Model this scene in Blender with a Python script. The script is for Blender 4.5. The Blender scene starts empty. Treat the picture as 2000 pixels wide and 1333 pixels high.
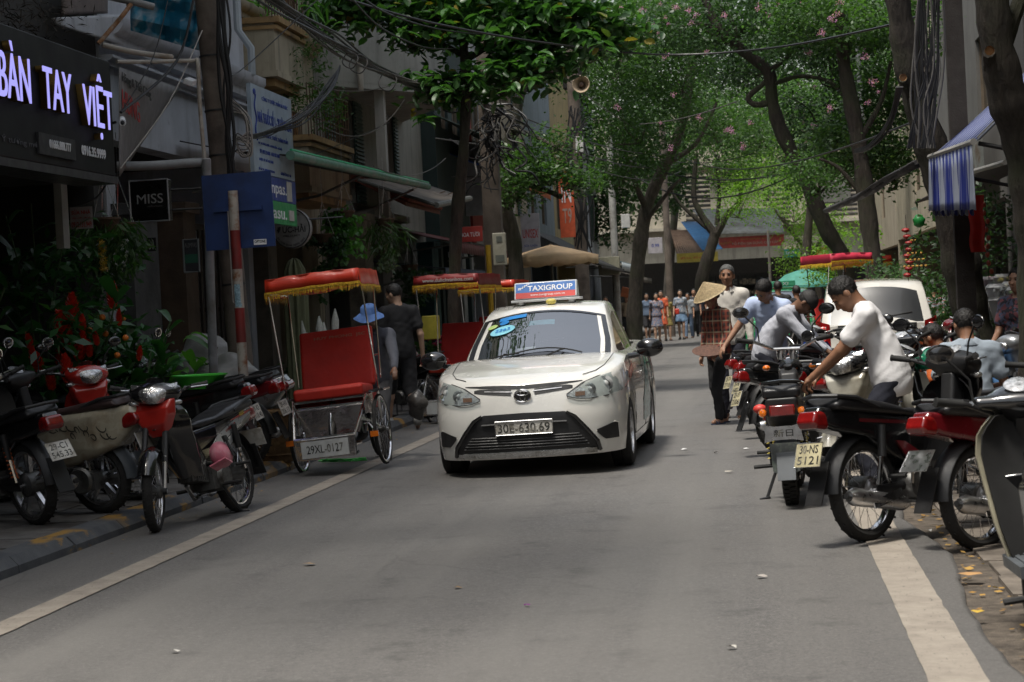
import bpy, bmesh, math, random
import numpy as np
from mathutils import Vector, Matrix, noise as mnoise
try:
 import openvdb
except Exception:
 openvdb = None
random.seed(7); np.random.seed(7)
S = bpy.context.scene
COL = S.collection
R_ = math.radians
PI = math.pi
# ------------------------------------------------------------ camera
FPX = 3900.0; EYE = 1.45
YAW = math.atan(480/FPX); PITCH = -math.atan(68/FPX); ROLL = R_(2.87)
cam_d = bpy.data.cameras.new('camera'); cam = bpy.data.objects.new('camera', cam_d); COL.objects.link(cam)
S.camera = cam
cam_d.sensor_width = 36; cam_d.lens = 36*FPX/2000
_f = Vector((-math.sin(YAW)*math.cos(PITCH), math.cos(YAW)*math.cos(PITCH), math.sin(PITCH)))
_r0 = Vector((math.cos(YAW), math.sin(YAW), 0)); _u0 = _r0.cross(_f)
_r = _r0*math.cos(ROLL) - _u0*math.sin(ROLL); _u = _r0*math.sin(ROLL) + _u0*math.cos(ROLL)
cam.matrix_world = Matrix(((_r.x, _u.x, -_f.x, 0), (_r.y, _u.y, -_f.y, 0), (_r.z, _u.z, -_f.z, EYE), (0, 0, 0, 1)))
cam_d.clip_start = 0.1; cam_d.clip_end = 3000
cam_d.dof.use_dof = True; cam_d.dof.focus_distance = 17.6; cam_d.dof.aperture_fstop = 7.1
# ------------------------------------------------------------ light
SUN_EL, SUN_AZ = R_(70), R_(-142)         # azimuth measured from +Y towards +X
world = bpy.data.worlds.new('World'); S.world = world; world.use_nodes = True
wn = world.node_tree; wn.nodes.clear()
sky = wn.nodes.new('ShaderNodeTexSky'); sky.sky_type = 'NISHITA'; sky.sun_disc = False
sky.sun_elevation = SUN_EL; sky.sun_rotation = SUN_AZ; sky.air_density = 1.6; sky.dust_density = 4; sky.ozone_density = 1
hs = wn.nodes.new('ShaderNodeHueSaturation'); hs.inputs['Saturation'].default_value = 0.45; hs.inputs['Value'].default_value = 1.0
bg = wn.nodes.new('ShaderNodeBackground'); bg.inputs['Strength'].default_value = 0.125
wo = wn.nodes.new('ShaderNodeOutputWorld')
wn.links.new(sky.outputs[0], hs.inputs['Color']); wn.links.new(hs.outputs[0], bg.inputs[0]); wn.links.new(bg.outputs[0], wo.inputs[0])
sun_d = bpy.data.lights.new('sun', 'SUN'); sun_d.energy = 2.7; sun_d.angle = R_(10); sun_d.color = (1, .95, .86)
sun = bpy.data.objects.new('sun', sun_d); COL.objects.link(sun)
_sd = Vector((math.cos(SUN_EL)*math.sin(SUN_AZ), math.cos(SUN_EL)*math.cos(SUN_AZ), math.sin(SUN_EL)))
sun.rotation_euler = _sd.to_track_quat('Z', 'Y').to_euler(); sun.location = (0, 0, 60)
S.view_settings.view_transform = 'Standard'; S.view_settings.look = 'None'
S.view_settings.exposure = 0.55; S.view_settings.gamma = 1; S.view_settings.use_curve_mapping = False
try:
 S.cycles.max_bounces = 6; S.cycles.diffuse_bounces = 3; S.cycles.glossy_bounces = 3
 S.cycles.transparent_max_bounces = 8; S.cycles.transmission_bounces = 4
 S.cycles.caustics_reflective = False; S.cycles.caustics_refractive = False
except Exception: pass
# ------------------------------------------------------------ places measured in the photograph
def _ray(px, py): return _f*FPX + _r*(px-1000) - _u*(py-666.5)
def G(px, py, z=0.0):
 d = _ray(px, py); t = (z-EYE)/d.z; return Vector((0, 0, EYE)) + d*t
def atX(px, py, X):
 d = _ray(px, py); return Vector((0, 0, EYE)) + d*(X/d.x)
def atY(px, py, Y):
 d = _ray(px, py); return Vector((0, 0, EYE)) + d*(Y/d.y)
# ------------------------------------------------------------ materials
_mats = {}
def _new(name):
 m = bpy.data.materials.new(name); m.use_nodes = True; nt = m.node_tree; nt.nodes.clear()
 out = nt.nodes.new('ShaderNodeOutputMaterial'); b = nt.nodes.new('ShaderNodeBsdfPrincipled')
 nt.links.new(b.outputs[0], out.inputs[0]); return m, nt, b, out
def ramp(nt, fac, stops):
 r = nt.nodes.new('ShaderNodeValToRGB'); e = r.color_ramp.elements
 while len(e) < len(stops): e.new(0.5)
 for i, (p, c) in enumerate(stops):
  e[i].position = p; e[i].color = (*c, 1) if len(c) == 3 else c
 nt.links.new(fac, r.inputs[0]); return r.outputs[0]
def mix(nt, fac, a, b, mode='MIX'):
 m = nt.nodes.new('ShaderNodeMix'); m.data_type = 'RGBA'; m.blend_type = mode
 for sock, v in ((m.inputs[0], fac), (m.inputs[6], a), (m.inputs[7], b)):
  if isinstance(v, (int, float)): sock.default_value = v
  elif isinstance(v, tuple): sock.default_value = (*v, 1) if len(v) == 3 else v
  else: nt.links.new(v, sock)
 return m.outputs[2]
def math_(nt, op, a, b=0.0):
 m = nt.nodes.new('ShaderNodeMath'); m.operation = op
 for s, v in ((m.inputs[0], a), (m.inputs[1], b)):
  if isinstance(v, (int, float)): s.default_value = v
  else: nt.links.new(v, s)
 return m.outputs[0]
def coords(nt, kind='Object', scale=(1, 1, 1), rot=(0, 0, 0)):
 t = nt.nodes.new('ShaderNodeTexCoord'); mp = nt.nodes.new('ShaderNodeMapping')
 mp.inputs['Scale'].default_value = scale; mp.inputs['Rotation'].default_value = rot
 if kind == 'World':
  g = nt.nodes.new('ShaderNodeNewGeometry'); nt.links.new(g.outputs['Position'], mp.inputs[0])
 else: nt.links.new(t.outputs[kind], mp.inputs[0])
 return mp.outputs[0]
def noise(nt, vec, scale, detail=4, rough=.55):
 n = nt.nodes.new('ShaderNodeTexNoise'); n.inputs['Scale'].default_value = scale
 n.inputs['Detail'].default_value = detail; n.inputs['Roughness'].default_value = rough
 nt.links.new(vec, n.inputs['Vector']); return n.outputs['Fac']
def bump(nt, b, h, strength=.3, dist=.01):
 n = nt.nodes.new('ShaderNodeBump'); n.inputs['Strength'].default_value = strength; n.inputs['Distance'].default_value = dist
 nt.links.new(h, n.inputs['Height']); nt.links.new(n.outputs[0], b.inputs['Normal'])
def mt(name, col=(.5, .5, .5), rough=.6, metal=0., var=.18, vs=6., bmp=0., bs=60., coat=0., dirt=None, dirt_s=2., spec=None, emit=None, es=0., trans=0., space='Object'):
 """general procedural material: base colour with mottling, optional dirt patches, fine relief"""
 if name in _mats: return _mats[name]
 m, nt, b, out = _new(name)
 v = coords(nt, space)
 n1 = noise(nt, v, vs, 5)
 lo = tuple(c*(1-var) for c in col); hi = tuple(min(1, c*(1+var)) for c in col)
 c = ramp(nt, n1, [(.3, lo), (.7, hi)])
 if dirt is not None:
  n2 = noise(nt, v, dirt_s, 7, .65); fac = ramp(nt, n2, [(.48, (0, 0, 0)), (.66, (1, 1, 1))])
  c = mix(nt, fac, c, dirt)
 nt.links.new(c, b.inputs['Base Color'])
 r = ramp(nt, noise(nt, v, vs*1.7, 4), [(.3, (max(0, rough-.08),)*3), (.7, (min(1, rough+.1),)*3)])
 nt.links.new(r, b.inputs['Roughness'])
 b.inputs['Metallic'].default_value = metal
 if coat: b.inputs['Coat Weight'].default_value = coat; b.inputs['Coat Roughness'].default_value = .06
 if spec is not None: b.inputs['Specular IOR Level'].default_value = spec
 if trans: b.inputs['Transmission Weight'].default_value = trans
 if emit: b.inputs['Emission Color'].default_value = (*emit, 1); b.inputs['Emission Strength'].default_value = es
 if bmp: bump(nt, b, noise(nt, v, bs, 4), bmp, .01)
 _mats[name] = m; return m
def wall_mat(name, col, streak=.55, dark=(.06, .055, .05)):
 """rendered wall with rain streaks and blotches"""
 if name in _mats: return _mats[name]
 m, nt, b, out = _new(name)
 v = coords(nt, 'World'); vs = coords(nt, 'World', (3.2, 3.2, .28))
 base = ramp(nt, noise(nt, v, 1.6, 6), [(.3, tuple(c*.72 for c in col)), (.7, col)])
 st = ramp(nt, noise(nt, vs, 1.5, 6, .6), [(.5, (0, 0, 0)), (.72, (streak,)*3)])
 c = mix(nt, st, base, dark)
 sp = ramp(nt, noise(nt, v, 9, 6, .7), [(.58, (0, 0, 0)), (.7, (.5, .5, .5))])
 c = mix(nt, sp, c, tuple(x*.5 for x in col))
 nt.links.new(c, b.inputs['Base Color']); b.inputs['Roughness'].default_value = .85
 bump(nt, b, noise(nt, v, 40, 5), .25, .01)
 _mats[name] = m; return m
def leaf_mat(name, c1=None, c2=None, c3=None, rough=.42, trans=.35):
 """leaves: colour varies from leaf to leaf, light shines through"""
 if name in _mats: return _mats[name]
 m, nt, b, out = _new(name)
 g = nt.nodes.new('ShaderNodeNewGeometry')
 stops = [(0, c1), (.8, c2)] + ([(.96, c2), (.992, c3)] if c3 else [])
 c = ramp(nt, g.outputs['Random Per Island'], stops)
 v = coords(nt, 'World'); c = mix(nt, ramp(nt, noise(nt, v, .8, 3), [(.35, (0, 0, 0)), (.65, (.5, .5, .5))]), c, tuple(x*1.5 for x in c2))
 nt.links.new(c, b.inputs['Base Color']); b.inputs['Roughness'].default_value = rough
 tr = nt.nodes.new('ShaderNodeBsdfTranslucent')
 c2_ = mix(nt, 1.0, c, (1.35, 1.7, .6), 'MULTIPLY'); nt.links.new(c2_, tr.inputs[0])
 ms = nt.nodes.new('ShaderNodeMixShader'); ms.inputs[0].default_value = trans
 nt.links.new(b.outputs[0], ms.inputs[1]); nt.links.new(tr.outputs[0], ms.inputs[2]); nt.links.new(ms.outputs[0], out.inputs[0])
 _mats[name] = m; return m
def glass_mat(name, tint=(.05, .06, .07), refl=1.9, see=.35, rough=.02):
 """window glass: see-through tinted pane with mirror-like coating"""
 if name in _mats: return _mats[name]
 m, nt, b, out = _new(name)
 b.inputs['Base Color'].default_value = (*tint, 1); b.inputs['Roughness'].default_value = .3
 tr = nt.nodes.new('ShaderNodeBsdfTransparent'); tr.inputs[0].default_value = (.7, .75, .76, 1)
 m1 = nt.nodes.new('ShaderNodeMixShader'); m1.inputs[0].default_value = see
 nt.links.new(b.outputs[0], m1.inputs[1]); nt.links.new(tr.outputs[0], m1.inputs[2])
 gl = nt.nodes.new('ShaderNodeBsdfGlossy'); gl.inputs['Roughness'].default_value = rough
 fr = nt.nodes.new('ShaderNodeFresnel'); fr.inputs[0].default_value = refl
 m2 = nt.nodes.new('ShaderNodeMixShader'); ge = nt.nodes.new('ShaderNodeNewGeometry'); nt.links.new(math_(nt, 'MULTIPLY', fr.outputs[0], math_(nt, 'SUBTRACT', 1.0, ge.outputs['Backfacing'])), m2.inputs[0])
 nt.links.new(m1.outputs[0], m2.inputs[1]); nt.links.new(gl.outputs[0], m2.inputs[2]); nt.links.new(m2.outputs[0], out.inputs[0])
 _mats[name] = m; return m
def bark_mat(name, col, moss=(.05, .06, .025)):
 if name in _mats: return _mats[name]
 m, nt, b, out = _new(name)
 v = coords(nt, 'World', (1, 1, .25)); w = coords(nt, 'World')
 n = noise(nt, v, 14, 7, .7)
 c = ramp(nt, n, [(.3, tuple(x*.35 for x in col)), (.55, col), (.8, tuple(x*1.6 for x in col))])
 c = mix(nt, ramp(nt, noise(nt, w, 1.7, 5), [(.45, (0, 0, 0)), (.7, (.7, .7, .7))]), c, moss)
 nt.links.new(c, b.inputs['Base Color']); b.inputs['Roughness'].default_value = .9
 bump(nt, b, n, 1.0, .07); _mats[name] = m; return m
# ------------------------------------------------------------ mesh helpers
def tag(o, label=None, cat=None, group=None, kind=None):
 if label: o['label'] = label
 if cat: o['category'] = cat
 if group: o['group'] = group
 if kind: o['kind'] = kind
 return o
def thing(name, label, cat, loc=(0, 0, 0), rotz=0.0, group=None, tilt=(0, 0)):
 o = bpy.data.objects.new(name, None); COL.objects.link(o); o.empty_display_size = .2
 o.location = loc; o.rotation_euler = (tilt[0], tilt[1], rotz)
 return tag(o, label, cat, group)
def link(name, me, mat=None, parent=None, loc=None, rot=None, scale=None):
 o = bpy.data.objects.new(name, me); COL.objects.link(o)
 if mat is not None and len(me.materials) == 0: me.materials.append(mat)
 if parent is not None: o.parent = parent
 if loc is not None: o.location = loc
 if rot is not None: o.rotation_euler = rot
 if scale is not None: o.scale = scale
 return o
def rotm(rx=0, ry=0, rz=0): return np.array((Matrix.Rotation(rz, 3, 'Z') @ Matrix.Rotation(ry, 3, 'Y') @ Matrix.Rotation(rx, 3, 'X')))
def mesh_np(name, v, f, smooth=True, angle=40):
 me = bpy.data.meshes.new(name); me.from_pydata([tuple(map(float, p)) for p in v], [], [tuple(map(int, q)) for q in f])
 if sum(p.normal.z*p.area for p in me.polygons) < 0: me.flip_normals()
 if smooth: me.shade_smooth(); me.set_sharp_from_angle(angle=R_(angle))
 return me
class MB:
 def __init__(s): s.v = []; s.f = []; s.mi = []; s.cur = 0; s.mats = []
 def mat(s, m):
  if m not in s.mats: s.mats.append(m)
  s.cur = s.mats.index(m); return s
 def add(s, vs, fs):
  n = len(s.v); s.v.extend([tuple(map(float, p)) for p in vs])
  s.f.extend([tuple(i+n for i in q) for q in fs]); s.mi.extend([s.cur]*len(fs)); return s
 def box(s, c, d, R=None, taper=1.0):
  h = np.array(d)/2.; vs = []
  for z in (-1, 1):
   k = taper if z > 0 else 1.0
   for x, y in ((-1, -1), (1, -1), (1, 1), (-1, 1)): vs.append((x*h[0]*k, y*h[1]*k, z*h[2]))
  vs = np.array(vs)
  if R is not None: vs = vs @ np.array(R).T
  return s.add(vs+np.array(c), [(0, 3, 2, 1), (4, 5, 6, 7), (0, 1, 5, 4), (1, 2, 6, 5), (2, 3, 7, 6), (3, 0, 4, 7)])
 def tube(s, pts, r, n=8, cap=True, squash=None):
  P = [Vector(p) for p in pts]; k = len(P)
  rs = list(r) if hasattr(r, '__len__') else [r]*k
  base = len(s.v); prev = None; vs = []
  for i in range(k):
   t = (P[min(i+1, k-1)]-P[max(i-1, 0)])
   t = t.normalized() if t.length > 1e-9 else Vector((0, 0, 1))
   if prev is None:
    a = Vector((0, 0, 1)) if abs(t.z) < .9 else Vector((1, 0, 0)); x = t.cross(a).normalized()
   else:
    x = prev - t*prev.dot(t); x = x.normalized() if x.length > 1e-6 else t.orthogonal().normalized()
   prev = x; y = t.cross(x)
   for j in range(n):
    a = 2*PI*j/n; vs.append(P[i]+x*(math.cos(a)*rs[i])+y*(math.sin(a)*rs[i]*(squash or 1)))
  fs = []
  for i in range(k-1):
   for j in range(n):
    j2 = (j+1) % n; fs.append((i*n+j, i*n+j2, (i+1)*n+j2, (i+1)*n+j))
  if cap: fs.append(tuple(range(n-1, -1, -1))); fs.append(tuple((k-1)*n+j for j in range(n)))
  return s.add(vs, fs)
 def lathe(s, prof, c=(0, 0, 0), axis='z', n=24, a0=0, a1=2*PI, R=None):
  """prof: list of (radius, height along axis)"""
  full = abs(a1-a0-2*PI) < 1e-6; m = n if full else n+1; vs = []
  for (r, h) in prof:
   for j in range(m):
    a = a0+(a1-a0)*j/n; ca, sa = r*math.cos(a), r*math.sin(a)
    vs.append({'z': (ca, sa, h), 'x': (h, ca, sa), 'y': (ca, h, sa)}[axis])
  vs = np.array(vs)
  if R is not None: vs = vs @ np.array(R).T
  fs = []
  for i in range(len(prof)-1):
   for j in range(n):
    j2 = (j+1) % m; q = (i*m+j, i*m+j2, (i+1)*m+j2, (i+1)*m+j); fs.append(q if axis != 'y' else q[::-1])
  return s.add(vs+np.array(c), fs)
 def ell(s, c, r, n=12, m=8, R=None, zlo=-1.0, zhi=1.0):
  r = (r, r, r) if not hasattr(r, '__len__') else r; vs = []; fs = []
  a0, a1 = math.asin(zlo), math.asin(zhi)
  for i in range(m+1):
   a = a0+(a1-a0)*i/m
   for j in range(n):
    b = 2*PI*j/n; vs.append((r[0]*math.cos(a)*math.cos(b), r[1]*math.cos(a)*math.sin(b), r[2]*math.sin(a)))
  vs = np.array(vs)
  if R is not None: vs = vs @ np.array(R).T
  for i in range(m):
   for j in range(n): j2 = (j+1) % n; fs.append((i*n+j, i*n+j2, (i+1)*n+j2, (i+1)*n+j))
  return s.add(vs+np.array(c), fs)
 def prism(s, poly, h0, h1, axis='z', R=None, c=(0, 0, 0)):
  """extrude polygon; axis z: poly=(x,y); x: (y,z); y: (x,z)"""
  def P(a, b, h): return {'z': (a, b, h), 'x': (h, a, b), 'y': (a, h, b)}[axis]
  n = len(poly); vs = np.array([P(a, b, h0) for a, b in poly]+[P(a, b, h1) for a, b in poly], float)
  if R is not None: vs = vs @ np.array(R).T
  fs = [tuple(range(n)), tuple(range(2*n-1, n-1, -1))]+[((i+1) % n, i, n+i, n+(i+1) % n) for i in range(n)]
  return s.add(vs+np.array(c), fs)
 def grid(s, P, closed_u=False):
  """P[i][j] points"""
  P = np.array(P, float); a, b = P.shape[:2]; fs = []
  for i in range(a-1):
   for j in range(b if closed_u else b-1): j2 = (j+1) % b; fs.append((i*b+j, i*b+j2, (i+1)*b+j2, (i+1)*b+j))
  return s.add(P.reshape(-1, 3), fs)
 def mesh(s, name, smooth=True, angle=40, fix=True):
  me = bpy.data.meshes.new(name); me.from_pydata(s.v, [], s.f)
  for m in s.mats: me.materials.append(m)
  if len(s.mats) > 1: me.polygons.foreach_set('material_index', s.mi)
  if fix:
   bm = bmesh.new(); bm.from_mesh(me); bmesh.ops.recalc_face_normals(bm, faces=bm.faces); bm.to_mesh(me); bm.free()
  if smooth:
   me.shade_smooth()
   try: me.set_sharp_from_angle(angle=R_(angle))
   except Exception: pass
  return me
 def build(s, name, mat=None, parent=None, smooth=True, angle=40, fix=True, **kw):
  me = s.mesh(name, smooth, angle, fix)
  if mat is not None and not s.mats: me.materials.append(mat)
  return link(name, me, None, parent, **kw)
def bevel(o, w=.01, seg=2):
 m = o.modifiers.new('bevel', 'BEVEL'); m.width = w; m.segments = seg; m.limit_method = 'ANGLE'; m.angle_limit = R_(40); return o
def text_obj(name, body, size_w, size_h, mat, parent=None, mtx=None, extrude=.002, align='CENTER', bold=0.0, shear=0.0, spacing=1.0):
 """flat lettering in the local XZ plane (facing -Y), scaled to size_w x size_h"""
 c = bpy.data.curves.new(name, 'FONT'); c.body = body; c.align_x = 'CENTER'; c.align_y = 'CENTER'
 c.extrude = extrude; c.offset = bold; c.resolution_u = 3; c.shear = shear; c.space_character = spacing
 o = bpy.data.objects.new(name, c); COL.objects.link(o)
 dg = bpy.context.evaluated_depsgraph_get(); me = bpy.data.meshes.new_from_object(o.evaluated_get(dg))
 bpy.data.objects.remove(o); bpy.data.curves.remove(c)
 n = len(me.vertices)
 if n == 0: return None
 a = np.empty(n*3, np.float32); me.vertices.foreach_get('co', a); a = a.reshape(-1, 3)
 lo, hi = a.min(0), a.max(0); w, h = hi[0]-lo[0], hi[1]-lo[1]
 a[:, 0] = (a[:, 0]-(lo[0]+hi[0])/2)*size_w/w; a[:, 1] = (a[:, 1]-(lo[1]+hi[1])/2)*size_h/h
 b = np.stack([a[:, 0], a[:, 2]*1.0, a[:, 1]], 1); b[:, 1] *= -1
 if mtx is not None:
  M_ = np.array(mtx); b = b @ M_[:3, :3].T + M_[:3, 3]
 me.vertices.foreach_set('co', b.astype(np.float32).ravel()); me.update()
 me.materials.clear(); me.materials.append(mat)
 return link(name, me, None, parent)
# ------------------------------------------------------------ implicit solids (people, fairings, cars)
def vdb_mesh(f, lo, hi, vox, name='body', adapt=0.0, smooth_it=0):
 lo = np.array(lo, float)-2*vox; hi = np.array(hi, float)+2*vox
 n = np.ceil((hi-lo)/vox).astype(int)+1
 xs = (lo[0]+vox*np.arange(n[0])).astype(np.float32)[:, None, None]
 ys = (lo[1]+vox*np.arange(n[1])).astype(np.float32)[None, :, None]
 zs = (lo[2]+vox*np.arange(n[2])).astype(np.float32)[None, None, :]
 d = np.broadcast_to(f(xs, ys, zs), tuple(n)).astype(np.float32)
 d = np.clip(d, -3*vox, 3*vox)
 g = openvdb.FloatGrid(3*vox); g.copyFromArray(np.ascontiguousarray(d))
 pts, tri, quad = g.convertToPolygons(0.0, adapt)
 pts = pts*vox+lo
 me = bpy.data.meshes.new(name)
 nt_, nq = len(tri), len(quad)
 quad = quad[:, ::-1]; tri = tri[:, ::-1]
 me.vertices.add(len(pts)); me.vertices.foreach_set('co', pts.astype(np.float32).ravel())
 me.loops.add(nt_*3+nq*4); me.loops.foreach_set('vertex_index', np.concatenate([tri.ravel(), quad.ravel()]).astype(np.int32))
 me.polygons.add(nt_+nq)
 st = np.concatenate([np.arange(nt_)*3, nt_*3+np.arange(nq)*4]).astype(np.int32)
 me.polygons.foreach_set('loop_start', st)
 me.update(calc_edges=True); me.validate()
 if smooth_it:
  bm = bmesh.new(); bm.from_mesh(me)
  for _ in range(smooth_it): bmesh.ops.smooth_vert(bm, verts=bm.verts, factor=.5, use_axis_x=True, use_axis_y=True, use_axis_z=True)
  bm.to_mesh(me); bm.free()
 me.shade_smooth(); return me
def smin(a, b, k):
 if k <= 0: return np.minimum(a, b)
 h = np.clip(.5+.5*(b-a)/k, 0, 1); return b*(1-h)+a*h-k*h*(1-h)
def smax(a, b, k): return -smin(-a, -b, k)
def s_cap(x, y, z, a, b, r1, r2):
 """tapered capsule"""
 ax, ay, az = a; bx, by, bz = b[0]-ax, b[1]-ay, b[2]-az
 L = bx*bx+by*by+bz*bz+1e-9
 t = np.clip(((x-ax)*bx+(y-ay)*by+(z-az)*bz)/L, 0, 1)
 return np.sqrt((x-ax-t*bx)**2+(y-ay-t*by)**2+(z-az-t*bz)**2)-(r1+(r2-r1)*t)
def s_ell(x, y, z, c, r, R=None):
 X, Y, Z = x-c[0], y-c[1], z-c[2]
 if R is not None:
  R = np.array(R); X, Y, Z = (R[0, 0]*X+R[1, 0]*Y+R[2, 0]*Z), (R[0, 1]*X+R[1, 1]*Y+R[2, 1]*Z), (R[0, 2]*X+R[1, 2]*Y+R[2, 2]*Z)
 k0 = np.sqrt((X/r[0])**2+(Y/r[1])**2+(Z/r[2])**2)
 k1 = np.sqrt((X/r[0]**2)**2+(Y/r[1]**2)**2+(Z/r[2]**2)**2)+1e-6
 return k0*(k0-1)/k1
def s_box(x, y, z, c, h, r=0.0, R=None):
 X, Y, Z = x-c[0], y-c[1], z-c[2]
 if R is not None:
  R = np.array(R); X, Y, Z = (R[0, 0]*X+R[1, 0]*Y+R[2, 0]*Z), (R[0, 1]*X+R[1, 1]*Y+R[2, 1]*Z), (R[0, 2]*X+R[1, 2]*Y+R[2, 2]*Z)
 qx, qy, qz = np.abs(X)-h[0]+r, np.abs(Y)-h[1]+r, np.abs(Z)-h[2]+r
 return np.sqrt(np.maximum(qx, 0)**2+np.maximum(qy, 0)**2+np.maximum(qz, 0)**2)+np.minimum(np.maximum(qx, np.maximum(qy, qz)), 0)-r
# ============================================================ SETTING: ground
def asphalt():
 m, nt, b, out = _new('asphalt')
 v = coords(nt, 'World')
 fine = mix(nt, .5, noise(nt, v, 130, 5, .75), noise(nt, v, 42, 6, .8))
 big = noise(nt, coords(nt, 'World', (1, .35, 1)), .9, 5)
 c = ramp(nt, fine, [(.36, (.03, .029, .028)), (.47, (.10, .096, .092)), (.57, (.16, .153, .147)), (.66, (.36, .35, .335))])
 c = mix(nt, ramp(nt, big, [(.35, (0, 0, 0)), (.7, (.5,)*3)]), c, (.125, .118, .112))
 st = ramp(nt, noise(nt, v, 2.3, 8, .7), [(.55, (0, 0, 0)), (.66, (.6,)*3)]); c = mix(nt, st, c, (.052, .05, .048))
 # worn wheel tracks, lengthwise
 tr = ramp(nt, noise(nt, coords(nt, 'World', (1.6, .05, 1)), 1.2, 4), [(.42, (0, 0, 0)), (.66, (.6,)*3)]); c = mix(nt, tr, c, (.165, .158, .148))
 vo = nt.nodes.new('ShaderNodeTexVoronoi'); vo.feature = 'DISTANCE_TO_EDGE'; vo.inputs['Scale'].default_value = .55
 wv = nt.nodes.new('ShaderNodeMix'); wv.data_type = 'VECTOR'; wv.inputs[0].default_value = .12
 nz = nt.nodes.new('ShaderNodeTexNoise'); nz.inputs['Scale'].default_value = 3; nt.links.new(v, nz.inputs['Vector'])
 nt.links.new(v, wv.inputs[4]); nt.links.new(nz.outputs['Color'], wv.inputs[5]); nt.links.new(wv.outputs[1], vo.inputs['Vector'])
 ck = ramp(nt, vo.outputs['Distance'], [(0.0, (.25,)*3), (.006, (0, 0, 0))])
 ck = mix(nt, ramp(nt, noise(nt, v, .35, 2), [(.5, (0, 0, 0)), (.6, (1, 1, 1))]), (0, 0, 0), ck)
 c = mix(nt, ck, c, (.02, .02, .02))
 nt.links.new(c, b.inputs['Base Color'])
 nt.links.new(ramp(nt, big, [(.3, (.62,)*3), (.7, (.82,)*3)]), b.inputs['Roughness'])
 bump(nt, b, fine, .55, .006); return m
def paint_mat():
 m, nt, b, out = _new('road_paint')
 v = coords(nt, 'World')
 c = ramp(nt, noise(nt, v, 5, 6, .7), [(.3, (.22, .19, .16)), (.7, (.36, .32, .27))])
 w = ramp(nt, noise(nt, coords(nt, 'World', (6, 1.2, 1)), 9, 8, .75), [(.58, (0, 0, 0)), (.66, (.85,)*3)])
 c = mix(nt, w, c, (.10, .09, .082)); nt.links.new(c, b.inputs['Base Color']); b.inputs['Roughness'].default_value = .75
 bump(nt, b, noise(nt, v, 120, 4), .4, .004); return m
M_ASPH = asphalt(); M_PAINT = paint_mat()
M_DIRT = mt('bare_ground', (.10, .085, .07), .9, vs=3, bmp=.5, bs=40, space='World')
M_SLAB = mt('paving_stone', (.135, .128, .12), .8, vs=7, var=.25, bmp=.5, bs=55, dirt=(.07, .06, .052), dirt_s=2.2, space='World')
def kerb_mat():
 m, nt, b, out = _new('kerb_paint')
 v = coords(nt, 'World')
 c = ramp(nt, noise(nt, v, 6, 6), [(.3, (.07, .075, .085)), (.7, (.12, .125, .13))])
 yl = ramp(nt, noise(nt, coords(nt, 'World', (1, .42, 1)), 4.2, 7, .62), [(.50, (0, 0, 0)), (.57, (.85,)*3)])
 yl = mix(nt, ramp(nt, noise(nt, coords(nt, 'World', (.1, 1, 1)), .75, 1), [(.42, (0, 0, 0)), (.5, (1, 1, 1))]), (0, 0, 0), yl)
 c = mix(nt, yl, c, (.42, .23, .035)); nt.links.new(c, b.inputs['Base Color']); b.inputs['Roughness'].default_value = .8
 bump(nt, b, noise(nt, v, 60, 4), .5, .006); return m
M_KERB = kerb_mat()
g = MB(); g.box((0, 60, -.12), (600, 700, .1)); tag(g.build('ground', M_DIRT), kind='structure')
# carriageway with a ragged right edge
XL, XR = -4.45, .92
P = []
for i in range(420):
 y = -6+i*.25 if i < 160 else 34+(i-160)*.35
 e = XR+.05*math.sin(y*1.3)+.07*mnoise.noise((y*1.7, 3.1, 0))+.035*mnoise.noise((y*6.3, 1.1, 0))
 P.append([(XL, y, 0), (-1.7, y, 0.012), (e-.03, y, 0), (e, y, -.012), (e+.01, y, -.09)])
rd = MB(); rd.grid(P); tag(rd.build('road', M_ASPH, angle=70, fix=False), kind='structure')
g = MB(); g.box((8, 98, -.03), (90, 12, .05)); tag(g.build('cross_street', M_ASPH), kind='structure')
def edge_line(x, w, seed):
 P = []
 for i in range(560):
  y = -4+i*.16; a = .008*mnoise.noise((y*5, seed, 0)); c = .008*mnoise.noise((y*5, seed+9, 0))
  z = .0045+.012*(1-abs(x+1.7)/2.75) if True else 0
  P.append([(x-w/2+a, y, z+.002), (x+w/2+c, y, z+.002)])
 b = MB(); b.grid(P); return tag(b.build('road_edge_line', M_PAINT, fix=False), kind='structure')
for (px, py, w, h, m_) in ((1335, 701, .95, .035, mt('joint_tar', (.02, .02, .02), .7)),):
 p = G(px, py); q = MB(); q.add([(w*math.cos(a)*(1+.25*math.sin(a*3+px)), h*math.sin(a)*(1+.3*math.cos(a*5+px)), 0) for a in np.linspace(0, 2*PI, 24, endpoint=False)], [tuple(range(24))])
 tag(q.build('road_mark', m_, loc=(p.x, p.y, .0165)), kind='structure')
edge_line(-3.72, .17, 1.0); edge_line(.665, .215, 4.0)
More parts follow.
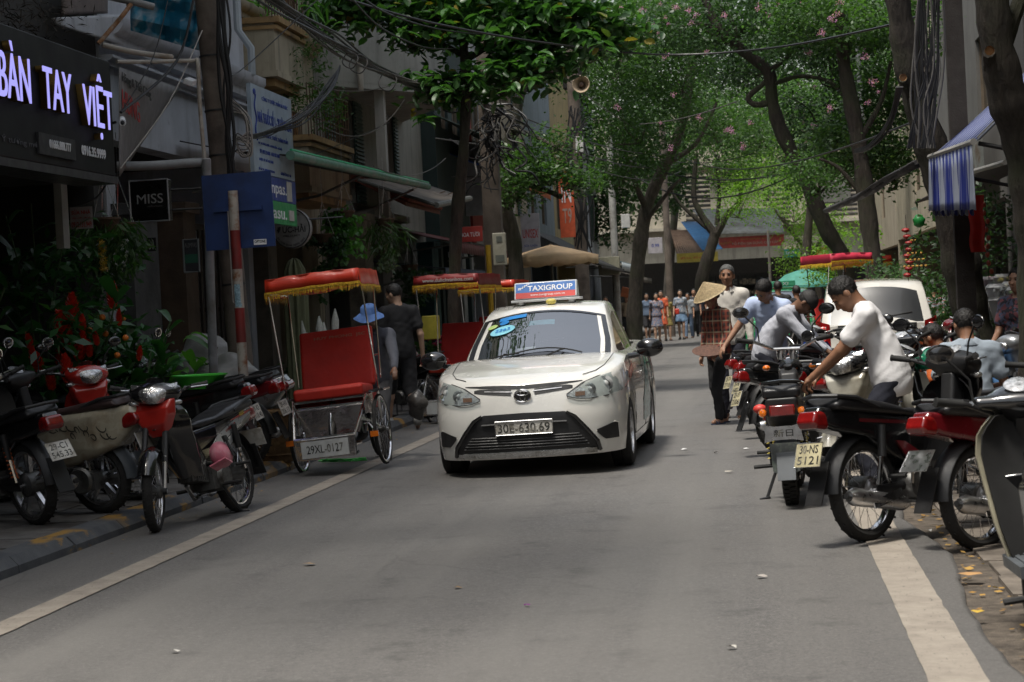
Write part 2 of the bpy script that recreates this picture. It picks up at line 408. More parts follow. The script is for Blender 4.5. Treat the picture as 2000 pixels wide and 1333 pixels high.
# left pavement: bed, kerb stones, slabs
pav = MB(); pav.box((-6.6, 45, .03), (3.9, 104, .06)); left_pav = tag(pav.build('pavement', M_DIRT), kind='structure')
kb = MB()
kb.prism([(-.12, -.06), (.11, -.06), (.1, .045), (.045, .1), (-.12, .105)], -.49, .49, 'y')
kerb_me = kb.mesh('kerb_stone', angle=30); kerb_me.materials.append(M_KERB)
for i in range(62):
 o = link('kerb_stone', kerb_me, None, left_pav, loc=(-4.56+random.uniform(-.008, .008), -2+i, random.uniform(-.006, .004)))
sb = MB(); sb.box((0, 0, 0), (.486, .486, .05)); slab_me = sb.mesh('paving_slab'); slab_me.materials.append(M_SLAB)
for i in range(34):
 for j in range(5):
  link('paving_slab', slab_me, None, left_pav, loc=(-4.92-j*.495, 8.2+i*.495+(.25 if j % 2 else 0), .075+random.uniform(-.004, .006)),
    rot=(random.uniform(-.006, .006), random.uniform(-.006, .006), random.choice((0, 1, 2, 3))*PI/2))
g = MB(); g.box((-6.4, 62, .065), (3.4, 72, .05)); link('paving_bed', g.mesh('paving_bed'), M_SLAB, left_pav)
# right pavement
pav = MB(); pav.box((5.5, 40, -.075), (9.2, 100, .05)); right_pav = tag(pav.build('pavement', M_DIRT), kind='structure')
sb = MB(); sb.box((0, 0, 0), (.79, .59, .06)); slab2 = sb.mesh('paving_slab'); slab2.materials.append(mt('pavement_concrete', (.17, .145, .12), .85, vs=4, var=.3, bmp=.4, bs=50, dirt=(.08, .066, .052), dirt_s=2.5, space='World'))
for i in range(26):
 for j in range(4):
  link('paving_slab', slab2, None, right_pav, loc=(1.52+j*.8+(.0 if i % 2 else .02), 5.6+i*.6, -.045+random.uniform(-.006, .006)), rot=(random.uniform(-.01, .01), random.uniform(-.01, .01), 0))
g = MB(); g.box((3.8, 55, -.05), (5.6, 66, .045)); link('paving_bed', g.mesh('paving_bed'), slab2.materials[0], right_pav)
# the gutter strip between asphalt and slabs
g = MB(); g.box((1.0, 30, -.055), (.5, 70, .04)); tag(g.build('gutter', mt('gutter_grit', (.10, .082, .065), .95, vs=12, var=.5, bmp=.9, bs=90, space='World')), kind='structure')
# ============================================================ BUILDINGS
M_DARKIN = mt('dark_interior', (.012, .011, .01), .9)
M_GLASSW = glass_mat('shop_glass', (.01, .012, .014), 1.5, .2, .05)
def holes_wall(mb, plane, x0, th, a0, a1, z0, z1, holes):
 """wall slab with rectangular openings. plane 'x': faces +-X, a = y; plane 'y': faces -Y, a = x"""
 A = sorted({a0, a1, *[h[0] for h in holes], *[h[1] for h in holes]}); Z = sorted({z0, z1, *[h[2] for h in holes], *[h[3] for h in holes]})
 A = [a for a in A if a0 <= a <= a1]; Z = [z for z in Z if z0 <= z <= z1]
 for i in range(len(A)-1):
  j = 0
  while j < len(Z)-1:
   am = (A[i]+A[i+1])/2
   def inh(k): zm = (Z[k]+Z[k+1])/2; return any(h[0] < am < h[1] and h[2] < zm < h[3] for h in holes)
   if inh(j): j += 1; continue
   k = j
   while k+1 < len(Z)-1 and not inh(k+1): k += 1
   c = (x0, am, (Z[j]+Z[k+1])/2); d = (th, A[i+1]-A[i], Z[k+1]-Z[j])
   if plane == 'y': c = (am, x0, c[2]); d = (d[1], th, d[2])
   mb.box(c, d); j = k+1
def building(name, label, X, Y0, Y1, H, mat, windows=(), shop=(0.15, 2.9), side=-1, depth=7, shutter_mat=None, frame_mat=None, cornices=(), pier=.3, win_shut=False, bars=False, shop_mat=None):
 """side -1: left row (street face looks to +X); +1: right row. windows: (ya, yb, za, zb)"""
 t = thing(name, label, 'building', (X, Y0, 0)); L = Y1-Y0; s = side
 w = MB(); th = .25
 hs = [(a-Y0, b-Y0, c, d) for a, b, c, d in windows]
 shp = [(pier, L-pier, -.1, shop[1])] if shop else []
 holes_wall(w, 'x', s*th/2, th, 0, L, 0, H, hs+shp)
 w.box((s*(depth/2+th/2), .1, H/2), (depth-th, .2, H)); w.box((s*(depth/2+th/2), L-.1, H/2), (depth-th, .2, H))
 w.box((s*(depth-.1), L/2, H/2), (.2, L-.4, H)); w.box((s*(depth/2+th/2), L/2, H-.1), (depth-th-.2, L-.4, .2))
 w.build('wall', mat, t)
 if shop:
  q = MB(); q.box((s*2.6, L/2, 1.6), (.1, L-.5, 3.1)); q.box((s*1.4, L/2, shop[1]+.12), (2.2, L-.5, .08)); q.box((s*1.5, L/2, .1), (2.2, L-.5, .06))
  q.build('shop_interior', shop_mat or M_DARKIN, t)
 fm = frame_mat or mt('old_window_frame', (.12, .09, .06), .7)
 for (a, b, c, d) in hs:
  fr = MB(); k = .05
  for (cy, cz, dy, dz) in (((a+b)/2, c+k/2, b-a, k), ((a+b)/2, d-k/2, b-a, k), (a+k/2, (c+d)/2, k, d-c-2*k), (b-k/2, (c+d)/2, k, d-c-2*k), ((a+b)/2, (c+d)/2, k, d-c-2*k)):
   fr.box((s*.1, cy, cz), (.06, dy, dz))
  f = fr.build('window', fm, t)
  p = MB(); p.box((s*.13, (a+b)/2, (c+d)/2), (.02, b-a-.1, d-c-.1)); p.build('pane', M_GLASSW, f)
  if win_shut:
   for (ya, yb) in ((a-(b-a)*.46, a-.02), (b+.02, b+(b-a)*.46)):
    sh = MB(); sm = shutter_mat or mt('shutter_green', (.03, .06, .05), .6)
    sh.box((-s*.03, (ya+yb)/2, (c+d)/2), (.02, yb-ya, d-c))
    nsl = int((d-c)/.07)
    for q in range(nsl): sh.box((-s*.05, (ya+yb)/2, c+.04+q*.07), (.03, yb-ya-.06, .04), rotm(0, .5*s, 0))
    sh.build('shutter', sm, t)
  if bars:
   br = MB()
   for q in range(int((b-a)/.13)+1): br.tube([(-s*.02, a+q*.13, c), (-s*.02, a+q*.13, d)], .009, 5)
   br.build('window_bars', mt('rusty_iron', (.09, .05, .03), .8), t)
 for (z, h, out) in cornices:
  cn = MB(); cn.prism([(0, z), (-s*out*.5, z), (-s*out*.55, z+h*.35), (-s*out*.8, z+h*.45), (-s*out, z+h*.7), (-s*out, z+h), (0, z+h)], -.02, L+.02, 'y')
  cn.build('cornice', mat, t)
 return t
W_WHITE = wall_mat('wall_white', (.55, .57, .61), .35); W_YEL = wall_mat('wall_yellow', (.42, .37, .27), .65); W_GREY = wall_mat('wall_grey', (.26, .25, .22), .5)
W_DARK = wall_mat('wall_dark', (.06, .058, .055), .4); W_BEIGE = wall_mat('wall_beige', (.36, .31, .23), .6); W_GREEN = wall_mat('wall_darkgreen', (.018, .035, .033), .3)  # W_DARK is simply a near-black wall tone
W_RED = wall_mat('wall_redpaint', (.28, .035, .025), .4); W_OCH = wall_mat('wall_ochre', (.34, .26, .12), .6); W_PAN = wall_mat('wall_panel', (.33, .33, .34), .3); W_BLUEG = wall_mat('wall_bluegrey', (.2, .24, .27), .4)
b1 = building('florist_shophouse', 'dark shop front behind the lit black sign at the left edge', -6.6, 6, 19.9, 13.5, W_DARK, [(15.5, 17, 4.9, 6.3)], shop=(0, 3.0))
b2 = building('white_shophouse', 'white painted house with moulded cornice behind the concrete pole', -6.6, 20.0, 26.0, 13, W_WHITE, [(21, 22.2, 4.9, 6.3), (23.3, 24.6, 5.2, 6.6)], shop=(0, 3.4), cornices=[(4.35, .28, .28), (4.15, .1, .15)])
b3 = building('yellow_house', 'cream and ochre house with stained balconies and potted plants', -6.9, 26.05, 31.6, 12.5, W_YEL, [(26.6, 27.8, 3.9, 5.0), (29.2, 30.6, 3.5, 4.6), (28, 30.5, 6.1, 7.6)], shop=(0, 3.0), bars=True, cornices=[(5.6, .2, .2)], frame_mat=mt('ochre_frame', (.45, .25, .08), .7))
b4 = building('grey_balcony_house', 'grey rendered house with a faceted balcony and green shutters', -6.9, 31.65, 42.0, 12, W_GREY, [(37.6, 38.5, 3.85, 5.9), (33.0, 34.6, 3.4, 5.2), (34, 37, 7, 8.8)], shop=(0, 3.1), win_shut=True)
b5 = building('dark_green_house', 'house with dark green sheet wall and brown upper windows', -6.6, 42.05, 46.6, 12, W_GREEN, [(43, 44, 5.4, 6.8), (44.6, 45.8, 5.4, 6.8)], shop=(0, 2.9))
b6 = building('red_and_white_shophouse', 'narrow white house with red painted edges between the street trees', -6.6, 46.65, 51.5, 12, W_PAN, [(47.5, 49.5, 5.5, 7)], shop=(0, 3))
b7 = building('beige_townhouse', 'tall beige townhouse with shuttered windows behind the tangled cable pole', -6.6, 51.55, 59, 12, W_BEIGE, [(52.5, 53.8, 4, 6), (55, 56.4, 4, 6), (53, 56, 7, 9)], shop=(0, 3), win_shut=True)
b8 = building('blue_grey_townhouse', 'blue grey townhouse behind the beige parasol', -6.6, 59.05, 67, 11, W_BLUEG, [(60, 61.5, 4, 5.6), (63, 64.5, 4, 5.6)], shop=(0, 3))
b9 = building('ochre_townhouse', 'ochre townhouse far down the left row', -6.6, 67.05, 78, 10, W_OCH, [(68, 70, 4, 5.8), (72, 74, 4, 5.8)], shop=(0, 3))
b10 = building('white_corner_house', 'pale corner house at the end of the left row', -6.6, 78.05, 86, 10, W_WHITE, [(80, 81.5, 4, 6), (83, 84.5, 4, 6)], shop=(0, 3), win_shut=True)
# red edges of the narrow house, storefront fillers
rp = MB(); rp.box((.03, .35, 5), (.06, .5, 4)); rp.box((.03, 4.5, 5), (.06, .35, 4)); rp.box((.03, 2.4, 3.6), (.06, 3.6, .5)); rp.build('red_band', W_RED, b6)
# grey house: faceted balcony, white column, little tiled roof
bal = MB(); PB = [(-.05, 1.0), (1.35, 3.2), (1.35, 5.3), (.0, 8.2)]
for (xa, ya), (xb, yb) in zip(PB[:-1], PB[1:]):
 n = Vector((yb-ya, xa-xb, 0)).normalized()*.06
 for z0, z1 in ((5.35, 6.25),):
  vs = [(xa, ya, z0), (xb, yb, z0), (xb, yb, z1), (xa, ya, z1)]; vs += [(p[0]-n.x*2, p[1]-n.y*2, p[2]) for p in vs]
  bal.add(vs, [(0, 1, 2, 3), (7, 6, 5, 4), (0, 4, 5, 1), (1, 5, 6, 2), (2, 6, 7, 3), (3, 7, 4, 0)])
bal.prism([(x, y) for x, y in PB], 5.27, 5.36, 'z'); bal.build('balcony', wall_mat('balcony_render', (.33, .33, .30), .35), b4)
rl = MB()
for (xa, ya), (xb, yb) in zip(PB[:-1], PB[1:]):
 k = int(math.hypot(xb-xa, yb-ya)/.14)
 for i in range(k+1): x, y = xa+(xb-xa)*i/k-.06, ya+(yb-ya)*i/k; rl.tube([(x, y, 6.25), (x, y, 7.0)], .012, 5)
 for z in (6.95, 7.0): rl.tube([(xa-.06, ya, z), (xb-.06, yb, z)], .015, 5)
rl.build('balcony_railing', mt('dark_iron', (.02, .02, .022), .6, .4), b4)
cl = MB(); cl.box((.62, 2.4, 2.65), (.16, .2, 5.3)); cl.build('column', wall_mat('column_white', (.5, .48, .45), .3), b4)
tr_ = MB(); tr_.prism([(0, 3.95), (.95, 3.35), (.95, 3.28), (0, 3.8)], 2.6, 6.4, 'y'); rt = tr_.build('tiled_roof', mt('roof_tile_bed', (.16, .05, .03), .8), b4)
tl = MB(); tl.tube([(-.02, 0, 0), (.36, 0, -.215)], .055, 8, True, .6); tl_me = tl.mesh('roof_tile'); tl_me.materials.append(mt('terracotta', (.33, .09, .05), .8, var=.3, dirt=(.08, .05, .04), dirt_s=5))
for i in range(27):
 for j in range(3): link('roof_tile', tl_me, None, rt, loc=(.02+j*.31, 2.66+i*.14, 3.985-j*.195))
gd = MB(); gd.box((.2, 4.5, 3.2), (.34, 3.6, .12)); gd.box((.1, 4.5, 3.08), (.2, 3.6, .14)); gd.build('eaves', W_GREY, b4)
# yellow house: two balcony boxes and planters
for (y0, y1, z0, z1, ox) in ((.5, 2.2, 4.8, 5.45, .6), (1.8, 4.6, 3.3, 3.95, .7)):
 bb = MB(); bb.box((ox-.05, (y0+y1)/2, (z0+z1)/2), (.1, y1-y0, z1-z0)); bb.box((ox/2-.051, y0+.05, (z0+z1)/2), (ox-.1, .1, z1-z0)); bb.box((ox/2-.051, y1-.05, (z0+z1)/2), (ox-.1, .1, z1-z0))
 bb.box((ox/2, (y0+y1)/2, z0-.04), (ox+.06, y1-y0+.06, .08)); o = bb.build('balcony', W_YEL, b3)
 cb = MB(); cb.box((ox/2+.02, (y0+y1)/2, z1+.04), (ox+.14, y1-y0+.12, .08)); cb.box((ox/2+.01, (y0+y1)/2, z1-.06), (ox+.08, y1-y0+.06, .05)); cb.box((ox/2, (y0+y1)/2, z0-.14), (ox-.1, y1-y0-.2, .1)); cb.build('coping', mt('ochre_trim', (.33, .21, .09), .7, dirt=(.12, .08, .05)), o)
ir = MB()
for i in range(14):
 ir.tube([(.62, .0+i*.17, 5.5), (.62, i*.17, 7.0)], .008, 4)
for z in (5.9, 6.5, 7.0): ir.tube([(.62, 0, z), (.62, 2.3, z)], .01, 4)
for i in range(16): ir.tube([(.74, 1.7+i*.19, 4.0), (.74, 1.7+i*.19, 4.75)], .008, 4)
for z in (4.3, 4.75): ir.tube([(.74, 1.7, z), (.74, 4.6, z)], .01, 4)
ir.build('iron_grille', mt('rusty_iron', (.09, .05, .03), .8), b3)
# white house: grille box and drain pipe
wg = MB()
for i in range(9): wg.tube([(.35, 5.0+i*.11, 3.3), (.35, 5.0+i*.11, 4.1)], .009, 4)
for z in (3.3, 3.7, 4.1): wg.tube([(.35, 4.95, z), (.35, 5.95, z)], .01, 4)
for i in range(4):
 c = [(.35, 5.11+i*.24+.08*math.cos(a), 3.95+.08*math.sin(a)) for a in np.linspace(0, 2*PI, 11)]; wg.tube(c, .008, 4)
wg.build('window_grille', mt('white_iron', (.5, .5, .48), .6, dirt=(.2, .12, .07)), b2)
dp = MB(); dp.tube([(.12, 5.3, 8), (.12, 5.3, 5.2), (.28, 5.3, 4.95), (.28, 5.3, 4.6)], .05, 8); dp.build('drain_pipe', mt('grey_pipe', (.28, .31, .33), .4, var=.1), b2)
# ground-floor clutter of the left row: shop fronts with panels, columns, goods
for k, (y, w_, z0, z1, col, lab) in enumerate([
  (20.6, .9, .1, 2.6, (.06, .06, .06), 'grey door pier with meters right of the small black sign'),
  (22.3, .5, .1, 2.7, (.07, .045, .028), 'brown timber door post behind the striped sign post'),
  (26.2, .5, .1, 3.0, (.09, .075, .055), 'rough brown wall pier left of the round sign'),
  (33.0, .7, .1, 3.0, (.24, .21, .17), 'stone faced pier under the green edged awning'),
  (40.0, .8, .1, 2.7, (.03, .09, .10), 'teal painted shutter behind the man in black'),
  (44.0, .5, .1, 2.6, (.25, .25, .24), 'pale door frame beside the dark green house')]):
 p = MB(); p.box((0, 0, (z0+z1)/2), (.3, w_, z1-z0)); p.box((.02, 0, z1+.06), (.36, w_+.08, .12)); o = p.build('wall_pier', mt('pier%d' % k, col, .8, vs=3, var=.35, bmp=.4, dirt=tuple(c*.4 for c in col), space='World'), loc=(-6.55, y, 0)); tag(o, lab, 'pillar')
def gate(y, w_, h, col, lab, X=-6.9):
 t = thing('folding_gate', lab, 'gate', (X, y, .1)); n = int(w_/.11)
 s_ = MB(); s_.box((0, 0, 0), (.03, .05, h)); me = s_.mesh('gate_slat'); me.materials.append(mt('gate_'+lab[:6], col, .6, .3))
 for i in range(n): link('gate_slat', me, None, t, loc=(.02 if i % 2 else 0, i*.11, h/2))
 r = MB(); r.box((-.03, w_/2, h+.04), (.06, w_, .08)); r.box((-.03, w_/2, .3), (.02, w_, .05)); r.box((-.03, w_/2, h*.6), (.02, w_, .05)); r.build('rail', mt('gate_'+lab[:6], col, .6, .3), t); return t
gate(22.7, 3.0, 2.5, (.055, .045, .04), 'dark brown folding metal gate behind the red and white post')
gate(20.9, 1.2, 2.5, (.03, .03, .032), 'blackened narrow folding gate under the small black sign')
gate(46.9, 2.4, 2.4, (.07, .065, .06), 'grey folding gate of the narrow white house')
# far end of the street: building across the junction
Y9 = 104
jt = thing('junction_shophouse', 'two storey beige building with louvred window facing down the street', 'building', (-4, Y9, 0))
w = MB(); W9 = [(.6, 1.9, 4.6, 7.8), (4.6, 6.0, 5.2, 7), (8, 9.4, 5.2, 7), (12, 13.4, 5.2, 7), (-6, -4.5, 5, 7)]
holes_wall(w, 'y', .15, .3, -9, 26, 0, 11, W9+[(-8, 25, -.1, 3.3)]); w.box((8.5, 4, 5.5), (35, .3, 11)); w.build('wall', wall_mat('wall_far', (.46, .42, .34), .45), jt)
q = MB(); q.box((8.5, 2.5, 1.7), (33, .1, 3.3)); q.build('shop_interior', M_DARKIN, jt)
for (a, b_, c, d) in W9:
 fr = MB(); sl = mt('louvre', (.05, .05, .05), .7)
 for i in range(int((d-c)/.24)): fr.box(((a+b_)/2, .1, c+.12+i*.24), (b_-a, .1, .12), rotm(.5, 0, 0))
 fr.build('louvre', sl, jt)
fs = MB(); fs.box((8.5, -.4, 5.0), (35, .8, .15)); fs.box((8.5, -.3, 8.2), (35, .6, .15)); fs.build('ledge', wall_mat('wall_far', (.5, .46, .36), .45), jt)
# the street goes on behind the camera (seen in glass and chrome)
for (x, y0, y1, h, m_, sd, lab) in ((-7, -16, 5.9, 12, W_GREY, -1, 'grey house on the left behind the viewpoint'), (-7, -40, -16.1, 11, W_OCH, -1, 'ochre house farther back on the left'), (4.4, -14, 11.9, 12, W_BEIGE, 1, 'beige house on the right behind the viewpoint'), (4.6, -40, -14.1, 10, W_BLUEG, 1, 'blue grey house farther back on the right')):
 building('rear_shophouse', lab, x, y0, y1, h, m_, [(y0+3, y0+5, 4, 6), (y0+9, y0+11, 4, 6), (y1-5, y1-3, 4, 6)], shop=(0, 3), side=sd)
q = MB(); q.box((-1, -46, 5), (30, 8, 10)); tag(q.build('rear_end_house', W_DARK), 'dark house closing the street behind the viewpoint', 'building')
# right row
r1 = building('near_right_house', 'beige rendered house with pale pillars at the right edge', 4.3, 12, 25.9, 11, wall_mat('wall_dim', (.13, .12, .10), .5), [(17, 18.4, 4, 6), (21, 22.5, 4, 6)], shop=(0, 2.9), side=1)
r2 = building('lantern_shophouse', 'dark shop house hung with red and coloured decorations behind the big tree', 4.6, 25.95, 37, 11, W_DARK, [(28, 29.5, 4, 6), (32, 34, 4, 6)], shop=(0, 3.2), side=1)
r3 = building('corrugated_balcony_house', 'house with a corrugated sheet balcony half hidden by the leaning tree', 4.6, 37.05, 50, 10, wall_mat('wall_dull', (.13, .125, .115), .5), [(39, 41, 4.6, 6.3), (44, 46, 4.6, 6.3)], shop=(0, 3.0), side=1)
r4 = building('far_right_house', 'pale house behind the flowering trees on the right', 4.8, 50.05, 68, 10, W_YEL, [(52, 54, 4.2, 6.2), (58, 60, 4.2, 6.2)], shop=(0, 3), side=1)
r5 = building('far_right_corner_house', 'weathered corner house at the far end of the right row', 5.2, 68.05, 90, 9, W_BEIGE, [(72, 74, 4.2, 6.2), (80, 82, 4.2, 6.2)], shop=(0, 3), side=1)
for i, (x, y, lab) in enumerate([(3.25, 22.6, 'beige concrete pillar at the right edge with electric wires'), (3.95, 25.0, 'stained square pillar behind the big tree trunk')]):
 p = MB(); p.box((0, 0, 2.3), (.3, .3, 4.6)); p.box((0, 0, 2.38), (.5, .42, .26)); p.box((0, 0, .15), (.4, .4, .3)); tag(p.build('pillar', wall_mat('pillar_beige', (.30, .26, .19), .4), loc=(x, y, 0)), lab, 'pillar')
ub = MB(); ub.box((0, 0, 0), (.6, 1.3, .14)); ub.box((-.3, 0, .2), (.05, 1.3, .5)); o = ub.build('concrete_ledge', wall_mat('pillar_beige', (.33, .28, .2), .4), loc=(4.0, 22.8, 2.85)); tag(o, 'concrete ledge over the shop door at the right edge', 'ledge')
# corrugated sheet balcony on the right
cb = thing('corrugated_balcony', 'grey corrugated sheet balcony on brackets right of the leaning tree', 'balcony', (4.3, 38, 3.6))
pp = []
for i in range(61): y = i*.1; pp.append([(-.0+.025*math.cos(i*PI), y, -.1), (.025*math.cos(i*PI), y, .95)])
c_ = MB(); c_.grid(pp); o = c_.build('sheet', mt('zinc_sheet', (.2, .21, .2), .6, .4, dirt=(.12, .08, .05)), cb, smooth=False); so = o.modifiers.new('s', 'SOLIDIFY'); so.thickness = .01
c_ = MB(); c_.box((.5, 3, -.16), (1.1, 6.1, .1)); c_.build('floor_slab', W_DARK, cb)
# ============================================================ CARS
M_RUB = mt('tyre_rubber', (.022, .021, .02), .85, vs=20, bmp=.3, bs=80)
M_CHR = mt('chrome', (.75, .75, .76), .12, 1., var=.05, vs=10)
M_STEEL = mt('brushed_steel', (.55, .55, .56), .3, 1., vs=12, var=.2)
M_BLK = mt('black_plastic', (.018, .018, .019), .45, vs=9, var=.3)
M_BLKM = mt('black_matt', (.012, .012, .012), .8)
M_GBLK = mt('gloss_black', (.012, .012, .013), .12, coat=.8, var=.2)
M_REDL = mt('red_lens', (.20, .007, .007), .12, coat=1, var=.25, vs=30)
M_ORL = mt('orange_lens', (.75, .17, .01), .15, coat=1)
M_CLR = glass_mat('clear_lens', (.5, .5, .5), 1.5, .9, .03)
M_PLATE = mt('plate_white', (.62, .60, .55), .45, dirt=(.3, .27, .22), dirt_s=7)
M_PLATEY = mt('plate_yellowed', (.52, .47, .30), .45, dirt=(.3, .27, .18), dirt_s=7)
M_INK = mt('plate_ink', (.02, .02, .02), .6, dirt=(.25, .24, .2), dirt_s=14)
def wheel_mb(R, w, rim_r, side=1):
 """car wheel, axis x; outer face towards side*x"""
 t = MB().mat(M_RUB); hw = w/2
 t.lathe([(rim_r, -hw*.9), (R*.9, -hw), (R*.975, -hw*.86), (R, -hw*.6), (R, -hw*.1), (R-.008, -hw*.08), (R-.008, hw*.08), (R, hw*.1), (R, hw*.6), (R*.975, hw*.86), (R*.9, hw), (rim_r, hw*.9)], axis='x', n=40)
 r = MB().mat(M_STEEL); s = side
 r.lathe([(rim_r+.004, s*hw*.93), (rim_r-.012, s*hw*.9), (rim_r-.02, s*hw*.3), (rim_r-.02, -s*hw*.7)], axis='x', n=36)
 for k in range(8):
  a = 2*PI*k/8; R0 = rotm(a, 0, 0); r.box(np.array(R0) @ np.array((s*hw*.6, 0, rim_r*.55)), (.03, .035, rim_r*.8), R0)
 r.lathe([(.0, s*hw*.8), (.05, s*hw*.75), (.06, s*hw*.4)], axis='x', n=16)
 r.mat(M_BLKM); r.lathe([(0, s*hw*.05), (rim_r-.02, s*hw*.05)], axis='x', n=24)
 return t, r
class Shell:
 """car body as a wrapped plan outline (t runs back from the camera-side bumper) with a height field on top"""
 def __init__(s, **k): s.__dict__.update(k)
 def ws(s, z): return np.interp(z, *zip(*s.tumble))
 def toff(s, z): return np.interp(z, *zip(*s.face))
 def F(s, x, z): return float(np.interp(abs(x)/s.ws(z), *zip(*s.plan))+s.toff(z))
 def W(s, t, z): return float(np.interp(t, *zip(*s.sidew))*s.ws(z))
 def Hd(s, x, t): return float(np.interp(t, *zip(*s.hood))-s.crown*x*x)
 def lower(s, mat):
  L = s.L; front = [(x*1., float(np.interp(x, *zip(*s.plan)))) for x in (0, .1, .2, .3, .4, .48, .55, .6, .65, .69, .72, .75, .77, .79, .81, .825, .838, .845)]
  k = s.hw/.85; front = [(x*k, t) for x, t in front]
  tl = front[-1][1]; side = [(float(np.interp(t, *zip(*s.sidew))), t) for t in np.linspace(tl+.12, L-.5, 26)]
  rear = [(s.hw*q, L-r) for q, r in ((.985, .36), (.96, .24), (.92, .16), (.84, .09), (.7, .04), (.5, .015), (.25, .003), (0, 0))]
  C = front+side+rear; rows = []
  fr = s.fracs
  for q in fr:
   row = []
   for (x, t) in C:
    zt = s.Hd(x, min(max(t, .05), L-.05))-.02; z = s.zb+(zt-s.zb)*q
    fw = max(0, 1-t/1.0); rw = max(0, 1-(L-t)/.8)
    row.append((x*s.ws(z), t+s.toff(z)*fw-(s.toff(z)*.8)*rw, z))
   rows.append(row)
  def inset(d, dz):
   row = []
   zt0 = rows[-1]
   for (x, t, z) in zt0:
    tt = t+(L/2-t)/abs(L/2-t+1e-6)*d*(1 if (t < 1 or t > L-1) else .0); xx = x*(1-d/s.hw*1.1); row.append((xx, tt, max(z, s.Hd(xx, tt)+dz)))
   return row
  rows.append(inset(.025, -.010)); rows.append(inset(.07, 0))
  m = len(C); mb = MB(); R = []
  for row in rows: R.append([(x, t, z) for x, t, z in row]+[(-x, t, z) for x, t, z in row[-2:0:-1]])
  # ring: centre front -> +x side -> centre rear -> -x side
  mb.grid(R, closed_u=True)
  n = 2*m-2; base = (len(R)-1)*n
  K = 12; ids = []
  top = R[-1]
  for i in range(1, m-1):
   a = top[i]; b = top[n-i]; line = [base+i]
   for j in range(1, K):
    f = j/K; x = a[0]+(b[0]-a[0])*f; mb.v.append((x, a[1], s.Hd(x, a[1]))); line.append(len(mb.v)-1)
   line.append(base+n-i); ids.append(line)
  for p, q in zip(ids[:-1], ids[1:]):
   for j in range(K): mb.f.append((p[j], p[j+1], q[j+1], q[j])); mb.mi.append(0)
  mb.f.append(tuple([base]+ids[0])); mb.f.append(tuple([base+m-1]+ids[-1][::-1])); mb.mi += [0, 0]
  mb.f.append(tuple(range(n))); mb.mi.append(0)
  me = mb.mesh('body', smooth=False); me.materials.append(mat)
  return me
 def cut(s, me, wheels, R, mat, drop=None):
  o = bpy.data.objects.new('tmp', me); COL.objects.link(o); cs = []
  for (x, t) in wheels:
   c = MB(); c.lathe([(0, -.3), (R, -.3), (R, .3), (0, .3)], c=(x, t, s.wz), axis='x', n=40); co = c.build('tmpc', M_BLKM, smooth=False); cs.append(co)
   b = o.modifiers.new('b', 'BOOLEAN'); b.object = co; b.solver = 'EXACT'; b.operation = 'DIFFERENCE'
  dg = bpy.context.evaluated_depsgraph_get(); m2 = bpy.data.meshes.new_from_object(o.evaluated_get(dg))
  for c in cs: bpy.data.objects.remove(c)
  bpy.data.objects.remove(o)
  bm = bmesh.new(); bm.from_mesh(m2)
  if drop: bmesh.ops.delete(bm, geom=[f for f in bm.faces if drop(f.calc_center_median(), f.normal)], context='FACES')
  bm.to_mesh(m2); bm.free()
  m2.materials.clear(); m2.materials.append(mat); m2.shade_smooth(); m2.set_sharp_from_angle(angle=R_(38)); return m2
 def zt(s, x, t):
  c = s.curv*(x/.7)**2; tt = t-c if t < s.tmid else t+c*.7
  return float(np.interp(tt, *zip(*s.roof)))-.03*(x/.55)**2
 def cabin(s, ts, glass_rows, side_rows, rear_rows, K=14, S=8):
  """returns list rows of points, and cell classes"""
  rows = []
  for t in ts:
   wb = float(np.interp(t, *zip(*s.cabw))); xc = wb*.8
   for _ in range(12): xc = wb-(s.zt(xc, t)-s.belt)*s.lean
   zc = s.zt(xc, t); row = []
   for j in range(S): f = j/S; z = s.belt-.06+(zc-.03-(s.belt-.06))*f; row.append((wb-(z-s.belt)*s.lean, t, z))
   row.append((xc-.001, t, zc-.014)); row.append((xc-.022, t, s.zt(xc-.022, t)+.001))
   for j in range(1, K): x = (xc-.022)*(1-2*j/K); row.append((x, t, s.zt(x, t)))
   row += [(-x, t, z) for x, t, z in row[:S+2][::-1]]
   rows.append(row)
  body = MB(); fs = {'body': [], 'windshield': [], 'side': [], 'rear': []}
  n = len(rows[0])
  for i in range(len(ts)-1):
   tm = (ts[i]+ts[i+1])/2
   for j in range(n-1):
    jj = min(j, n-2-j); cls = 'body'
    if jj >= S+2 and glass_rows[0] < tm < glass_rows[1]: cls = 'windshield'
    elif jj >= S+2 and rear_rows and rear_rows[0] < tm < rear_rows[1]: cls = 'rear'
    elif 1 <= jj < S-1 and any(a < tm < b for a, b in side_rows): cls = 'side'
    fs[cls].append((i*n+j, i*n+j+1, (i+1)*n+j+1, (i+1)*n+j))
  V = [p for r in rows for p in r]; out = {}
  for k, ff in fs.items():
   if not ff: continue
   use = sorted({i for f in ff for i in f}); mp = {u: i for i, u in enumerate(use)}
   out[k] = ([V[u] for u in use], [tuple(mp[i] for i in f) for f in ff])
  return out, rows
 def patch(s, mb, x0, x1, top, bot, off, n=14, m=5, th=.012, back=None):
  """raised panel on the camera-side face between two curves z(x)"""
  P = []
  for j in range(m+1):
   row = []
   for i in range(n+1):
    x = x0+(x1-x0)*i/n; zt_, zb_ = np.interp(abs(x), *zip(*top)), np.interp(abs(x), *zip(*bot)); z = zb_+(zt_-zb_)*j/m
    row.append((x, s.F(x, z)-off, z))
   P.append(row)
  mb.grid(P)
  edge = P[0]+[r[-1] for r in P[1:-1]]+P[-1][::-1]+[r[0] for r in P[1:-1][::-1]]
  mb.grid([edge, [(x, t+off+th, z) for x, t, z in edge]], closed_u=True); return mb
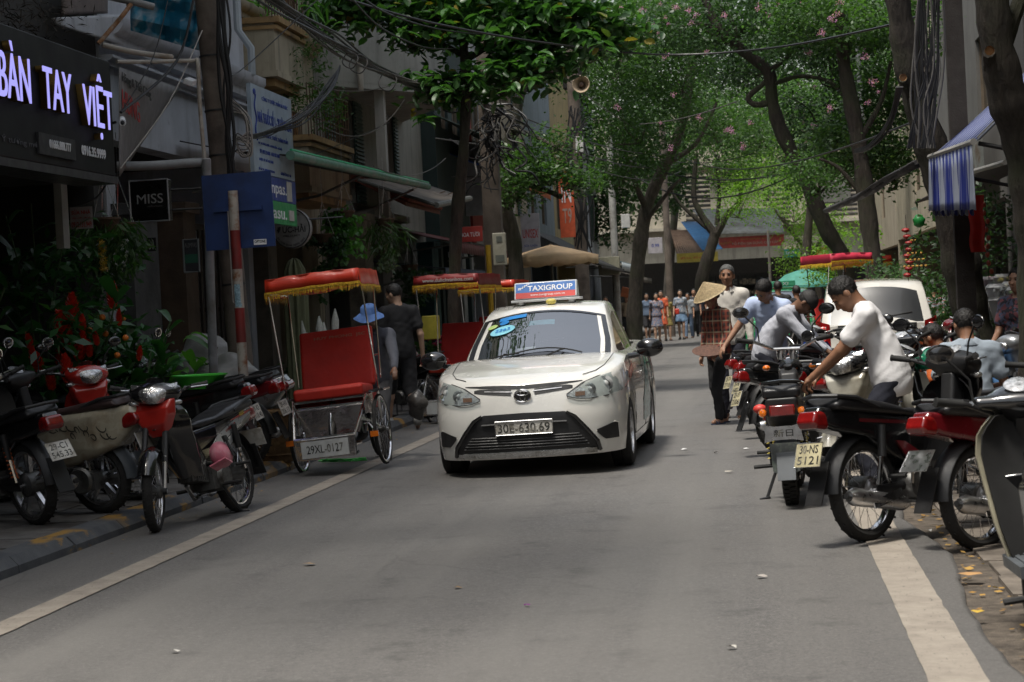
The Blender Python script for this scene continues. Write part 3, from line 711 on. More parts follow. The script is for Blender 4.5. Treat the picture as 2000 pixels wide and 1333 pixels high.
 def spatch(s, mb, t0, t1, top, bot, off, sgn=1, n=8, m=4):
  P = []
  for j in range(m+1):
   row = []
   for i in range(n+1):
    t = t0+(t1-t0)*i/n; a, b = np.interp(t, *zip(*top)), np.interp(t, *zip(*bot)); z = b+(a-b)*j/m; row.append((sgn*(s.W(t, z)+off), t, z))
   P.append(row)
  mb.grid(P); return mb
VS = Shell(L=4.4, hw=.85, zb=.17, crown=.035, wz=.30,
 tumble=[(.15, .955), (.3, .985), (.5, 1.0), (.7, .992), (.85, .965), (.95, .94), (1.1, .9)],
 face=[(.15, .05), (.2, .025), (.3, .0), (.5, .0), (.6, .02), (.7, .045), (.8, .09), (.9, .16)],
 plan=[(0, 0), (.2, .008), (.4, .035), (.55, .085), (.65, .15), (.72, .225), (.77, .31), (.81, .43), (.835, .58), (.845, .75)],
 sidew=[(.7, .845), (1.2, .85), (2.5, .85), (3.4, .845), (4.0, .82)],
 hood=[(0, .785), (.1, .81), (.25, .862), (.5, .912), (.8, .955), (1.15, 1.0), (1.6, 1.0), (3.3, 1.03), (3.9, 1.05), (4.25, 1.03), (4.4, .99)],
 fracs=[0, .03, .09, .18, .28, .38, .48, .58, .67, .76, .84, .91, .96, 1.0], curv=.15, tmid=2.4, belt=.94, lean=.40,
 roof=[(1.0, .93), (1.14, 1.0), (1.3, 1.08), (1.6, 1.235), (1.93, 1.395), (2.02, 1.428), (2.2, 1.455), (2.5, 1.475), (2.8, 1.47), (3.05, 1.43), (3.3, 1.34), (3.55, 1.2), (3.8, 1.05)],
 cabw=[(1.0, .60), (1.2, .665), (1.5, .715), (2.0, .74), (2.8, .745), (3.3, .70), (3.8, .6)])
def car_paint(name, col, dirt=None):
 return mt(name, col, .22, 0, var=.03, vs=2, coat=1.0, dirt=dirt, dirt_s=1.2)
def make_sedan(label, paint, loc, rotz, tilt=(0, 0), detail=True, scale=1.0):
 t = thing('car', label, 'car', loc, rotz, tilt=tilt); s = VS
 if scale != 1.0: t.scale = (1, 1, scale)
 me = s.cut(s.lower(paint), [(.84, .88), (-.84, .88), (.84, 3.43), (-.84, 3.43)], .345, paint,
    drop=lambda c, nrm: 1.25 < c.y < 3.6 and abs(c.x) < np.interp(c.y, *zip(*s.cabw))-.015 and c.z > .85)
 body = link('body', me, None, t)
 ub = MB(); ub.box((0, 2.2, .3), (1.35, 3.9, .16)); ub.box((0, 2.5, .5), (1.5, 2.4, .1)); ub.box((0, .88, .52), (1.1, 1.0, .5)); ub.box((0, 3.6, .55), (1.1, 1.2, .6)); ub.build('underbody', M_BLKM, t)
 ts = sorted(set([1.06, 1.14, 1.22, 1.3, 1.4, 1.5, 1.6, 1.7, 1.8, 1.88, 1.93, 1.98, 2.05, 2.15, 2.3, 2.45, 2.52, 2.58, 2.75, 2.95, 3.05, 3.15, 3.3, 3.45, 3.6, 3.7, 3.8]))
 parts, rows = s.cabin(ts, (1.14, 1.93), [(1.5, 2.52), (2.58, 3.3)], (3.05, 3.7))
 ro = link('roof', mesh_np('roof', *parts['body'], angle=50), paint, t); ro.data.materials.append(M_BLKM); so = ro.modifiers.new('s', 'SOLIDIFY'); so.thickness = .02; so.offset = -1; so.material_offset = 1; so.use_rim = False
 gm = glass_mat('windscreen', (.015, .018, .02), 6.5, .7, .015)
 ws = link('windscreen', mesh_np('windscreen', *parts['windshield'], angle=60), gm, t)
 link('side_windows', mesh_np('side_windows', *parts['side'], angle=60), glass_mat('side_glass', (.012, .014, .015), 1.7, .06, .02), t)
 if 'rear' in parts: link('rear_window', mesh_np('rear_window', *parts['rear'], angle=60), glass_mat('side_glass'), t)
 # black surround of the windscreen
 def wpt(u, v, off):   # u -1..1 across, v 0..1 from bottom to top
  tt = 1.14+.79*v; wb = float(np.interp(tt, *zip(*s.cabw))); xc = wb*.8
  for _ in range(10): xc = wb-(s.zt(xc, tt)-s.belt)*s.lean
  x = (xc-.022)*u; return (x, tt-off*.5, s.zt(x, tt)+off)
 fr = MB()
 for a, b in (((-1, 0), (1, .055)), ((-1, .96), (1, 1)), ((-1, 0), (-.92, 1)), ((.92, 0), (1, 1))):
  fr.grid([[wpt(a[0]+(b[0]-a[0])*i/16, a[1]+(b[1]-a[1])*j/8, .004) for i in range(17)] for j in range(9)])
 fr.build('frit_band', M_GBLK, ws)
 # cowl, wipers
 cw = MB(); cw.grid([[wpt(-1+2*i/16, -.09+.09*j, .006-.0*j) for i in range(17)] for j in range(2)]); cw.build('cowl', M_BLK, t)
 for (u0, u1, v0, v1) in ((-.92, -.25, .035, .06), (-.35, .62, .045, .12)):
  w = MB(); P = [wpt(u0+(u1-u0)*q/8, v0+(v1-v0)*math.sin(q/8*PI*.9)*.9, .018) for q in range(9)]; w.tube(P, .007, 6); w.tube([wpt(u0*.5+u1*.5, -.04, .01), wpt(u0*.3+u1*.7, .05, .03), P[6]], .008, 6); w.build('wiper', M_BLKM, t)
 for sx in (-1, 1):
  for tt in (.88, 3.43):
   tm, rm = wheel_mb(.3, .185, .2, sx); wo = tm.build('wheel', None, t, loc=(sx*.745, tt, .30), rot=(0, 0, .0)); rm.build('rim', None, wo)
 # front face details
 hl_top = [(.37, .685), (.5, .772), (.62, .815), (.74, .842), (.83, .82)]; hl_bot = [(.37, .668), (.45, .643), (.55, .636), (.7, .65), (.8, .675), (.83, .70)]
 for sx in (-1, 1):
  a, b = sx*.37, sx*.83
  h = s.patch(MB(), a, b, hl_top, hl_bot, .004, 18, 6); ho = h.build('headlight', mt('lamp_painted_sheen', (.8, .81, .82), .25, .15, vs=40, var=.5, bmp=.5, bs=70), t, fix=True)  # whitish, barely metallic base stands in for bright chrome reflections
  for (x, z, r) in ((.68, .745, .07), (.56, .715, .052)):
   rb = MB(); rb.lathe([(r, 0), (r*.8, .012), (r*.5, .02), (0, .022)], c=(sx*x, s.F(x, z)-.012, z), axis='y', n=20); rb.build('reflector', M_CHR, ho)
   rb = MB(); rb.ell((sx*x, s.F(x, z)-.004, z), (r*.45, .02, r*.45)); rb.build('bulb', mt('bulb', (.6, .61, .6), .1, coat=1), ho)
  ob = MB(); s.patch(ob, sx*.44, sx*.52, [(0, .70), (1, .70)], [(0, .665), (1, .665)], .012, 3, 2); ob.build('indicator', mt('amber_dull', (.30, .13, .06), .3, coat=.5), ho)
  lz = MB(); s.patch(lz, a, b, [(x, z-.002) for x, z in hl_top], [(x, z+.002) for x, z in hl_bot], .03, 18, 6, th=-.02); lz.build('lens', M_CLR, ho)
  rim = MB(); P = [(sx*x, s.F(x, z)-.012, z) for x, z in hl_top]+[(sx*x, s.F(x, z)-.012, z) for x, z in hl_bot[::-1]]; rim.tube(P+[P[0]], .0035, 5); rim.build('gasket', M_BLKM, ho)
  fg = MB(); s.patch(fg, sx*.60, sx*.765, [(.6, .372), (.74, .422), (.765, .41)], [(.6, .352), (.66, .285), (.765, .285)], .009, 10, 5)
  fo = fg.build('fog_lamp_recess', M_BLK, t)
  rim = MB(); P = [(sx*x, s.F(x, z)-.004, z) for x, z in ((.6, .365), (.74, .424), (.767, .41), (.767, .285), (.66, .283), (.6, .36))]; rim.tube(P, .005, 5); rim.build('edge', paint, fo)
  mm = MB(); mm.ell((sx*.99, 1.42, 1.0), (.125, .075, .085), 20, 12); mm.tube([(sx*.75, 1.40, .93), (sx*.9, 1.42, .945)], [.03, .02], 8)
  mo = mm.build('wing_mirror', M_GBLK, t)
  gl = MB(); gl.ell((sx*.985, 1.478, 1.0), (.105, .02, .068), 16, 8); gl.build('mirror_glass', M_CHR, mo)
 # upper garnish, silver bars, emblem
 g_ = s.patch(MB(), -.50, .50, [(0, .782), (.3, .79), (.5, .792)], [(0, .752), (.25, .762), (.4, .775), (.5, .785)], .006, 24, 2); g_.build('bonnet_garnish', M_BLK, t)
 for sx in (-1, 1):
  g_ = s.patch(MB(), sx*.10, sx*.42, [(.1, .748), (.38, .765), (.42, .755)], [(.1, .70), (.36, .722), (.42, .73)], .004, 12, 3); go = g_.build('upper_grille', M_BLK, t)
  g_ = s.patch(MB(), sx*.09, sx*.33, [(.09, .735), (.36, .75)], [(.09, .727), (.36, .743)], .010, 12, 2); g_.build('silver_bar', M_STEEL, go)
 em = MB(); y0 = s.F(0, .7)-.018
 em.lathe([(0, -.002), (.066, -.002), (.071, .004)], c=(0, y0+.006, 0), axis='y', n=36)
 em.v = [(x, y, z*.74+.695) for x, y, z in em.v]; eo = em.build('emblem', M_GBLK, t)
 ov = MB()
 def oval(cx, cz, a, b, r, tilt=0): ov.tube([(cx+a*math.cos(q), y0-.004, cz+b*math.sin(q)) for q in np.linspace(0, 2*PI, 33)], r, 6)
 oval(0, .695, .07, .052, .0055); oval(0, .695, .022, .045, .005); oval(0, .717, .05, .0185, .005); ov.build('emblem_ring', M_CHR, eo)
 # lower grille
 op_t = [(0, .552), (.36, .545), (.42, .50), (.60, .27), (.62, .23)]; op_b = [(0, .232), (.55, .228), (.57, .20), (.62, .195)]
 lg = s.patch(MB(), -.62, .62, op_t, op_b, .004, 40, 8); lo = lg.build('lower_grille', M_BLK, t)
 for z in (.262, .285, .308, .331, .354):
  hw_ = float(np.interp(-z, [-.545, -.27], [.36, .60]))-.07
  sl = MB(); sl.tube([(x, s.F(x, z)-.013, z) for x in np.linspace(-hw_, hw_, 15)], .0065, 5); sl.build('grille_slat', M_BLK, lo)
 for sx in (-1, 1):
  ed = MB(); P = [(sx*x, s.F(x, z)-.01, z) for x, z in ((.36, .54), (.43, .50), (.52, .39), (.60, .28), (.615, .2))]; ed.tube(P, [.012, .016, .018, .018, .018], 6); ed.build('grille_edge', M_GBLK, lo)
 br = MB(); br.tube([(x, s.F(x, .5)-.012, .468-.02*abs(x)) for x in np.linspace(-.36, .36, 13)], .012, 6); br.build('grille_bar', M_BLK, lo)
 lp = MB(); s.patch(lp, -.59, .59, [(0, .225), (.6, .222)], [(0, .178), (.6, .182)], .022, 30, 3); lp.build('bumper_lip', mt('scuffed_silver', (.55, .55, .54), .28, .6, dirt=(.2, .19, .17), dirt_s=6), t)
 pt = MB(); pt.box((0, -.018, .432), (.49, .014, .125)); po = pt.build('number_plate', M_PLATE, t); bevel(po, .004)
 fr_ = MB(); P = [(-.24, -.03, .375), (.24, -.03, .375), (.24, -.03, .489), (-.24, -.03, .489), (-.24, -.03, .375)]; fr_.tube(P, .004, 4); fr_.build('plate_rim', M_STEEL, po)
 if detail:
  text_obj('plate_number', '30E-630.69', .44, .075, M_INK, po, Matrix.Translation((0, -.027, .432)), .001, bold=.004)
 # panel gaps
 gp = MB()
 for sx in (-1, 1):
  P = [(sx*x, tt, s.Hd(x, tt)+.002) for x, tt in ((.5, .2), (.60, .3), (.66, .5), (.68, .8), (.69, 1.12))]; gp.tube(P, .0035, 4)
  for tt in (1.28, 2.48, 3.22): gp.tube([(sx*(s.W(tt, z)+.001), tt, z) for z in (.25, .4, .6, .8, .93)], .0035, 4)
  gp.tube([(sx*(s.W(tt, .25)+.001), tt, .25) for tt in (1.28, 2.0, 2.9)], .0035, 4)
  for tt in (2.3, 3.1): gp.tube([(sx*(s.W(tt, .82)+.02), tt-.1, .82), (sx*(s.W(tt, .82)+.02), tt+.06, .82)], .012, 6)
  gp.tube([(sx*x, s.F(x, z)-.001, z) for x, z in ((.80, .66), (.82, .6), (.838, .56))], .003, 4)
 gp.build('panel_gap', M_BLKM, body)
 # cabin inside
 i_ = MB(); i_.box((0, 1.5, .93), (1.25, .5, .12)); i_.build('dashboard', M_BLKM, t)
 for sx in (-1, 1):
  st = MB(); st.box((sx*.36, 2.35, 1.0), (.48, .16, .55), rotm(-.15, 0, 0)); st.box((sx*.36, 2.42, 1.3), (.26, .1, .16)); bevel(st.build('seat', mt('grey_seat', (.1, .1, .1), .8), t), .04, 3)
 sw = MB(); sw.tube([(-.36+.18*math.cos(q), 1.85+.07*math.sin(q), 1.0+.17*math.sin(q)) for q in np.linspace(0, 2*PI, 25)], .014, 6); sw.build('steering_wheel', M_BLKM, t)
 return t, wpt
M_TAXI = car_paint('taxi_white', (.80, .785, .735)); M_GTAXI = car_paint('taxi_green', (.02, .30, .10))
taxi, wpt = make_sedan('white sedan taxi driving towards us with a blue and red roof sign', M_TAXI, (-1.97, 16.6, 0.0), R_(-1.0), tilt=(0, R_(-1.0)))
ws = [c for c in taxi.children if c.name.startswith('windscreen')][0]
def sticker(name, u0, u1, v0, v1, mat, off=.006, n=8):
 g_ = MB(); g_.grid([[wpt(u0+(u1-u0)*i/n, v0+(v1-v0)*j/4, off) for i in range(n+1)] for j in range(5)]); return g_.build(name, mat, ws)
M_STB = mt('sticker_blue', (.01, .22, .62), .4); M_STC = mt('sticker_cyan', (.25, .62, .75), .4); M_PAPER = mt('paper', (.7, .72, .74), .6)
sticker('sticker', -.72, -.28, .88, .955, M_STB); sticker('paper', -.22, .18, .72, .83, M_STC, -.02); sticker('paper', -.3, -.05, .2, .245, M_PAPER, -.02)
def disc_sticker(u, v, ru, rv, mat, off):
 g_ = MB(); g_.add([wpt(u+ru*math.cos(a), v+rv*math.sin(a), off) for a in np.linspace(0, 2*PI, 24, endpoint=False)], [tuple(range(24))]); return g_.build('sticker', mat, ws)
disc_sticker(-.80, .80, .08, .045, mt('sticker_lime', (.45, .6, .2), .4), .007); disc_sticker(-.62, .83, .075, .045, M_STB, .008); disc_sticker(-.60, .66, .19, .1, M_STC, .007)
def on_glass(body, u, v, w, h, mat):
 p = Vector(wpt(u, v, .011)); ex = (Vector(wpt(u+.1, v, .011))-p).normalized(); ez = (Vector(wpt(u, v+.1, .011))-p).normalized(); ey = ez.cross(ex)
 return text_obj('sticker_text', body, w, h, mat, ws, Matrix(((ex.x, ey.x, ez.x, p.x), (ex.y, ey.y, ez.y, p.y), (ex.z, ey.z, ez.z, p.z), (0, 0, 0, 1))), .0005, bold=.01)
on_glass('2263', -.60, .66, .14, .055, M_STB)
# roof sign: a thing that rides on the roof
rs = thing('roof_sign', 'blue and red illuminated advertising box on the taxi roof', 'sign', (0, 2.42, 1.478)); rs.parent = None
rs.matrix_world = taxi.matrix_basis @ Matrix.Translation((-.02, 2.35, 1.475))
sec = [(-.12, .035), (.12, .035), (.045, .195), (-.045, .195)]
q = MB(); q.prism(sec, -.30, .30, 'x'); so = q.build('sign_box', mt('sign_white', (.6, .62, .64), .3, coat=.5), rs); bevel(so, .012, 3)
q = MB(); q.box((0, 0, .02), (.66, .27, .022)); [q.box((sx*.24, 0, 0), (.05, .2, .03)) for sx in (-1, 1)]; bevel(q.build('base', mt('sign_grey', (.45, .46, .47), .4), rs), .006)
def face_pt(x, h, off=.003):      # point on the sloping front face
 f = (h-.035)/.16; return (x, -.12+.075*f-off*.9, h+off*.4)
def fpatch(x0, x1, h0, h1, mat, off=.003, name='sign_panel'):
 g_ = MB(); g_.add([face_pt(x0, h0, off), face_pt(x1, h0, off), face_pt(x1, h1, off), face_pt(x0, h1, off)], [(0, 1, 2, 3)]); return g_.build(name, mat, rs, smooth=False)
pb = fpatch(-.285, .285, .098, .185, mt('sign_blue', (.02, .13, .42), .35)); pr_ = fpatch(-.285, .285, .043, .097, mt('sign_red', (.50, .03, .02), .35))
sl = math.atan2(.075, .16); FM = lambda x, h: Matrix.Translation(face_pt(x, h, .004)) @ Matrix.Rotation(-sl, 4, 'X')
M_LETW = mt('letter_white', (.75, .76, .78), .5)
text_obj('lettering', 'TAXIGROUP', .43, .055, M_LETW, pb, FM(.045, .135), .001, bold=.02)
text_obj('lettering', 'www.taxigroup.com.vn', .33, .026, M_LETW, pr_, FM(.02, .07), .0008)
ck = MB()
for (i, j) in ((0, 0), (1, 1), (2, 2), (1, 0), (2, 1), (3, 2), (3, 3), (4, 3), (0, 1), (4, 4), (5, 4)):
 a = -.265+i*.016+j*.004; h = .125+j*.0115; ck.add([face_pt(a, h, .005), face_pt(a+.012, h, .005), face_pt(a+.016, h+.009, .005), face_pt(a+.004, h+.009, .005)], [(0, 1, 2, 3)])
ck.build('checker_flag', M_LETW, pb, smooth=False)
kn = MB(); kn.ell((.06, -.2, .0), (.05, .04, .03)); tag(kn.build('roof_beacon', mt('beacon_yellow', (.6, .5, .12), .4)), 'small yellow dome in front of the taxi roof sign', 'beacon').matrix_world = rs.matrix_world
# side decals
dc = MB()
VS.spatch(dc, .95, 1.5, [(.95, .80), (1.5, .90)], [(.95, .74), (1.5, .82)], .004); dc.build('side_stripe', mt('stripe_red', (.5, .06, .03), .3, coat=.6), taxi)
dc = MB(); VS.spatch(dc, 2.2, 3.05, [(2.2, .5), (3.05, .9)], [(2.2, .3), (3.05, .3)], .004); VS.spatch(dc, 3.8, 4.0, [(3.8, .95), (4.0, .95)], [(3.8, .3), (4.0, .3)], .004); dc.build('side_decal', mt('decal_teal', (.02, .25, .25), .3, coat=.6), taxi)
# green taxi farther down the street, its nose pointing away
gt, _w = make_sedan('bright green taxi mostly hidden behind the men on the right', M_GTAXI, (.55, 41.0, 0), 0, detail=False, scale=1.06)
gs = MB(); gs.prism([(-.1, 0), (.1, 0), (.07, .12), (-.07, .12)], -.3, .3, 'x'); o = gs.build('roof_light', mt('sign_green', (.05, .4, .2), .3), loc=(.55, 43.3, 1.58)); tag(o, 'green roof light box on the green taxi', 'sign'); bevel(o, .015)
text_obj('lettering', 'TAXI', .3, .07, M_LETW, o, Matrix.Translation((0, -.093, .06)) @ Matrix.Rotation(-.2, 4, 'X'), .003)
# ------------------------------------------------------------ white SUV seen from behind
SV = Shell(L=4.3, hw=.86, zb=.25, crown=.02, wz=.34,
 tumble=[(.2, .96), (.4, 1.0), (.8, 1.0), (1.0, .985), (1.2, .95)], face=[(.2, .05), (.35, .0), (.6, .0), (.62, .05), (1.0, .07), (1.1, .1)],
 plan=[(0, 0), (.4, .01), (.6, .025), (.7, .05), (.77, .1), (.815, .18), (.84, .3), (.845, .45)],
 sidew=[(.4, .85), (1.0, .86), (3.4, .86), (4, .8)], hood=[(0, 1.0), (3.0, 1.02), (3.4, .98), (4.3, .9)],
 fracs=[0, .04, .12, .25, .38, .48, .5, .6, .75, .88, .95, 1.0], curv=.06, tmid=1.9, belt=.98, lean=.22,
 roof=[(0, .85), (.1, 1.0), (.2, 1.15), (.33, 1.36), (.42, 1.49), (.5, 1.56), (.7, 1.60), (1.5, 1.63), (2.3, 1.6), (2.7, 1.5), (3.3, 1.1), (3.5, .95)],
 cabw=[(0, .76), (.3, .79), (1, .81), (2.5, .8), (3.3, .72), (3.5, .6)])
M_SUV = car_paint('suv_white', (.62, .60, .55))
suv = thing('parked_suv', 'white compact utility car parked nose away with reflecting rear window', 'car', (1.68, 28.6, -.04), R_(-2.0)); s = SV
me = s.cut(s.lower(M_SUV), [(.85, .8), (-.85, .8), (.85, 3.4), (-.85, 3.4)], .4, M_SUV); link('body', me, None, suv)
parts, rows = s.cabin([.1, .15, .2, .27, .33, .4, .44, .5, .7, .75, 1.1, 1.45, 1.5, 1.9, 2.3, 2.5, 2.7, 3.0, 3.3], (.15, .44), [(.75, 1.45), (1.5, 2.3)], None)
link('roof', mesh_np('roof', *parts['body'], angle=50), M_SUV, suv)
rw = link('rear_window', mesh_np('rear_window', *parts['windshield'], angle=60), glass_mat('suv_glass', (.012, .014, .016), 1.3, .05, .03), suv)
link('side_windows', mesh_np('side_windows', *parts['side'], angle=60), glass_mat('side_glass'), suv)
for sx in (-1, 1):
 h = s.patch(MB(), sx*.66, sx*.85, [(.66, 1.0), (.85, 1.06)], [(.66, .62), (.85, .6)], .01, 8, 8); ho = h.build('tail_light', M_REDL, suv)
 for z in (.72, .9): rb = MB(); rb.ell((sx*.75, s.F(.75, z)-.012, z), (.07, .02, .075)); rb.build('reflector', mt('red_bright', (.6, .03, .02), .15, coat=1), ho)
 tm, rm = wheel_mb(.33, .2, .2, sx); wo = tm.build('wheel', None, suv, loc=(sx*.75, .8, .34)); rm.build('rim', None, wo)
 tm, rm = wheel_mb(.33, .2, .2, sx); wo = tm.build('wheel', None, suv, loc=(sx*.75, 3.4, .34)); rm.build('rim', None, wo)
q = s.patch(MB(), -.55, .55, [(0, .98), (1, .98)], [(0, .93), (1, .93)], .012, 12, 2); q.build('garnish', M_BLK, suv)
q = MB(); q.box((0, s.F(0, .4)-.02, .42), (1.5, .05, .2)); bevel(q.build('bumper', mt('grey_bumper', (.2, .2, .2), .5), suv), .02)
q = MB(); q.box((0, s.F(0, .76)-.015, .76), (.3, .012, .2)); q.build('number_plate', M_PLATE, suv)
q = MB(); q.tube([(0, .12, 1.07), (.25, .17, 1.09), (.5, .22, 1.13)], .01, 5); q.build('wiper', M_BLKM, suv)
q = MB()
for dx in (-.05, .05): q.tube([(-.12+dx+.035*math.cos(a), .13-.0, 1.12+.03*math.sin(a)) for a in np.linspace(0, 2*PI, 13)], .008, 5)
q.build('badge', M_STB, suv)
# ============================================================ MOTORBIKES
def _xform(mb, M_):
 A = np.array(M_); v = np.array(mb.v, float); mb.v = [tuple(p) for p in v @ A[:3, :3].T + A[:3, 3]]; return mb
def sd_poly(y, z, P):
 P = np.array(P, float); n = len(P); d = None; s = None
 for i in range(n):
  a, b = P[i], P[i-1]; ex, ey = b[0]-a[0], b[1]-a[1]; wx, wy = y-a[0], z-a[1]
  t = np.clip((wx*ex+wy*ey)/(ex*ex+ey*ey+1e-12), 0, 1); dd = (wx-ex*t)**2+(wy-ey*t)**2
  d = dd if d is None else np.minimum(d, dd)
  c1, c2, c3 = (z >= a[1]), (z < b[1]), (ex*wy > ey*wx)
  fl = (c1 & c2 & c3) | (~c1 & ~c2 & ~c3); s = fl if s is None else s ^ fl
 return np.where(s, -1, 1)*np.sqrt(d)
_cache = {}
def solid(key, poly, hw, rnd=.03, vox=.009, wfn=None, x0=0.0, sub=None, xs=None):
 """rounded solid: outline poly in (y, z), half width hw (or function of y, z)"""
 if key in _cache: return _cache[key]
 P = np.array(poly); lo = (-(xs or .35), P[:, 0].min()-.02, P[:, 1].min()-.02); hi = ((xs or .35), P[:, 0].max()+.02, P[:, 1].max()+.02)
 def f(x, y, z):
  d = sd_poly(y, z, poly)+rnd; w = (wfn(y, z) if wfn else hw)
  e = np.abs(x-x0)-w+rnd
  r = np.sqrt(np.maximum(d, 0)**2+np.maximum(e, 0)**2)+np.minimum(np.maximum(d, e), 0)-rnd
  if sub is not None: r = smax(r, -sub(x, y, z), .01)
  return r
 me = vdb_mesh(f, lo, hi, vox, key, .0, 1); me.materials.append(M_BLK); _cache[key] = me; return me
def put(name, me, mat, parent, **kw):
 o = link(name, me, None, parent, **kw)
 if mat is not None:
  if not me.materials: me.materials.append(M_BLK)
  o.material_slots[0].link = 'OBJECT'; o.material_slots[0].material = mat
 return o
def cmb(key, fn, angle=40):
 if key not in _cache:
  mb = MB(); fn(mb); me = mb.mesh(key, angle=angle)
  if not me.materials: me.materials.append(M_BLK)
  _cache[key] = me
 return _cache[key]
def xf_mesh(me, M_):
 m2 = me.copy(); m2.transform(M_); return m2
M_SEAT = mt('seat_vinyl', (.016, .016, .018), .38, bmp=.15, bs=120); M_ENG = mt('engine_alloy', (.16, .16, .155), .45, .7, dirt=(.05, .045, .04), dirt_s=8, vs=15)
M_SPR = mt('spring', (.25, .25, .24), .4, .7); M_GRIP = mt('rubber_grip', (.02, .02, .02), .7)
M_MUD = mt('mudguard_grey', (.09, .1, .11), .5)
def tyre(mb, R, w, knob=False):
 r = w*.52; prof = [(R-r*1.3, -w*.32)]+[(R-r+r*math.cos(a), w*.5*math.sin(a)) for a in np.linspace(-1.45, 1.45, 11)]+[(R-r*1.3, w*.32)]
 mb.lathe(prof, axis='x', n=44)
 if knob:
  for k in range(44):
   a = 2*PI*k/44
   for q, off in ((-.22, 0), (.22, .5)):
    Rm = rotm(a+off*2*PI/44, 0, 0); mb.box(np.array(Rm) @ np.array((q*w, R-.004, 0)), (w*.36, .022, .024), Rm)
 else:
  for k in range(48):
   a = 2*PI*k/48; Rm = rotm(a, 0, 0); mb.box(np.array(Rm) @ np.array((w*.2*(1 if k % 2 else -1), R-.0045, 0)), (w*.34, .007, .01), Rm @ rotm(0, 0, .5))
def spoke_wheel(mb, R, w):
 rr = R-w*.72
 mb.mat(M_CHR); mb.lathe([(rr+.012, -w*.34), (rr-.006, -w*.3), (rr-.012, 0), (rr-.006, w*.3), (rr+.012, w*.34)], axis='x', n=40)
 mb.mat(M_STEEL)
 for k in range(28):
  a = 2*PI*k/28; s_ = 1 if k % 2 else -1; b = a+(.32 if (k//2) % 2 else -.32)
  mb.tube([(s_*.03, .035*math.cos(b), .035*math.sin(b)), (s_*.004, rr*math.cos(a), rr*math.sin(a))], .0018, 3, False)
def cast_wheel(mb, R, w, n=5, mat=None):
 rr = R-w*.72; mb.mat(mat or M_STEEL)
 mb.lathe([(rr+.012, -w*.34), (rr-.012, -w*.3), (rr-.016, 0), (rr-.012, w*.3), (rr+.012, w*.34)], axis='x', n=36)
 for k in range(n):
  a = 2*PI*k/n; Rm = rotm(a, 0, 0)
  for q in (-.35, .35): Rq = rotm(a+q*.4, 0, 0); mb.box(Rq @ np.array((0, 0, rr*.55)), (.03, .02, rr*.9), Rq)
def hub(mb, r=.055, w=.13, mat=None):
 mb.mat(mat or M_ENG); mb.lathe([(0, -w/2), (r*.6, -w/2), (r, -w*.38), (r, w*.38), (r*.6, w/2), (0, w/2)], axis='x', n=20)
 mb.mat(M_STEEL); mb.lathe([(0, -w*.75), (.014, -w*.75), (.014, w*.75), (0, w*.75)], axis='x', n=10)
HEAD = Vector((0, 1.0, .86)); SAX = Vector((0, -.42, .91)).normalized()
def steerM(a, head=HEAD): return Matrix.Translation(head) @ Matrix.Rotation(a, 4, SAX) @ Matrix.Translation(-head)
def wheel_obj(t, R, w, kind, M_=None, loc=(0, 0, 0), knob=False, brake=False):
 me = cmb('tyre%.3f%.3f%d' % (R, w, knob), lambda b: (b.mat(M_RUB), tyre(b, R, w, knob)))
 rm = cmb('rim%s%.3f%.3f%d' % (kind, R, w, brake), lambda b: ((spoke_wheel(b, R, w) if kind == 'spoke' else cast_wheel(b, R, w)), hub(b, .085 if brake else .05, .13), (b.mat(M_STEEL), b.lathe([(0, .065), (.03, .075), (.05, .07), (.075, .066)], axis='x', n=24)) if brake else None))
 o = link('wheel', me, None, t); r = link('rim', rm, None, o)
 m = Matrix.Translation(loc)
 o.matrix_basis = (M_ @ m) if M_ is not None else m
 return o
def fender_arc(mb, c, R, a0, a1, w, y_sq=1.0, th=.004):
 P = []
 for i in range(15):
  a = a0+(a1-a0)*i/14; row = []
  for j in range(9):
   q = (j/8-.5)*2; row.append((q*w, c[1]+(R-.035*q*q)*math.cos(a), c[2]+(R-.035*q*q)*math.sin(a)))
  P.append(row)
 mb.grid(P); P2 = [[(x, c[1]+(y-c[1])*.985, c[2]+(z-c[2])*.985) for x, y, z in r] for r in P]; mb.grid(P2)
def plate(t, text, c, tilt, w=.19, h=.14, m=None, sy=-1, parent=None):
 b = MB(); b.box((0, 0, 0), (w, .004, h)); M_ = Matrix.Translation(c) @ Matrix.Rotation(tilt, 4, 'X')
 o = _xform(b, M_).build('number_plate', m or M_PLATE, parent or t); bevel(o, .003)
 r = MB(); q = [(-w/2, -.003, -h/2), (w/2, -.003, -h/2), (w/2, -.003, h/2), (-w/2, -.003, h/2)]; r.tube(q+[q[0]], .0022, 4); _xform(r, M_).build('plate_rim', M_STEEL, o)
 lines = text.split('\n') if text else []
 for i, ln in enumerate(lines):
  z = (h*.24 if i == 0 else -h*.22) if len(lines) > 1 else 0
  text_obj('plate_number', ln, w*(.70 if i == 0 else .80), h*.34, M_INK, o, M_ @ Matrix.Translation((0, -.0035, z)), .0006, bold=.004)
 return o
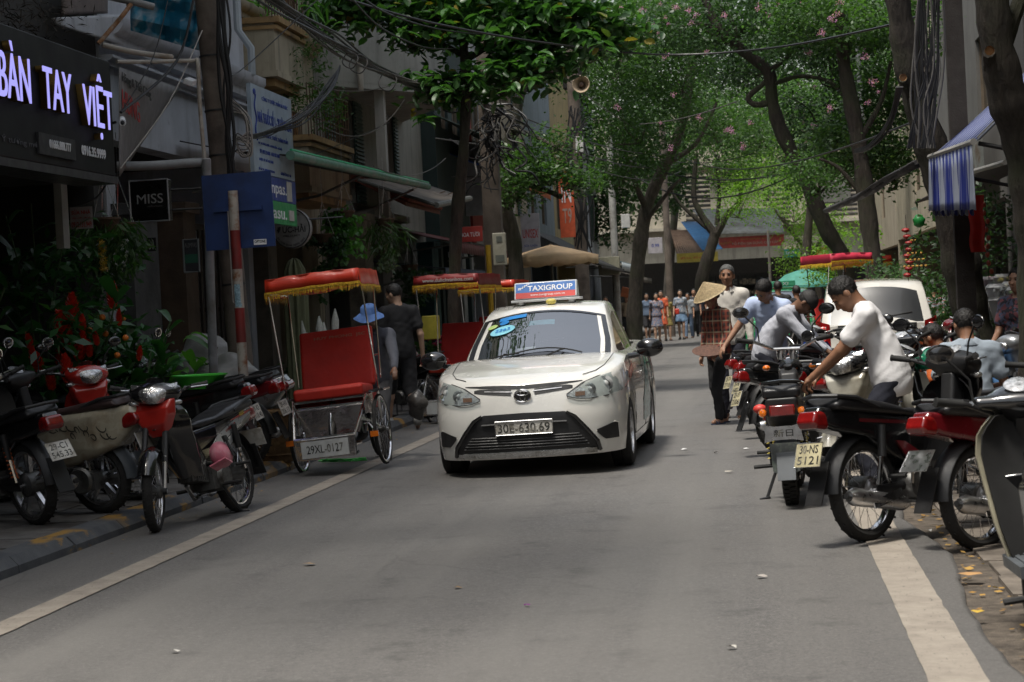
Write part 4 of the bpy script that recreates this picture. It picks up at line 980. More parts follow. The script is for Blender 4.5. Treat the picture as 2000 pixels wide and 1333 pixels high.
def make_bike(label, kind='wave', loc=(0, 0, 0), yaw=0, lean=0, steer=0, body=None, trim=None, accent=None, plate_text=None, plate_mat=None, mirrors=True, wheel='spoke', group=None, stand=True, front_detail=True, seatm=None, shield=None, spring=None, grip=None, basket=False, plate_tilt=-.35, mudg=None):
 t = thing('motorbike' if kind != 'scooter' else 'scooter', label, 'motorbike', loc, yaw, group, tilt=(0, lean))
 body = body or M_BLK; trim = trim or M_BLK; accent = accent or body; shield = shield or body
 sc = kind == 'scooter'; mp = kind == 'moped'
 Rr, wr = (.255, .10) if sc else (.245, .105) if mp else (.29, .085); Rf, wf = (.255, .09) if sc else (.24, .09) if mp else (.285, .072)
 FY = 1.24; S_ = steerM(steer)
 wheel_obj(t, Rr, wr, wheel, None, (0, 0, Rr), knob=mp, brake=not sc)
 wheel_obj(t, Rf, wf, wheel, S_, (0, FY, Rf), brake=False)
 # fork, front mudguard
 def fk(b):
  for sx in (-1, 1):
   b.mat(M_STEEL); b.tube([(sx*.075, FY, Rf), (sx*.075, FY-.09, Rf+.24)], .017, 8); b.mat(M_BLK); b.tube([(sx*.075, FY-.075, Rf+.2), (sx*.07, FY-.20, .72)], .022, 8)
   b.mat(M_BLK); b.lathe([(0, -.02), (.025, -.02), (.025, .02), (0, .02)], c=(sx*.075, FY, Rf), axis='x', n=10)
  b.tube([(0, 1.04, .70), (0, .96, .92)], .03, 8)
 link('fork', xf_mesh(cmb('fork%s' % kind, fk), S_), None, t)
 fm = cmb('ffend%s' % kind, lambda b: fender_arc(b, (0, FY, Rf), Rf+.035, R_(25), R_(172 if not sc else 165), .062 if not sc else .075))
 put('front_mudguard', xf_mesh(fm, S_), mudg or (accent if not sc else body), t)
 # handlebar cowl, lamp
 if sc or kind == 'wave':
  cw = vkey('cowl_'+kind); cwm = xf_mesh(cw, S_); co = put('headset', cwm, trim if kind == 'wave' else body, t)
  lm = MB()
  if kind == 'wave':
   P = []
   for i in range(9):
    row = []
    for j in range(15):
     u = (j/14-.5)*2; v = i/8; x = u*.165*(1-.4*(1-v)**2); z = .895+v*.125+.02*u*u; y = 1.118-.085*u*u-.06*(v-.35)**2*2-.002; row.append((x, y+.012, z))
    P.append(row)
   lm.grid(P)
  else:
   lm.ell((0, 1.10, .95), (.085, .03, .045), 18, 10)
  lo = link('headlight', xf_mesh(lm.mesh('headlight'), S_), mt('bike_lamp', (.5, .5, .5), .18, .85, vs=45, var=.5, bmp=.6, bs=60, coat=.6), t)
  gc = MB(); gc.lathe([(0, .012), (.05, .008), (.062, 0)], c=(0, 0, 0), axis='z', n=24); _xform(gc, S_ @ Matrix.Translation((0, .965, 1.055)) @ Matrix.Rotation(.45, 4, 'X')); gc.build('speedometer', mt('dial', (.35, .36, .38), .2, coat=1, vs=60, var=.6), t)
 else:
  lm = MB().mat(M_GBLK); lm.lathe([(0, -.09), (.05, -.085), (.08, -.04), (.088, .0)], c=(0, 1.13, .88), axis='y', n=22); lm.mat(M_CHR); lm.lathe([(.088, 0), (.093, .006), (.083, .012)], c=(0, 1.13, .88), axis='y', n=22); lm.lathe([(0, .01), (.083, .004)], c=(0, 1.13, .88), axis='y', n=22)
  put('headlight', xf_mesh(lm.mesh('headlight'), S_), None, t)
  gc = MB().mat(M_CHR)
  for sx in (-1, 1): gc.lathe([(0, .03), (.036, .03), (.036, 0), (.03, -.04)], c=(sx*.045, 1.0, 1.0), axis='z', n=18)
  put('gauges', xf_mesh(gc.mesh('gauges'), S_), None, t)
 hz = 1.0 if kind == 'wave' else .99 if sc else 1.10
 def hb(b):
  b.mat(M_BLK if kind != 'moped' else M_STEEL)
  b.tube([(-.34, .80, hz+.02), (-.22, .86, hz), (-.10, .97, hz-.06), (.10, .97, hz-.06), (.22, .86, hz), (.34, .80, hz+.02)], .012, 8)
 link('handlebar', xf_mesh(cmb('hbar'+kind, hb), S_), None, t)
 for sx in (-1, 1):
  gp = MB(); gp.lathe([(.012, -.0), (.018, .0), (.0175, .05), (.0185, .055), (.0175, .11), (.021, .115), (.021, .125), (0, .127)], axis='z', n=12)
  d = Vector((sx*.12, -.06, .02)).normalized(); q = d.to_track_quat('Z', 'Y').to_matrix().to_4x4()
  put('grip', xf_mesh(gp.mesh('grip'), S_ @ Matrix.Translation((sx*.235, .852, hz+.003)) @ q), grip or M_GRIP, t)
  lv = MB(); lv.tube([(sx*.20, .91, hz-.005), (sx*.25, .935, hz), (sx*.36, .87, hz+.01)], [.007, .006, .005], 6); lv.tube([(sx*.2, .87, hz), (sx*.2, .91, hz-.005)], .012, 6)
  link('brake_lever', xf_mesh(lv.mesh('lever'), S_), M_STEEL, t)
  if mirrors:
   ms = MB(); ms.tube([(sx*.19, .89, hz+.0), (sx*.2, .90, hz+.1), (sx*.29, .86, hz+.2)], .006, 6)
   mo = link('mirror', xf_mesh(ms.mesh('mirror'), S_), M_BLKM, t)
   mm = MB().mat(M_GBLK); mm.ell((0, .012, 0), (.062, .02, .042), 18, 8); mm.mat(M_CHR); mm.lathe([(0, 0), (.058, 0)], axis='y', n=20)
   mm.v = [(x, y, z*(.68 if i >= 9*18 else 1)) for i, (x, y, z) in enumerate(mm.v)]
   link('mirror_head', xf_mesh(mm.mesh('mh', angle=60), S_ @ Matrix.Translation((sx*.31, .86, hz+.22)) @ Matrix.Rotation(-sx*.2, 4, 'Z') @ Matrix.Translation((0, 0, 0))), None, mo)
  if front_detail and kind != 'scooter':
   ti = MB(); ti.ell((sx*(.15 if kind == 'wave' else .17), 1.0 if kind == 'wave' else 1.08, .90), (.045 if kind == 'wave' else .03, .035, .022)); put('turn_signal', xf_mesh(ti.mesh('ti'), S_), M_ORL if kind != 'wave' else mt('bike_lamp'), t)
 # body panels
 if sc:
  put('side_cover', vkey('sc_body'), body, t); put('seat', vkey('sc_seat'), seatm or M_SEAT, t)
  fb = cmb('sc_floor', lambda b: (b.box((0, .66, .335), (.36, .42, .05)), [b.box((-.14+.04*i, .66, .363), (.02, .38, .008)) for i in range(8)])); put('floorboard', fb, M_MUD, t)
  put('leg_shield', vkey('sc_shield'), shield, t); put('inner_shield', vkey('sc_inner'), trim, t)
 elif mp:
  put('side_cover', vkey('mp_body'), body, t); put('seat', vkey('mp_seat'), seatm or M_SEAT, t); put('frame', vkey('mp_frame'), trim, t)
 else:
  put('side_cover', vkey('wv_body'), body, t); put('seat', vkey('wv_seat'), seatm or M_SEAT, t); put('frame_cover', vkey('wv_spine'), trim, t)
  put('leg_shield', vkey('wv_shield'), shield, t)
  put('front_cowl', vkey('wv_nose'), accent, t)
 # engine, exhaust, swing arm, shocks
 def eng(b):
  b.mat(M_ENG); b.box((0, .40, .30), (.2, .26, .17)); b.lathe([(0, -.13), (.08, -.13), (.1, -.1), (.1, .1), (.08, .13), (0, .13)], c=(0, .36, .29), axis='x', n=22)
  b.lathe([(0, .12), (.06, .14), (.062, .12)], c=(0, .42, .33), axis='x', n=16)
  for i in range(6): b.box((0, .56+i*.028, .34+i*.004), (.15, .014, .13))
  b.box((0, .74, .36), (.12, .06, .11))
 def sceng(b):
  b.mat(M_ENG); b.prism([(-.07, .2), (.36, .2), (.44, .27), (.40, .37), (.1, .36), (-.06, .32)], -.17, -.06, 'x'); b.lathe([(0, -.17), (.085, -.19), (.1, -.17)], c=(0, .05, .27), axis='x', n=20); b.box((0, .3, .3), (.2, .2, .16))
 put('engine', cmb('eng%d' % sc, sceng if sc else eng), None, t)
 def exh(b):
  b.mat(M_STEEL if not mp else M_BLK); b.tube([(.05, .68, .28), (.10, .5, .17), (.13, .2, .2)], .016, 8); b.tube([(.13, .22, .19), (.14, .16, .20), (.15, -.28, .28), (.15, -.32, .285)], [.022, .045, .052, .03], 14); b.mat(M_BLK); b.tube([(.15, -.32, .285), (.15, -.345, .29)], .018, 8)
  b.mat(M_CHR); b.box((.185, -.02, .245), (.01, .26, .05), rotm(.18, 0, 0))
 if kind != 'moped' or True: put('exhaust', cmb('exh%d' % mp, exh), None, t)
 def sw(b):
  b.mat(M_BLK)
  for sx in (-1, 1): b.tube([(sx*.085, 0, Rr), (sx*.085, .4, .30)], .018, 6, squash=1.6)
  b.box((-.088, .2, .30), (.02, .42, .09))
 put('swing_arm', cmb('swing%s' % kind, sw), None, t)
 for sx in (-1, 1):
  def shk(b, sx=sx):
   b.mat(M_CHR); b.tube([(sx*.115, -.0, Rr+.03), (sx*.115, .05, .50)], .015, 8); b.mat(M_BLK); b.tube([(sx*.115, .055, .48), (sx*.115, .075, .66)], .026, 10)
   b.mat(spring or M_SPR); P = [Vector((sx*.115, .005, Rr+.06)).lerp(Vector((sx*.115, .065, .58)), i/64)+Vector((.026*math.cos(i*2*PI/8), 0, .026*math.sin(i*2*PI/8)*.3)) for i in range(65)]
   if spring or sc: b.tube(P, .005, 4)
  put('shock_absorber', cmb('shk%s%d%s' % (kind, sx, bool(spring)), shk), None, t)
 # rear mudguard, lamp, rail, plate
 rf = cmb('rfend%s' % kind, lambda b: (fender_arc(b, (0, 0, Rr), Rr+.06, R_(55), R_(178), .07), b.box((0, -.40, Rr+.08), (.12, .008, .26), rotm(-.42, 0, 0))))
 put('rear_mudguard', rf, M_MUD if mp or sc else M_BLK, t)
 if mp:
  q = MB(); q.box((0, -.36, .665), (.17, .03, .075)); o = q.build('tail_light', M_REDL, t); bevel(o, .01)
  for sx in (-1, 1): q = MB(); q.lathe([(0, -.03), (.022, -.026), (.03, 0), (.024, .03)], c=(sx*.13, -.36, .655), axis='y', n=16); q.build('turn_signal', M_ORL, t)
 else:
  put('tail_light', vkey('sc_tail' if sc else 'wv_tail'), M_REDL, t)
 def rail(b):
  b.mat(M_BLK if not mp else M_GBLK); zr = .80 if not sc else .82
  b.tube([(.13, .05, zr-.04), (.14, -.15, zr+.03), (.12, -.30, zr+.05), (.0, -.36, zr+.06), (-.12, -.30, zr+.05), (-.14, -.15, zr+.03), (-.13, .05, zr-.04)], .013, 8)
 put('grab_rail', cmb('rail'+kind, rail), None, t)
 if plate_text is not None:
  plate(t, plate_text, (0, -.45 if not sc else -.42, .535 if not sc else .53), plate_tilt, m=plate_mat)
 if stand:
  st = MB(); st.tube([(-.1, .42, .24), (-.19, .36, .02-math.tan(lean)*.0)], .011, 6); st.tube([(-.17, .36, .02), (-.24, .33, .012)], .01, 5); st.build('side_stand', M_BLK, t)
 for sx in (-1, 1):
  put('footrest', cmb('fr%d' % sx, lambda b: b.tube([(sx*.08, .42, .24), (sx*.27, .42, .235)], .014, 8)), M_GRIP, t); put('rear_footrest', cmb('rfr%d' % sx, lambda b: b.tube([(sx*.1, .12, .36), (sx*.22, .12, .36)], .012, 8)), M_GRIP, t)
 put('kick_lever', cmb('kick', lambda b: b.tube([(.12, .3, .3), (.2, .22, .42), (.26, .22, .43)], .009, 5)), M_STEEL, t)
 return t
def vkey(k):
 if k in _cache: return _cache[k]
 if k == 'wv_seat':
  return solid(k, [(-.32, .80), (-.30, .775), (.0, .735), (.3, .70), (.50, .665), (.60, .68), (.62, .705), (.52, .73), (.32, .742), (.15, .785), (-.1, .83), (-.28, .845)], .12, .035, wfn=lambda y, z: .135-.10*np.clip((y-.25)/.45, 0, 1)+0*z)
 if k == 'wv_body':
  return solid(k, [(-.42, .755), (-.40, .70), (-.28, .655), (-.02, .60), (.22, .46), (.40, .38), (.52, .40), (.62, .55), (.64, .66), (.3, .70), (-.25, .785), (-.38, .80)], .1, .025, wfn=lambda y, z: .105-.05*np.clip((-y-.1)/.35, 0, 1)-.05*np.clip((y-.35)/.3, 0, 1)-.25*np.clip(.6-z, 0, .3)**1.0*.4)
 if k == 'wv_spine':
  return solid(k, [(.48, .42), (.60, .34), (.80, .42), (1.02, .72), (1.0, .90), (.90, .92), (.86, .74), (.70, .56), (.58, .60)], .05, .025, wfn=lambda y, z: .05+.02*np.clip((.6-z)/.3, 0, 1)+0*y)
 if k == 'wv_tail':
  return solid(k, [(-.46, .72), (-.44, .68), (-.34, .665), (-.28, .72), (-.36, .78), (-.43, .775)], .07, .022)
 if k == 'sc_tail':
  return solid(k, [(-.45, .70), (-.43, .66), (-.30, .62), (-.25, .69), (-.36, .75), (-.42, .745)], .11, .022)
 if k == 'sc_body':
  return solid(k, [(-.43, .74), (-.41, .68), (-.25, .50), (.02, .40), (.22, .33), (.42, .33), (.50, .42), (.50, .66), (.30, .735), (-.1, .77), (-.38, .80)], .17, .05, wfn=lambda y, z: .165-.09*np.clip((-y-.1)/.35, 0, 1)-.05*np.clip((y-.3)/.25, 0, 1)-.10*np.clip((.5-z)/.2, 0, 1)*.5)
 if k == 'sc_seat':
  return solid(k, [(-.30, .80), (-.1, .765), (.25, .725), (.48, .68), (.56, .70), (.56, .74), (.35, .765), (.18, .79), (-.05, .835), (-.26, .845)], .14, .035, wfn=lambda y, z: .145-.05*np.clip((y-.3)/.3, 0, 1)+0*z)
 if k == 'mp_seat':
  return solid(k, [(-.34, .80), (-.33, .745), (.2, .70), (.62, .70), (.64, .74), (.3, .775), (.1, .80), (-.3, .83)], .13, .03, wfn=lambda y, z: .13-.05*np.clip((y-.3)/.3, 0, 1)+0*z)
 if k == 'mp_body':
  return solid(k, [(-.36, .75), (-.35, .63), (-.2, .56), (.15, .50), (.30, .34), (.50, .34), (.60, .70), (.2, .72)], .11, .025)
 if k == 'mp_frame':
  return solid(k, [(.45, .36), (.62, .30), (.86, .36), (1.02, .74), (.98, .9), (.9, .86), (.80, .55), (.65, .46)], .07, .03)
 if k == 'wv_nose':
  def f(x, y, z):
   d = sd_poly(y, z, [(1.04, .62), (1.10, .74), (1.10, .86), (1.04, .93), (.97, .93), (.97, .70)])+.02
   e = np.abs(x)-np.interp(z, [.60, .7, .8, .9], [.035, .10, .155, .17])+.35*(y-1.0)+.0; e = np.maximum(e, -.2)
   return smax(d, e*.85, .02)
  me = vdb_mesh(f, (-.24, .9, .58), (.24, 1.14, .97), .008, k, 0, 1)
 elif k in ('wv_shield', 'sc_shield', 'sc_inner'):
  mb = MB(); sc = k[:2] == 'sc'; P = []; Q = []
  for i in range(17):
   v = i/16; z = (.33+.55*v) if not sc else (.34+.60*v)
   W = float(np.interp(v, [0, .25, .5, .75, .9, 1], [.10, .15, .18, .19, .165, .10] if not sc else [.17, .20, .21, .22, .20, .13]))
   yc = float(np.interp(v, [0, .3, .6, 1], [.78, .90, .985, 1.0] if not sc else [.86, .92, .99, 1.03]))
   if k == 'sc_inner': yc -= .05; W *= .93
   row = []; row2 = []
   for j in range(17):
    u = (j/16-.5)*2; bend = (.13 if not sc else .10)*abs(u)**1.7
    x, y = u*W, yc-bend+.02
    row.append((x, y, z)); row2.append((x*.985, y-.016, z))
   P.append(row); Q.append(row2)
  mb.grid(P); mb.grid(Q)
  edge = lambda R: R[0]+[r[-1] for r in R[1:-1]]+R[-1][::-1]+[r[0] for r in R[1:-1][::-1]]
  mb.grid([edge(P), edge(Q)], closed_u=True); me = mb.mesh(k, angle=50)
  if k == 'sc_shield': pass
 elif k == 'cowl_wave':
  me = vdb_mesh(lambda x, y, z: smin(s_ell(x, y, z, (0, 1.0, .962), (.18, .105, .09)), s_box(x, y, z, (0, .95, .985), (.18, .05, .035), .03), .04), (-.22, .82, .84), (.22, 1.16, 1.1), .009, k, 0, 1)
 elif k == 'cowl_scooter':
  me = vdb_mesh(lambda x, y, z: smin(s_ell(x, y, z, (0, 1.01, .97), (.15, .10, .085)), s_box(x, y, z, (0, .93, .985), (.20, .04, .03), .03), .05), (-.25, .82, .84), (.25, 1.16, 1.1), .009, k, 0, 1)
 me.materials.append(M_BLK); _cache[k] = me; return me
def dirv(dx, dy): return math.atan2(-dx, dy)        # yaw whose forward is (dx, dy)
P_RED = mt('paint_red', (.42, .025, .018), .2, coat=1, var=.06, vs=3); P_DRED = mt('paint_dark_red', (.14, .008, .012), .2, coat=1, var=.1, vs=3)
P_CREAM = mt('paint_cream', (.40, .36, .27), .3, coat=.8, var=.08, vs=3, dirt=(.25, .19, .12), dirt_s=5); P_BLACK = M_GBLK; P_SILV = mt('paint_silver', (.30, .31, .32), .3, .6, coat=.6, var=.1)
P_WHITE = mt('paint_offwhite', (.55, .53, .46), .35, coat=.5, var=.06, dirt=(.3, .27, .2), dirt_s=3); P_BLUE = mt('paint_blue', (.02, .06, .3), .25, coat=1, var=.1)
GL, GR = 'motorbikes parked on the left pavement', 'motorbikes parked on the right side'
# ---- left side
g0 = G(470, 1000); wave1 = make_bike('red and black motorbike with a pink helmet hanging from it beside the left kerb', 'wave', (g0.x, g0.y+.0, 0), dirv(-.27, -1.38), R_(9), R_(20), body=P_BLACK, trim=P_BLACK, accent=P_RED, shield=P_BLACK, mudg=P_BLACK, mirrors=False, group=GL, plate_text='', seatm=M_SEAT)
# silver and red graphics on its flanks
for sx in (-1, 1):
 for nm, poly, m_ in (('decal', [(.0, .70), (.34, .60), (.52, .50), (.30, .53), (.05, .62), (-.3, .74)], P_SILV), ('decal', [(-.34, .765), (-.1, .70), (.1, .69), (-.12, .735)], P_RED), ('decal', [(.1, .60), (.36, .49), (.46, .44), (.3, .46), (.12, .53)], P_SILV), ('decal', [(.02, .675), (.2, .625), (.2, .605), (.02, .65)], P_RED)):
  d_ = MB(); d_.add([(sx*.1075, y, z) for y, z in poly], [tuple(range(len(poly)))]); d_.build(nm, m_, wave1, smooth=False)
for sx in (-1, 1): text_obj('decal_lettering', 'RSX', .085, .03, mt('decal_yellow', (.6, .5, .05), .4), wave1, Matrix.Translation((sx*.1095, -.12, .735)) @ Matrix.Rotation(sx*PI/2, 4, 'Z') @ Matrix.Rotation(sx*.2, 4, 'Y'), .0006, bold=.02)
pc = MB(); pc.ell((0, 0, 0), (.085, .075, .10), 20, 12); pc.box((0, .07, -.07), (.14, .09, .012), rotm(.5, 0, 0)); o = pc.build('helmet', mt('pink_shell', (.55, .16, .22), .45, vs=12, dirt=(.6, .3, .34), dirt_s=9)); tag(o, 'pink helmet hanging from the red and black motorbike', 'helmet')
o.matrix_world = wave1.matrix_basis @ Matrix.Translation((-.22, .57, .45)) @ Matrix.Rotation(.3, 4, 'Y')
st_ = MB(); st_.box((-.088, 0, .02), (.006, .03, .15)); st_.box((-.086, .0, .09), (.02, .05, .04)); st_.build('strap', M_BLKM, o)
g1 = G(205, 1003, .1); sc1 = make_bike('cream scooter with dragon decals and brown seat on the left pavement', 'scooter', (g1.x, g1.y, .1), dirv(-1.0, .32), R_(-5), R_(15), body=P_CREAM, trim=M_BLK, wheel='cast', group=GL, plate_text='', seatm=mt('seat_brown', (.05, .03, .028), .45), shield=P_CREAM)
rng = random.Random(3)
M_TATTOO = mt('decal_dark', (.045, .04, .03), .5)
for k in range(16):
 y, z = .42-.045*k+rng.uniform(-.02, .02), .66-.004*k+rng.uniform(-.035, .035); q = MB(); P = [(0, 0)]; a = rng.uniform(0, 6)
 pts = [(-.1715, y+.045*math.cos(s_*.5+a)*(1-s_/14)+s_*.003, z+.022*math.sin(s_*.7+a)) for s_ in range(9)]; q.tube(pts, [.006*(1-abs(i-3)/8) for i in range(9)], 4)
 q.v = [(-.1735+(x+.1715)*.15, yy, zz) for x, yy, zz in q.v]; q.build('decal', M_TATTOO, sc1)
g2 = G(75, 1025, .1); bk2 = make_bike('black scooter with a two line white plate at the left edge', 'wave', (g2.x, g2.y, .1), dirv(-.92, .75), R_(-7), R_(10), body=P_BLACK, wheel='cast', group=GL, plate_text='29-C1\n545.33', spring=mt('spring_orange', (.6, .12, .02), .5), plate_tilt=-.6)
g3 = G(255, 985, .1); bk3 = make_bike('black motorbike with spoked wheels tucked behind the cream scooter', 'wave', (g3.x-.05, g3.y+.25, .1), dirv(-1, .3), R_(-6), 0, body=P_BLACK, group=GL, plate_text='')
g4 = G(395, 960, .1); make_bike('red scooter facing the road with both mirrors up beside the flower stall', 'wave', (-5.9, 16.7, .1), dirv(.55, -.9), R_(6), R_(10), body=P_DRED, accent=P_RED, shield=P_RED, trim=P_RED, group=GL)
make_bike('black motorbike carrying a green basket behind the red and black one', 'wave', (-4.85, 17.3, .1), dirv(-1, .12), R_(-6), R_(20), body=P_BLACK, accent=P_DRED, group=GL, plate_text='29-X3\n118.40')
make_bike('dark motorbike with a red tail light next to the woven barrel', 'wave', (-4.75, 18.0, .1), dirv(-1, .2), R_(-7), R_(10), body=P_DRED, trim=P_BLACK, group=GL, plate_text='29-H1\n206.17')
make_bike('black motorbike behind the chrome front of the pedicab', 'scooter', (-4.95, 19.1, .1), dirv(-1, .1), R_(-5), R_(10), body=P_SILV, group=GL, wheel='cast')
make_bike('black motorbike at the far left edge with only its tail in view', 'wave', (-4.95, 11.15, .1), dirv(-1, -.55), R_(-7), R_(0), body=P_BLACK, group=GL, wheel='cast')
for i, (x, y, dx, c, lab) in enumerate([(-4.3, 25.6, -.8, P_BLACK, 'black motorbike parked just behind the walking man'), (-4.45, 26.8, -.9, P_DRED, 'dark red motorbike left of the second pedicab'), (-4.4, 28.0, -.8, P_BLACK, 'motorbike with chrome wheel showing left of the taxi mirror'),
  (-5.3, 29.6, -.5, P_SILV, 'silver scooter between the pedicabs')]):
 make_bike(lab, 'wave' if i != 3 else 'scooter', (x, y, .05), dirv(dx, .5), R_(-6), .2, body=c, group=GL, plate_text='')
# ---- right side
g5 = G(1690, 1058); dream = make_bike('black motorbike with yellowed plate and red tail lamp beside the man in white', 'wave', (g5.x+.02, g5.y, 0), dirv(.66, .75), R_(-4), R_(-8), body=P_BLACK, accent=P_BLACK, group=GR, plate_text='30-NS\n5121', plate_mat=M_PLATEY, stand=False)
for sx in (-1, 1):
 d_ = MB(); d_.box((sx*.108, .1, .68), (.003, .42, .02), rotm(-.1, 0, 0)); d_.build('decal', P_DRED, dream)
 d_ = MB(); d_.prism([(.20, .56), (.28, .55), (.52, .42), (.42, .40), (.30, .44)], sx*.1, sx*.115, 'x'); d_.build('side_badge', P_DRED, dream)
g6 = G(1548, 985); moped = make_bike('small black moped seen from behind with orange indicators and chrome name plate', 'moped', (g6.x, g6.y, 0), dirv(.06, 1), R_(-2), R_(-4), body=M_BLK, trim=M_BLK, group=GR, mirrors=True, spring=mt('spring_yellow', (.45, .35, .05), .5), wheel='cast', seatm=M_SEAT, grip=M_GRIP)
q = MB(); q.prism([(-.13, -.06), (-.06, -.045), (.06, -.045), (.13, -.06), (.12, 0), (.13, .06), (.06, .045), (-.06, .045), (-.13, .06), (-.12, 0)], -.008, .0, 'y', c=(0, -.42, .52)); bp = q.build('name_plate', M_STEEL, moped)
text_obj('name_plate_lettering', '新日', .13, .05, M_INK, bp, Matrix.Translation((0, -.431, .52)), .001, bold=.012)
q = MB(); q.prism([(-.09, .26), (-.1, .45), (.1, .45), (.09, .26), (.0, .22)], -.006, .0, 'y', c=(0, -.37, 0)); q.build('mud_flap', mt('flap_grey', (.10, .11, .11), .6, dirt=(.2, .24, .2), dirt_s=12), moped)
q = MB()
for s_ in range(3): q.ell((.17+.03*s_, .85+.02*s_, 1.03-.03*s_), (.05, .04, .035), 10, 6)
o = q.build('plastic_bag', mt('bag_red', (.6, .05, .04), .5)); tag(o, 'crumpled red plastic bag hooked to the moped near its plate', 'bag'); o.matrix_world = Matrix.Translation((g6.x-.36, g6.y-.32, -.40))
make_bike('dark red motorbike tail with clear lamp right of the big black motorbike', 'wave', (1.18, 11.35, -.04), dirv(.72, .70), R_(-4), 0, body=P_DRED, accent=P_DRED, shield=P_BLACK, trim=P_BLACK, group=GR, plate_text='', plate_mat=M_STEEL, mirrors=False, plate_tilt=-.7)
near = make_bike('black scooter with cream edged leg shield at the right edge', 'scooter', (1.24, 7.75, -.04), dirv(-.05, 1), R_(-6), R_(-10), body=M_GBLK, shield=mt('shield_cream', (.40, .37, .27), .35), trim=M_BLKM, group=GR, wheel='cast')
q = MB(); q.box((0, .905, .60), (.24, .02, .17)); q.box((0, .90, .75), (.05, .02, .05)); bevel(q.build('glove_box', M_GBLK, near), .008); q = MB(); q.tube([(-.03, .9, .5), (0, .86, .48), (.03, .9, .5)], .006, 6); q.build('bag_hook', M_STEEL, near)
g7 = G(1455, 843)
for i, (x, y, dx, dy, kind, body, acc, ptxt, lab) in enumerate([
  (.10, 21.3, .93, .38, 'wave', P_BLACK, P_DRED, '29-T4\n7718', 'black motorbike whose tail the light blue shirt man is holding'),
  (.20, 20.1, .93, .38, 'wave', P_DRED, P_SILV, '30-H6\n4402', 'motorbike with grey side trim under the grey shirted man'),
  (.22, 17.9, .93, .40, 'wave', P_BLACK, P_BLACK, '29-V7\n3306', 'motorbike with a red lamp and tilted yellow plate left of the moped'),
  (.6, 17.4, .6, .8, 'wave', P_BLACK, P_BLACK, '', 'black motorbike in the middle of the right hand row'),
  (1.6, 18.6, .8, -.4, 'wave', P_WHITE, P_WHITE, None, 'white fronted motorbike behind the man in the white t-shirt'),
  (1.05, 15.3, -.35, -.9, 'wave', P_WHITE, P_WHITE, None, 'cream leg shield motorbike with a black headset and round mirror'),
  (2.0, 22.0, -.9, .1, 'scooter', P_RED, P_RED, None, 'red scooter in front of the white utility car'),
  (2.6, 20.6, -.8, .3, 'wave', P_BLACK, P_RED, None, 'black motorbike with an upright handlebar beside the tree trunk'),
  (1.45, 24.0, -.7, .5, 'wave', P_BLUE, P_BLUE, None, 'blue trimmed motorbike below the utility car window'),
  (.75, 22.5, .9, .3, 'wave', P_BLACK, P_BLACK, '', 'black motorbike with a red handgrip behind the grey shirted man'),
  (3.3, 25.5, -.9, .5, 'scooter', P_DRED, P_DRED, None, 'dark red scooter by the flower wrappings on the right'),
  (2.9, 17.6, -.7, -.6, 'scooter', P_SILV, P_SILV, None, 'silver scooter between the seated men and the right edge'),
  (.75, 16.2, .55, .85, 'wave', P_BLACK, P_BLACK, None, 'dark motorbike squeezed between the moped and the bending man'),
  (.55, 18.9, .9, .4, 'wave', P_DRED, P_BLACK, None, 'dark red motorbike deep in the right hand row'),
  (1.25, 17.0, .3, .95, 'wave', P_BLACK, P_DRED, None, 'black motorbike beyond the cream leg shield'),
  (1.0, 20.3, .8, .5, 'wave', P_BLACK, P_SILV, None, 'black and silver motorbike behind the row of tails'),
  (1.9, 14.1, -.75, .35, 'wave', P_WHITE, P_BLACK, '', 'motorbike with a flat pale rack and green helmet on it')]):
 make_bike(lab, kind, (x, y, 0 if x < .9 else -.04), dirv(dx, dy), R_(5 if dx < 0 and i not in (0,) else -5), .15*(-1)**i, body=body, accent=acc, shield=body, trim=P_BLACK if kind == 'wave' else M_BLK, group=GR, mirrors=i in (4, 5, 6), plate_text=ptxt, plate_mat=M_PLATEY, grip=mt('grip_red', (.5, .04, .03), .6) if i == 9 else None)
for (x, y, z, lab) in ((1.22, 14.7, .90, 'green and white helmet on a seat right of the man in white'), (.72, 16.3, .80, 'green and white helmet on a seat behind the black motorbike')):
 h = thing('helmet', lab, 'helmet', (x, y, z), .6); b = MB(); b.ell((0, 0, 0), (.115, .135, .105), 24, 12, zlo=-.5); b.build('shell', mt('helmet_green', (.01, .17, .09), .2, coat=1, var=.05), h)
 b = MB(); b.grid([[(.118*math.sin(a)*math.cos(q), -.02+.137*math.sin(a)*math.sin(q)*.0+.05*q_, .108*math.cos(a)) for a in np.linspace(-1.5, 1.5, 15)] for q, q_ in ((0, -.3), (0, .3))]); b.build('stripe', M_LETW, h)
 b = MB(); b.grid([[(.14*math.sin(a), .10+.07*r_, -.02-.03*r_-.02*abs(a)) for a in np.linspace(-1, 1, 9)] for r_ in (0, 1)]); b.build('peak', M_LETW, h)
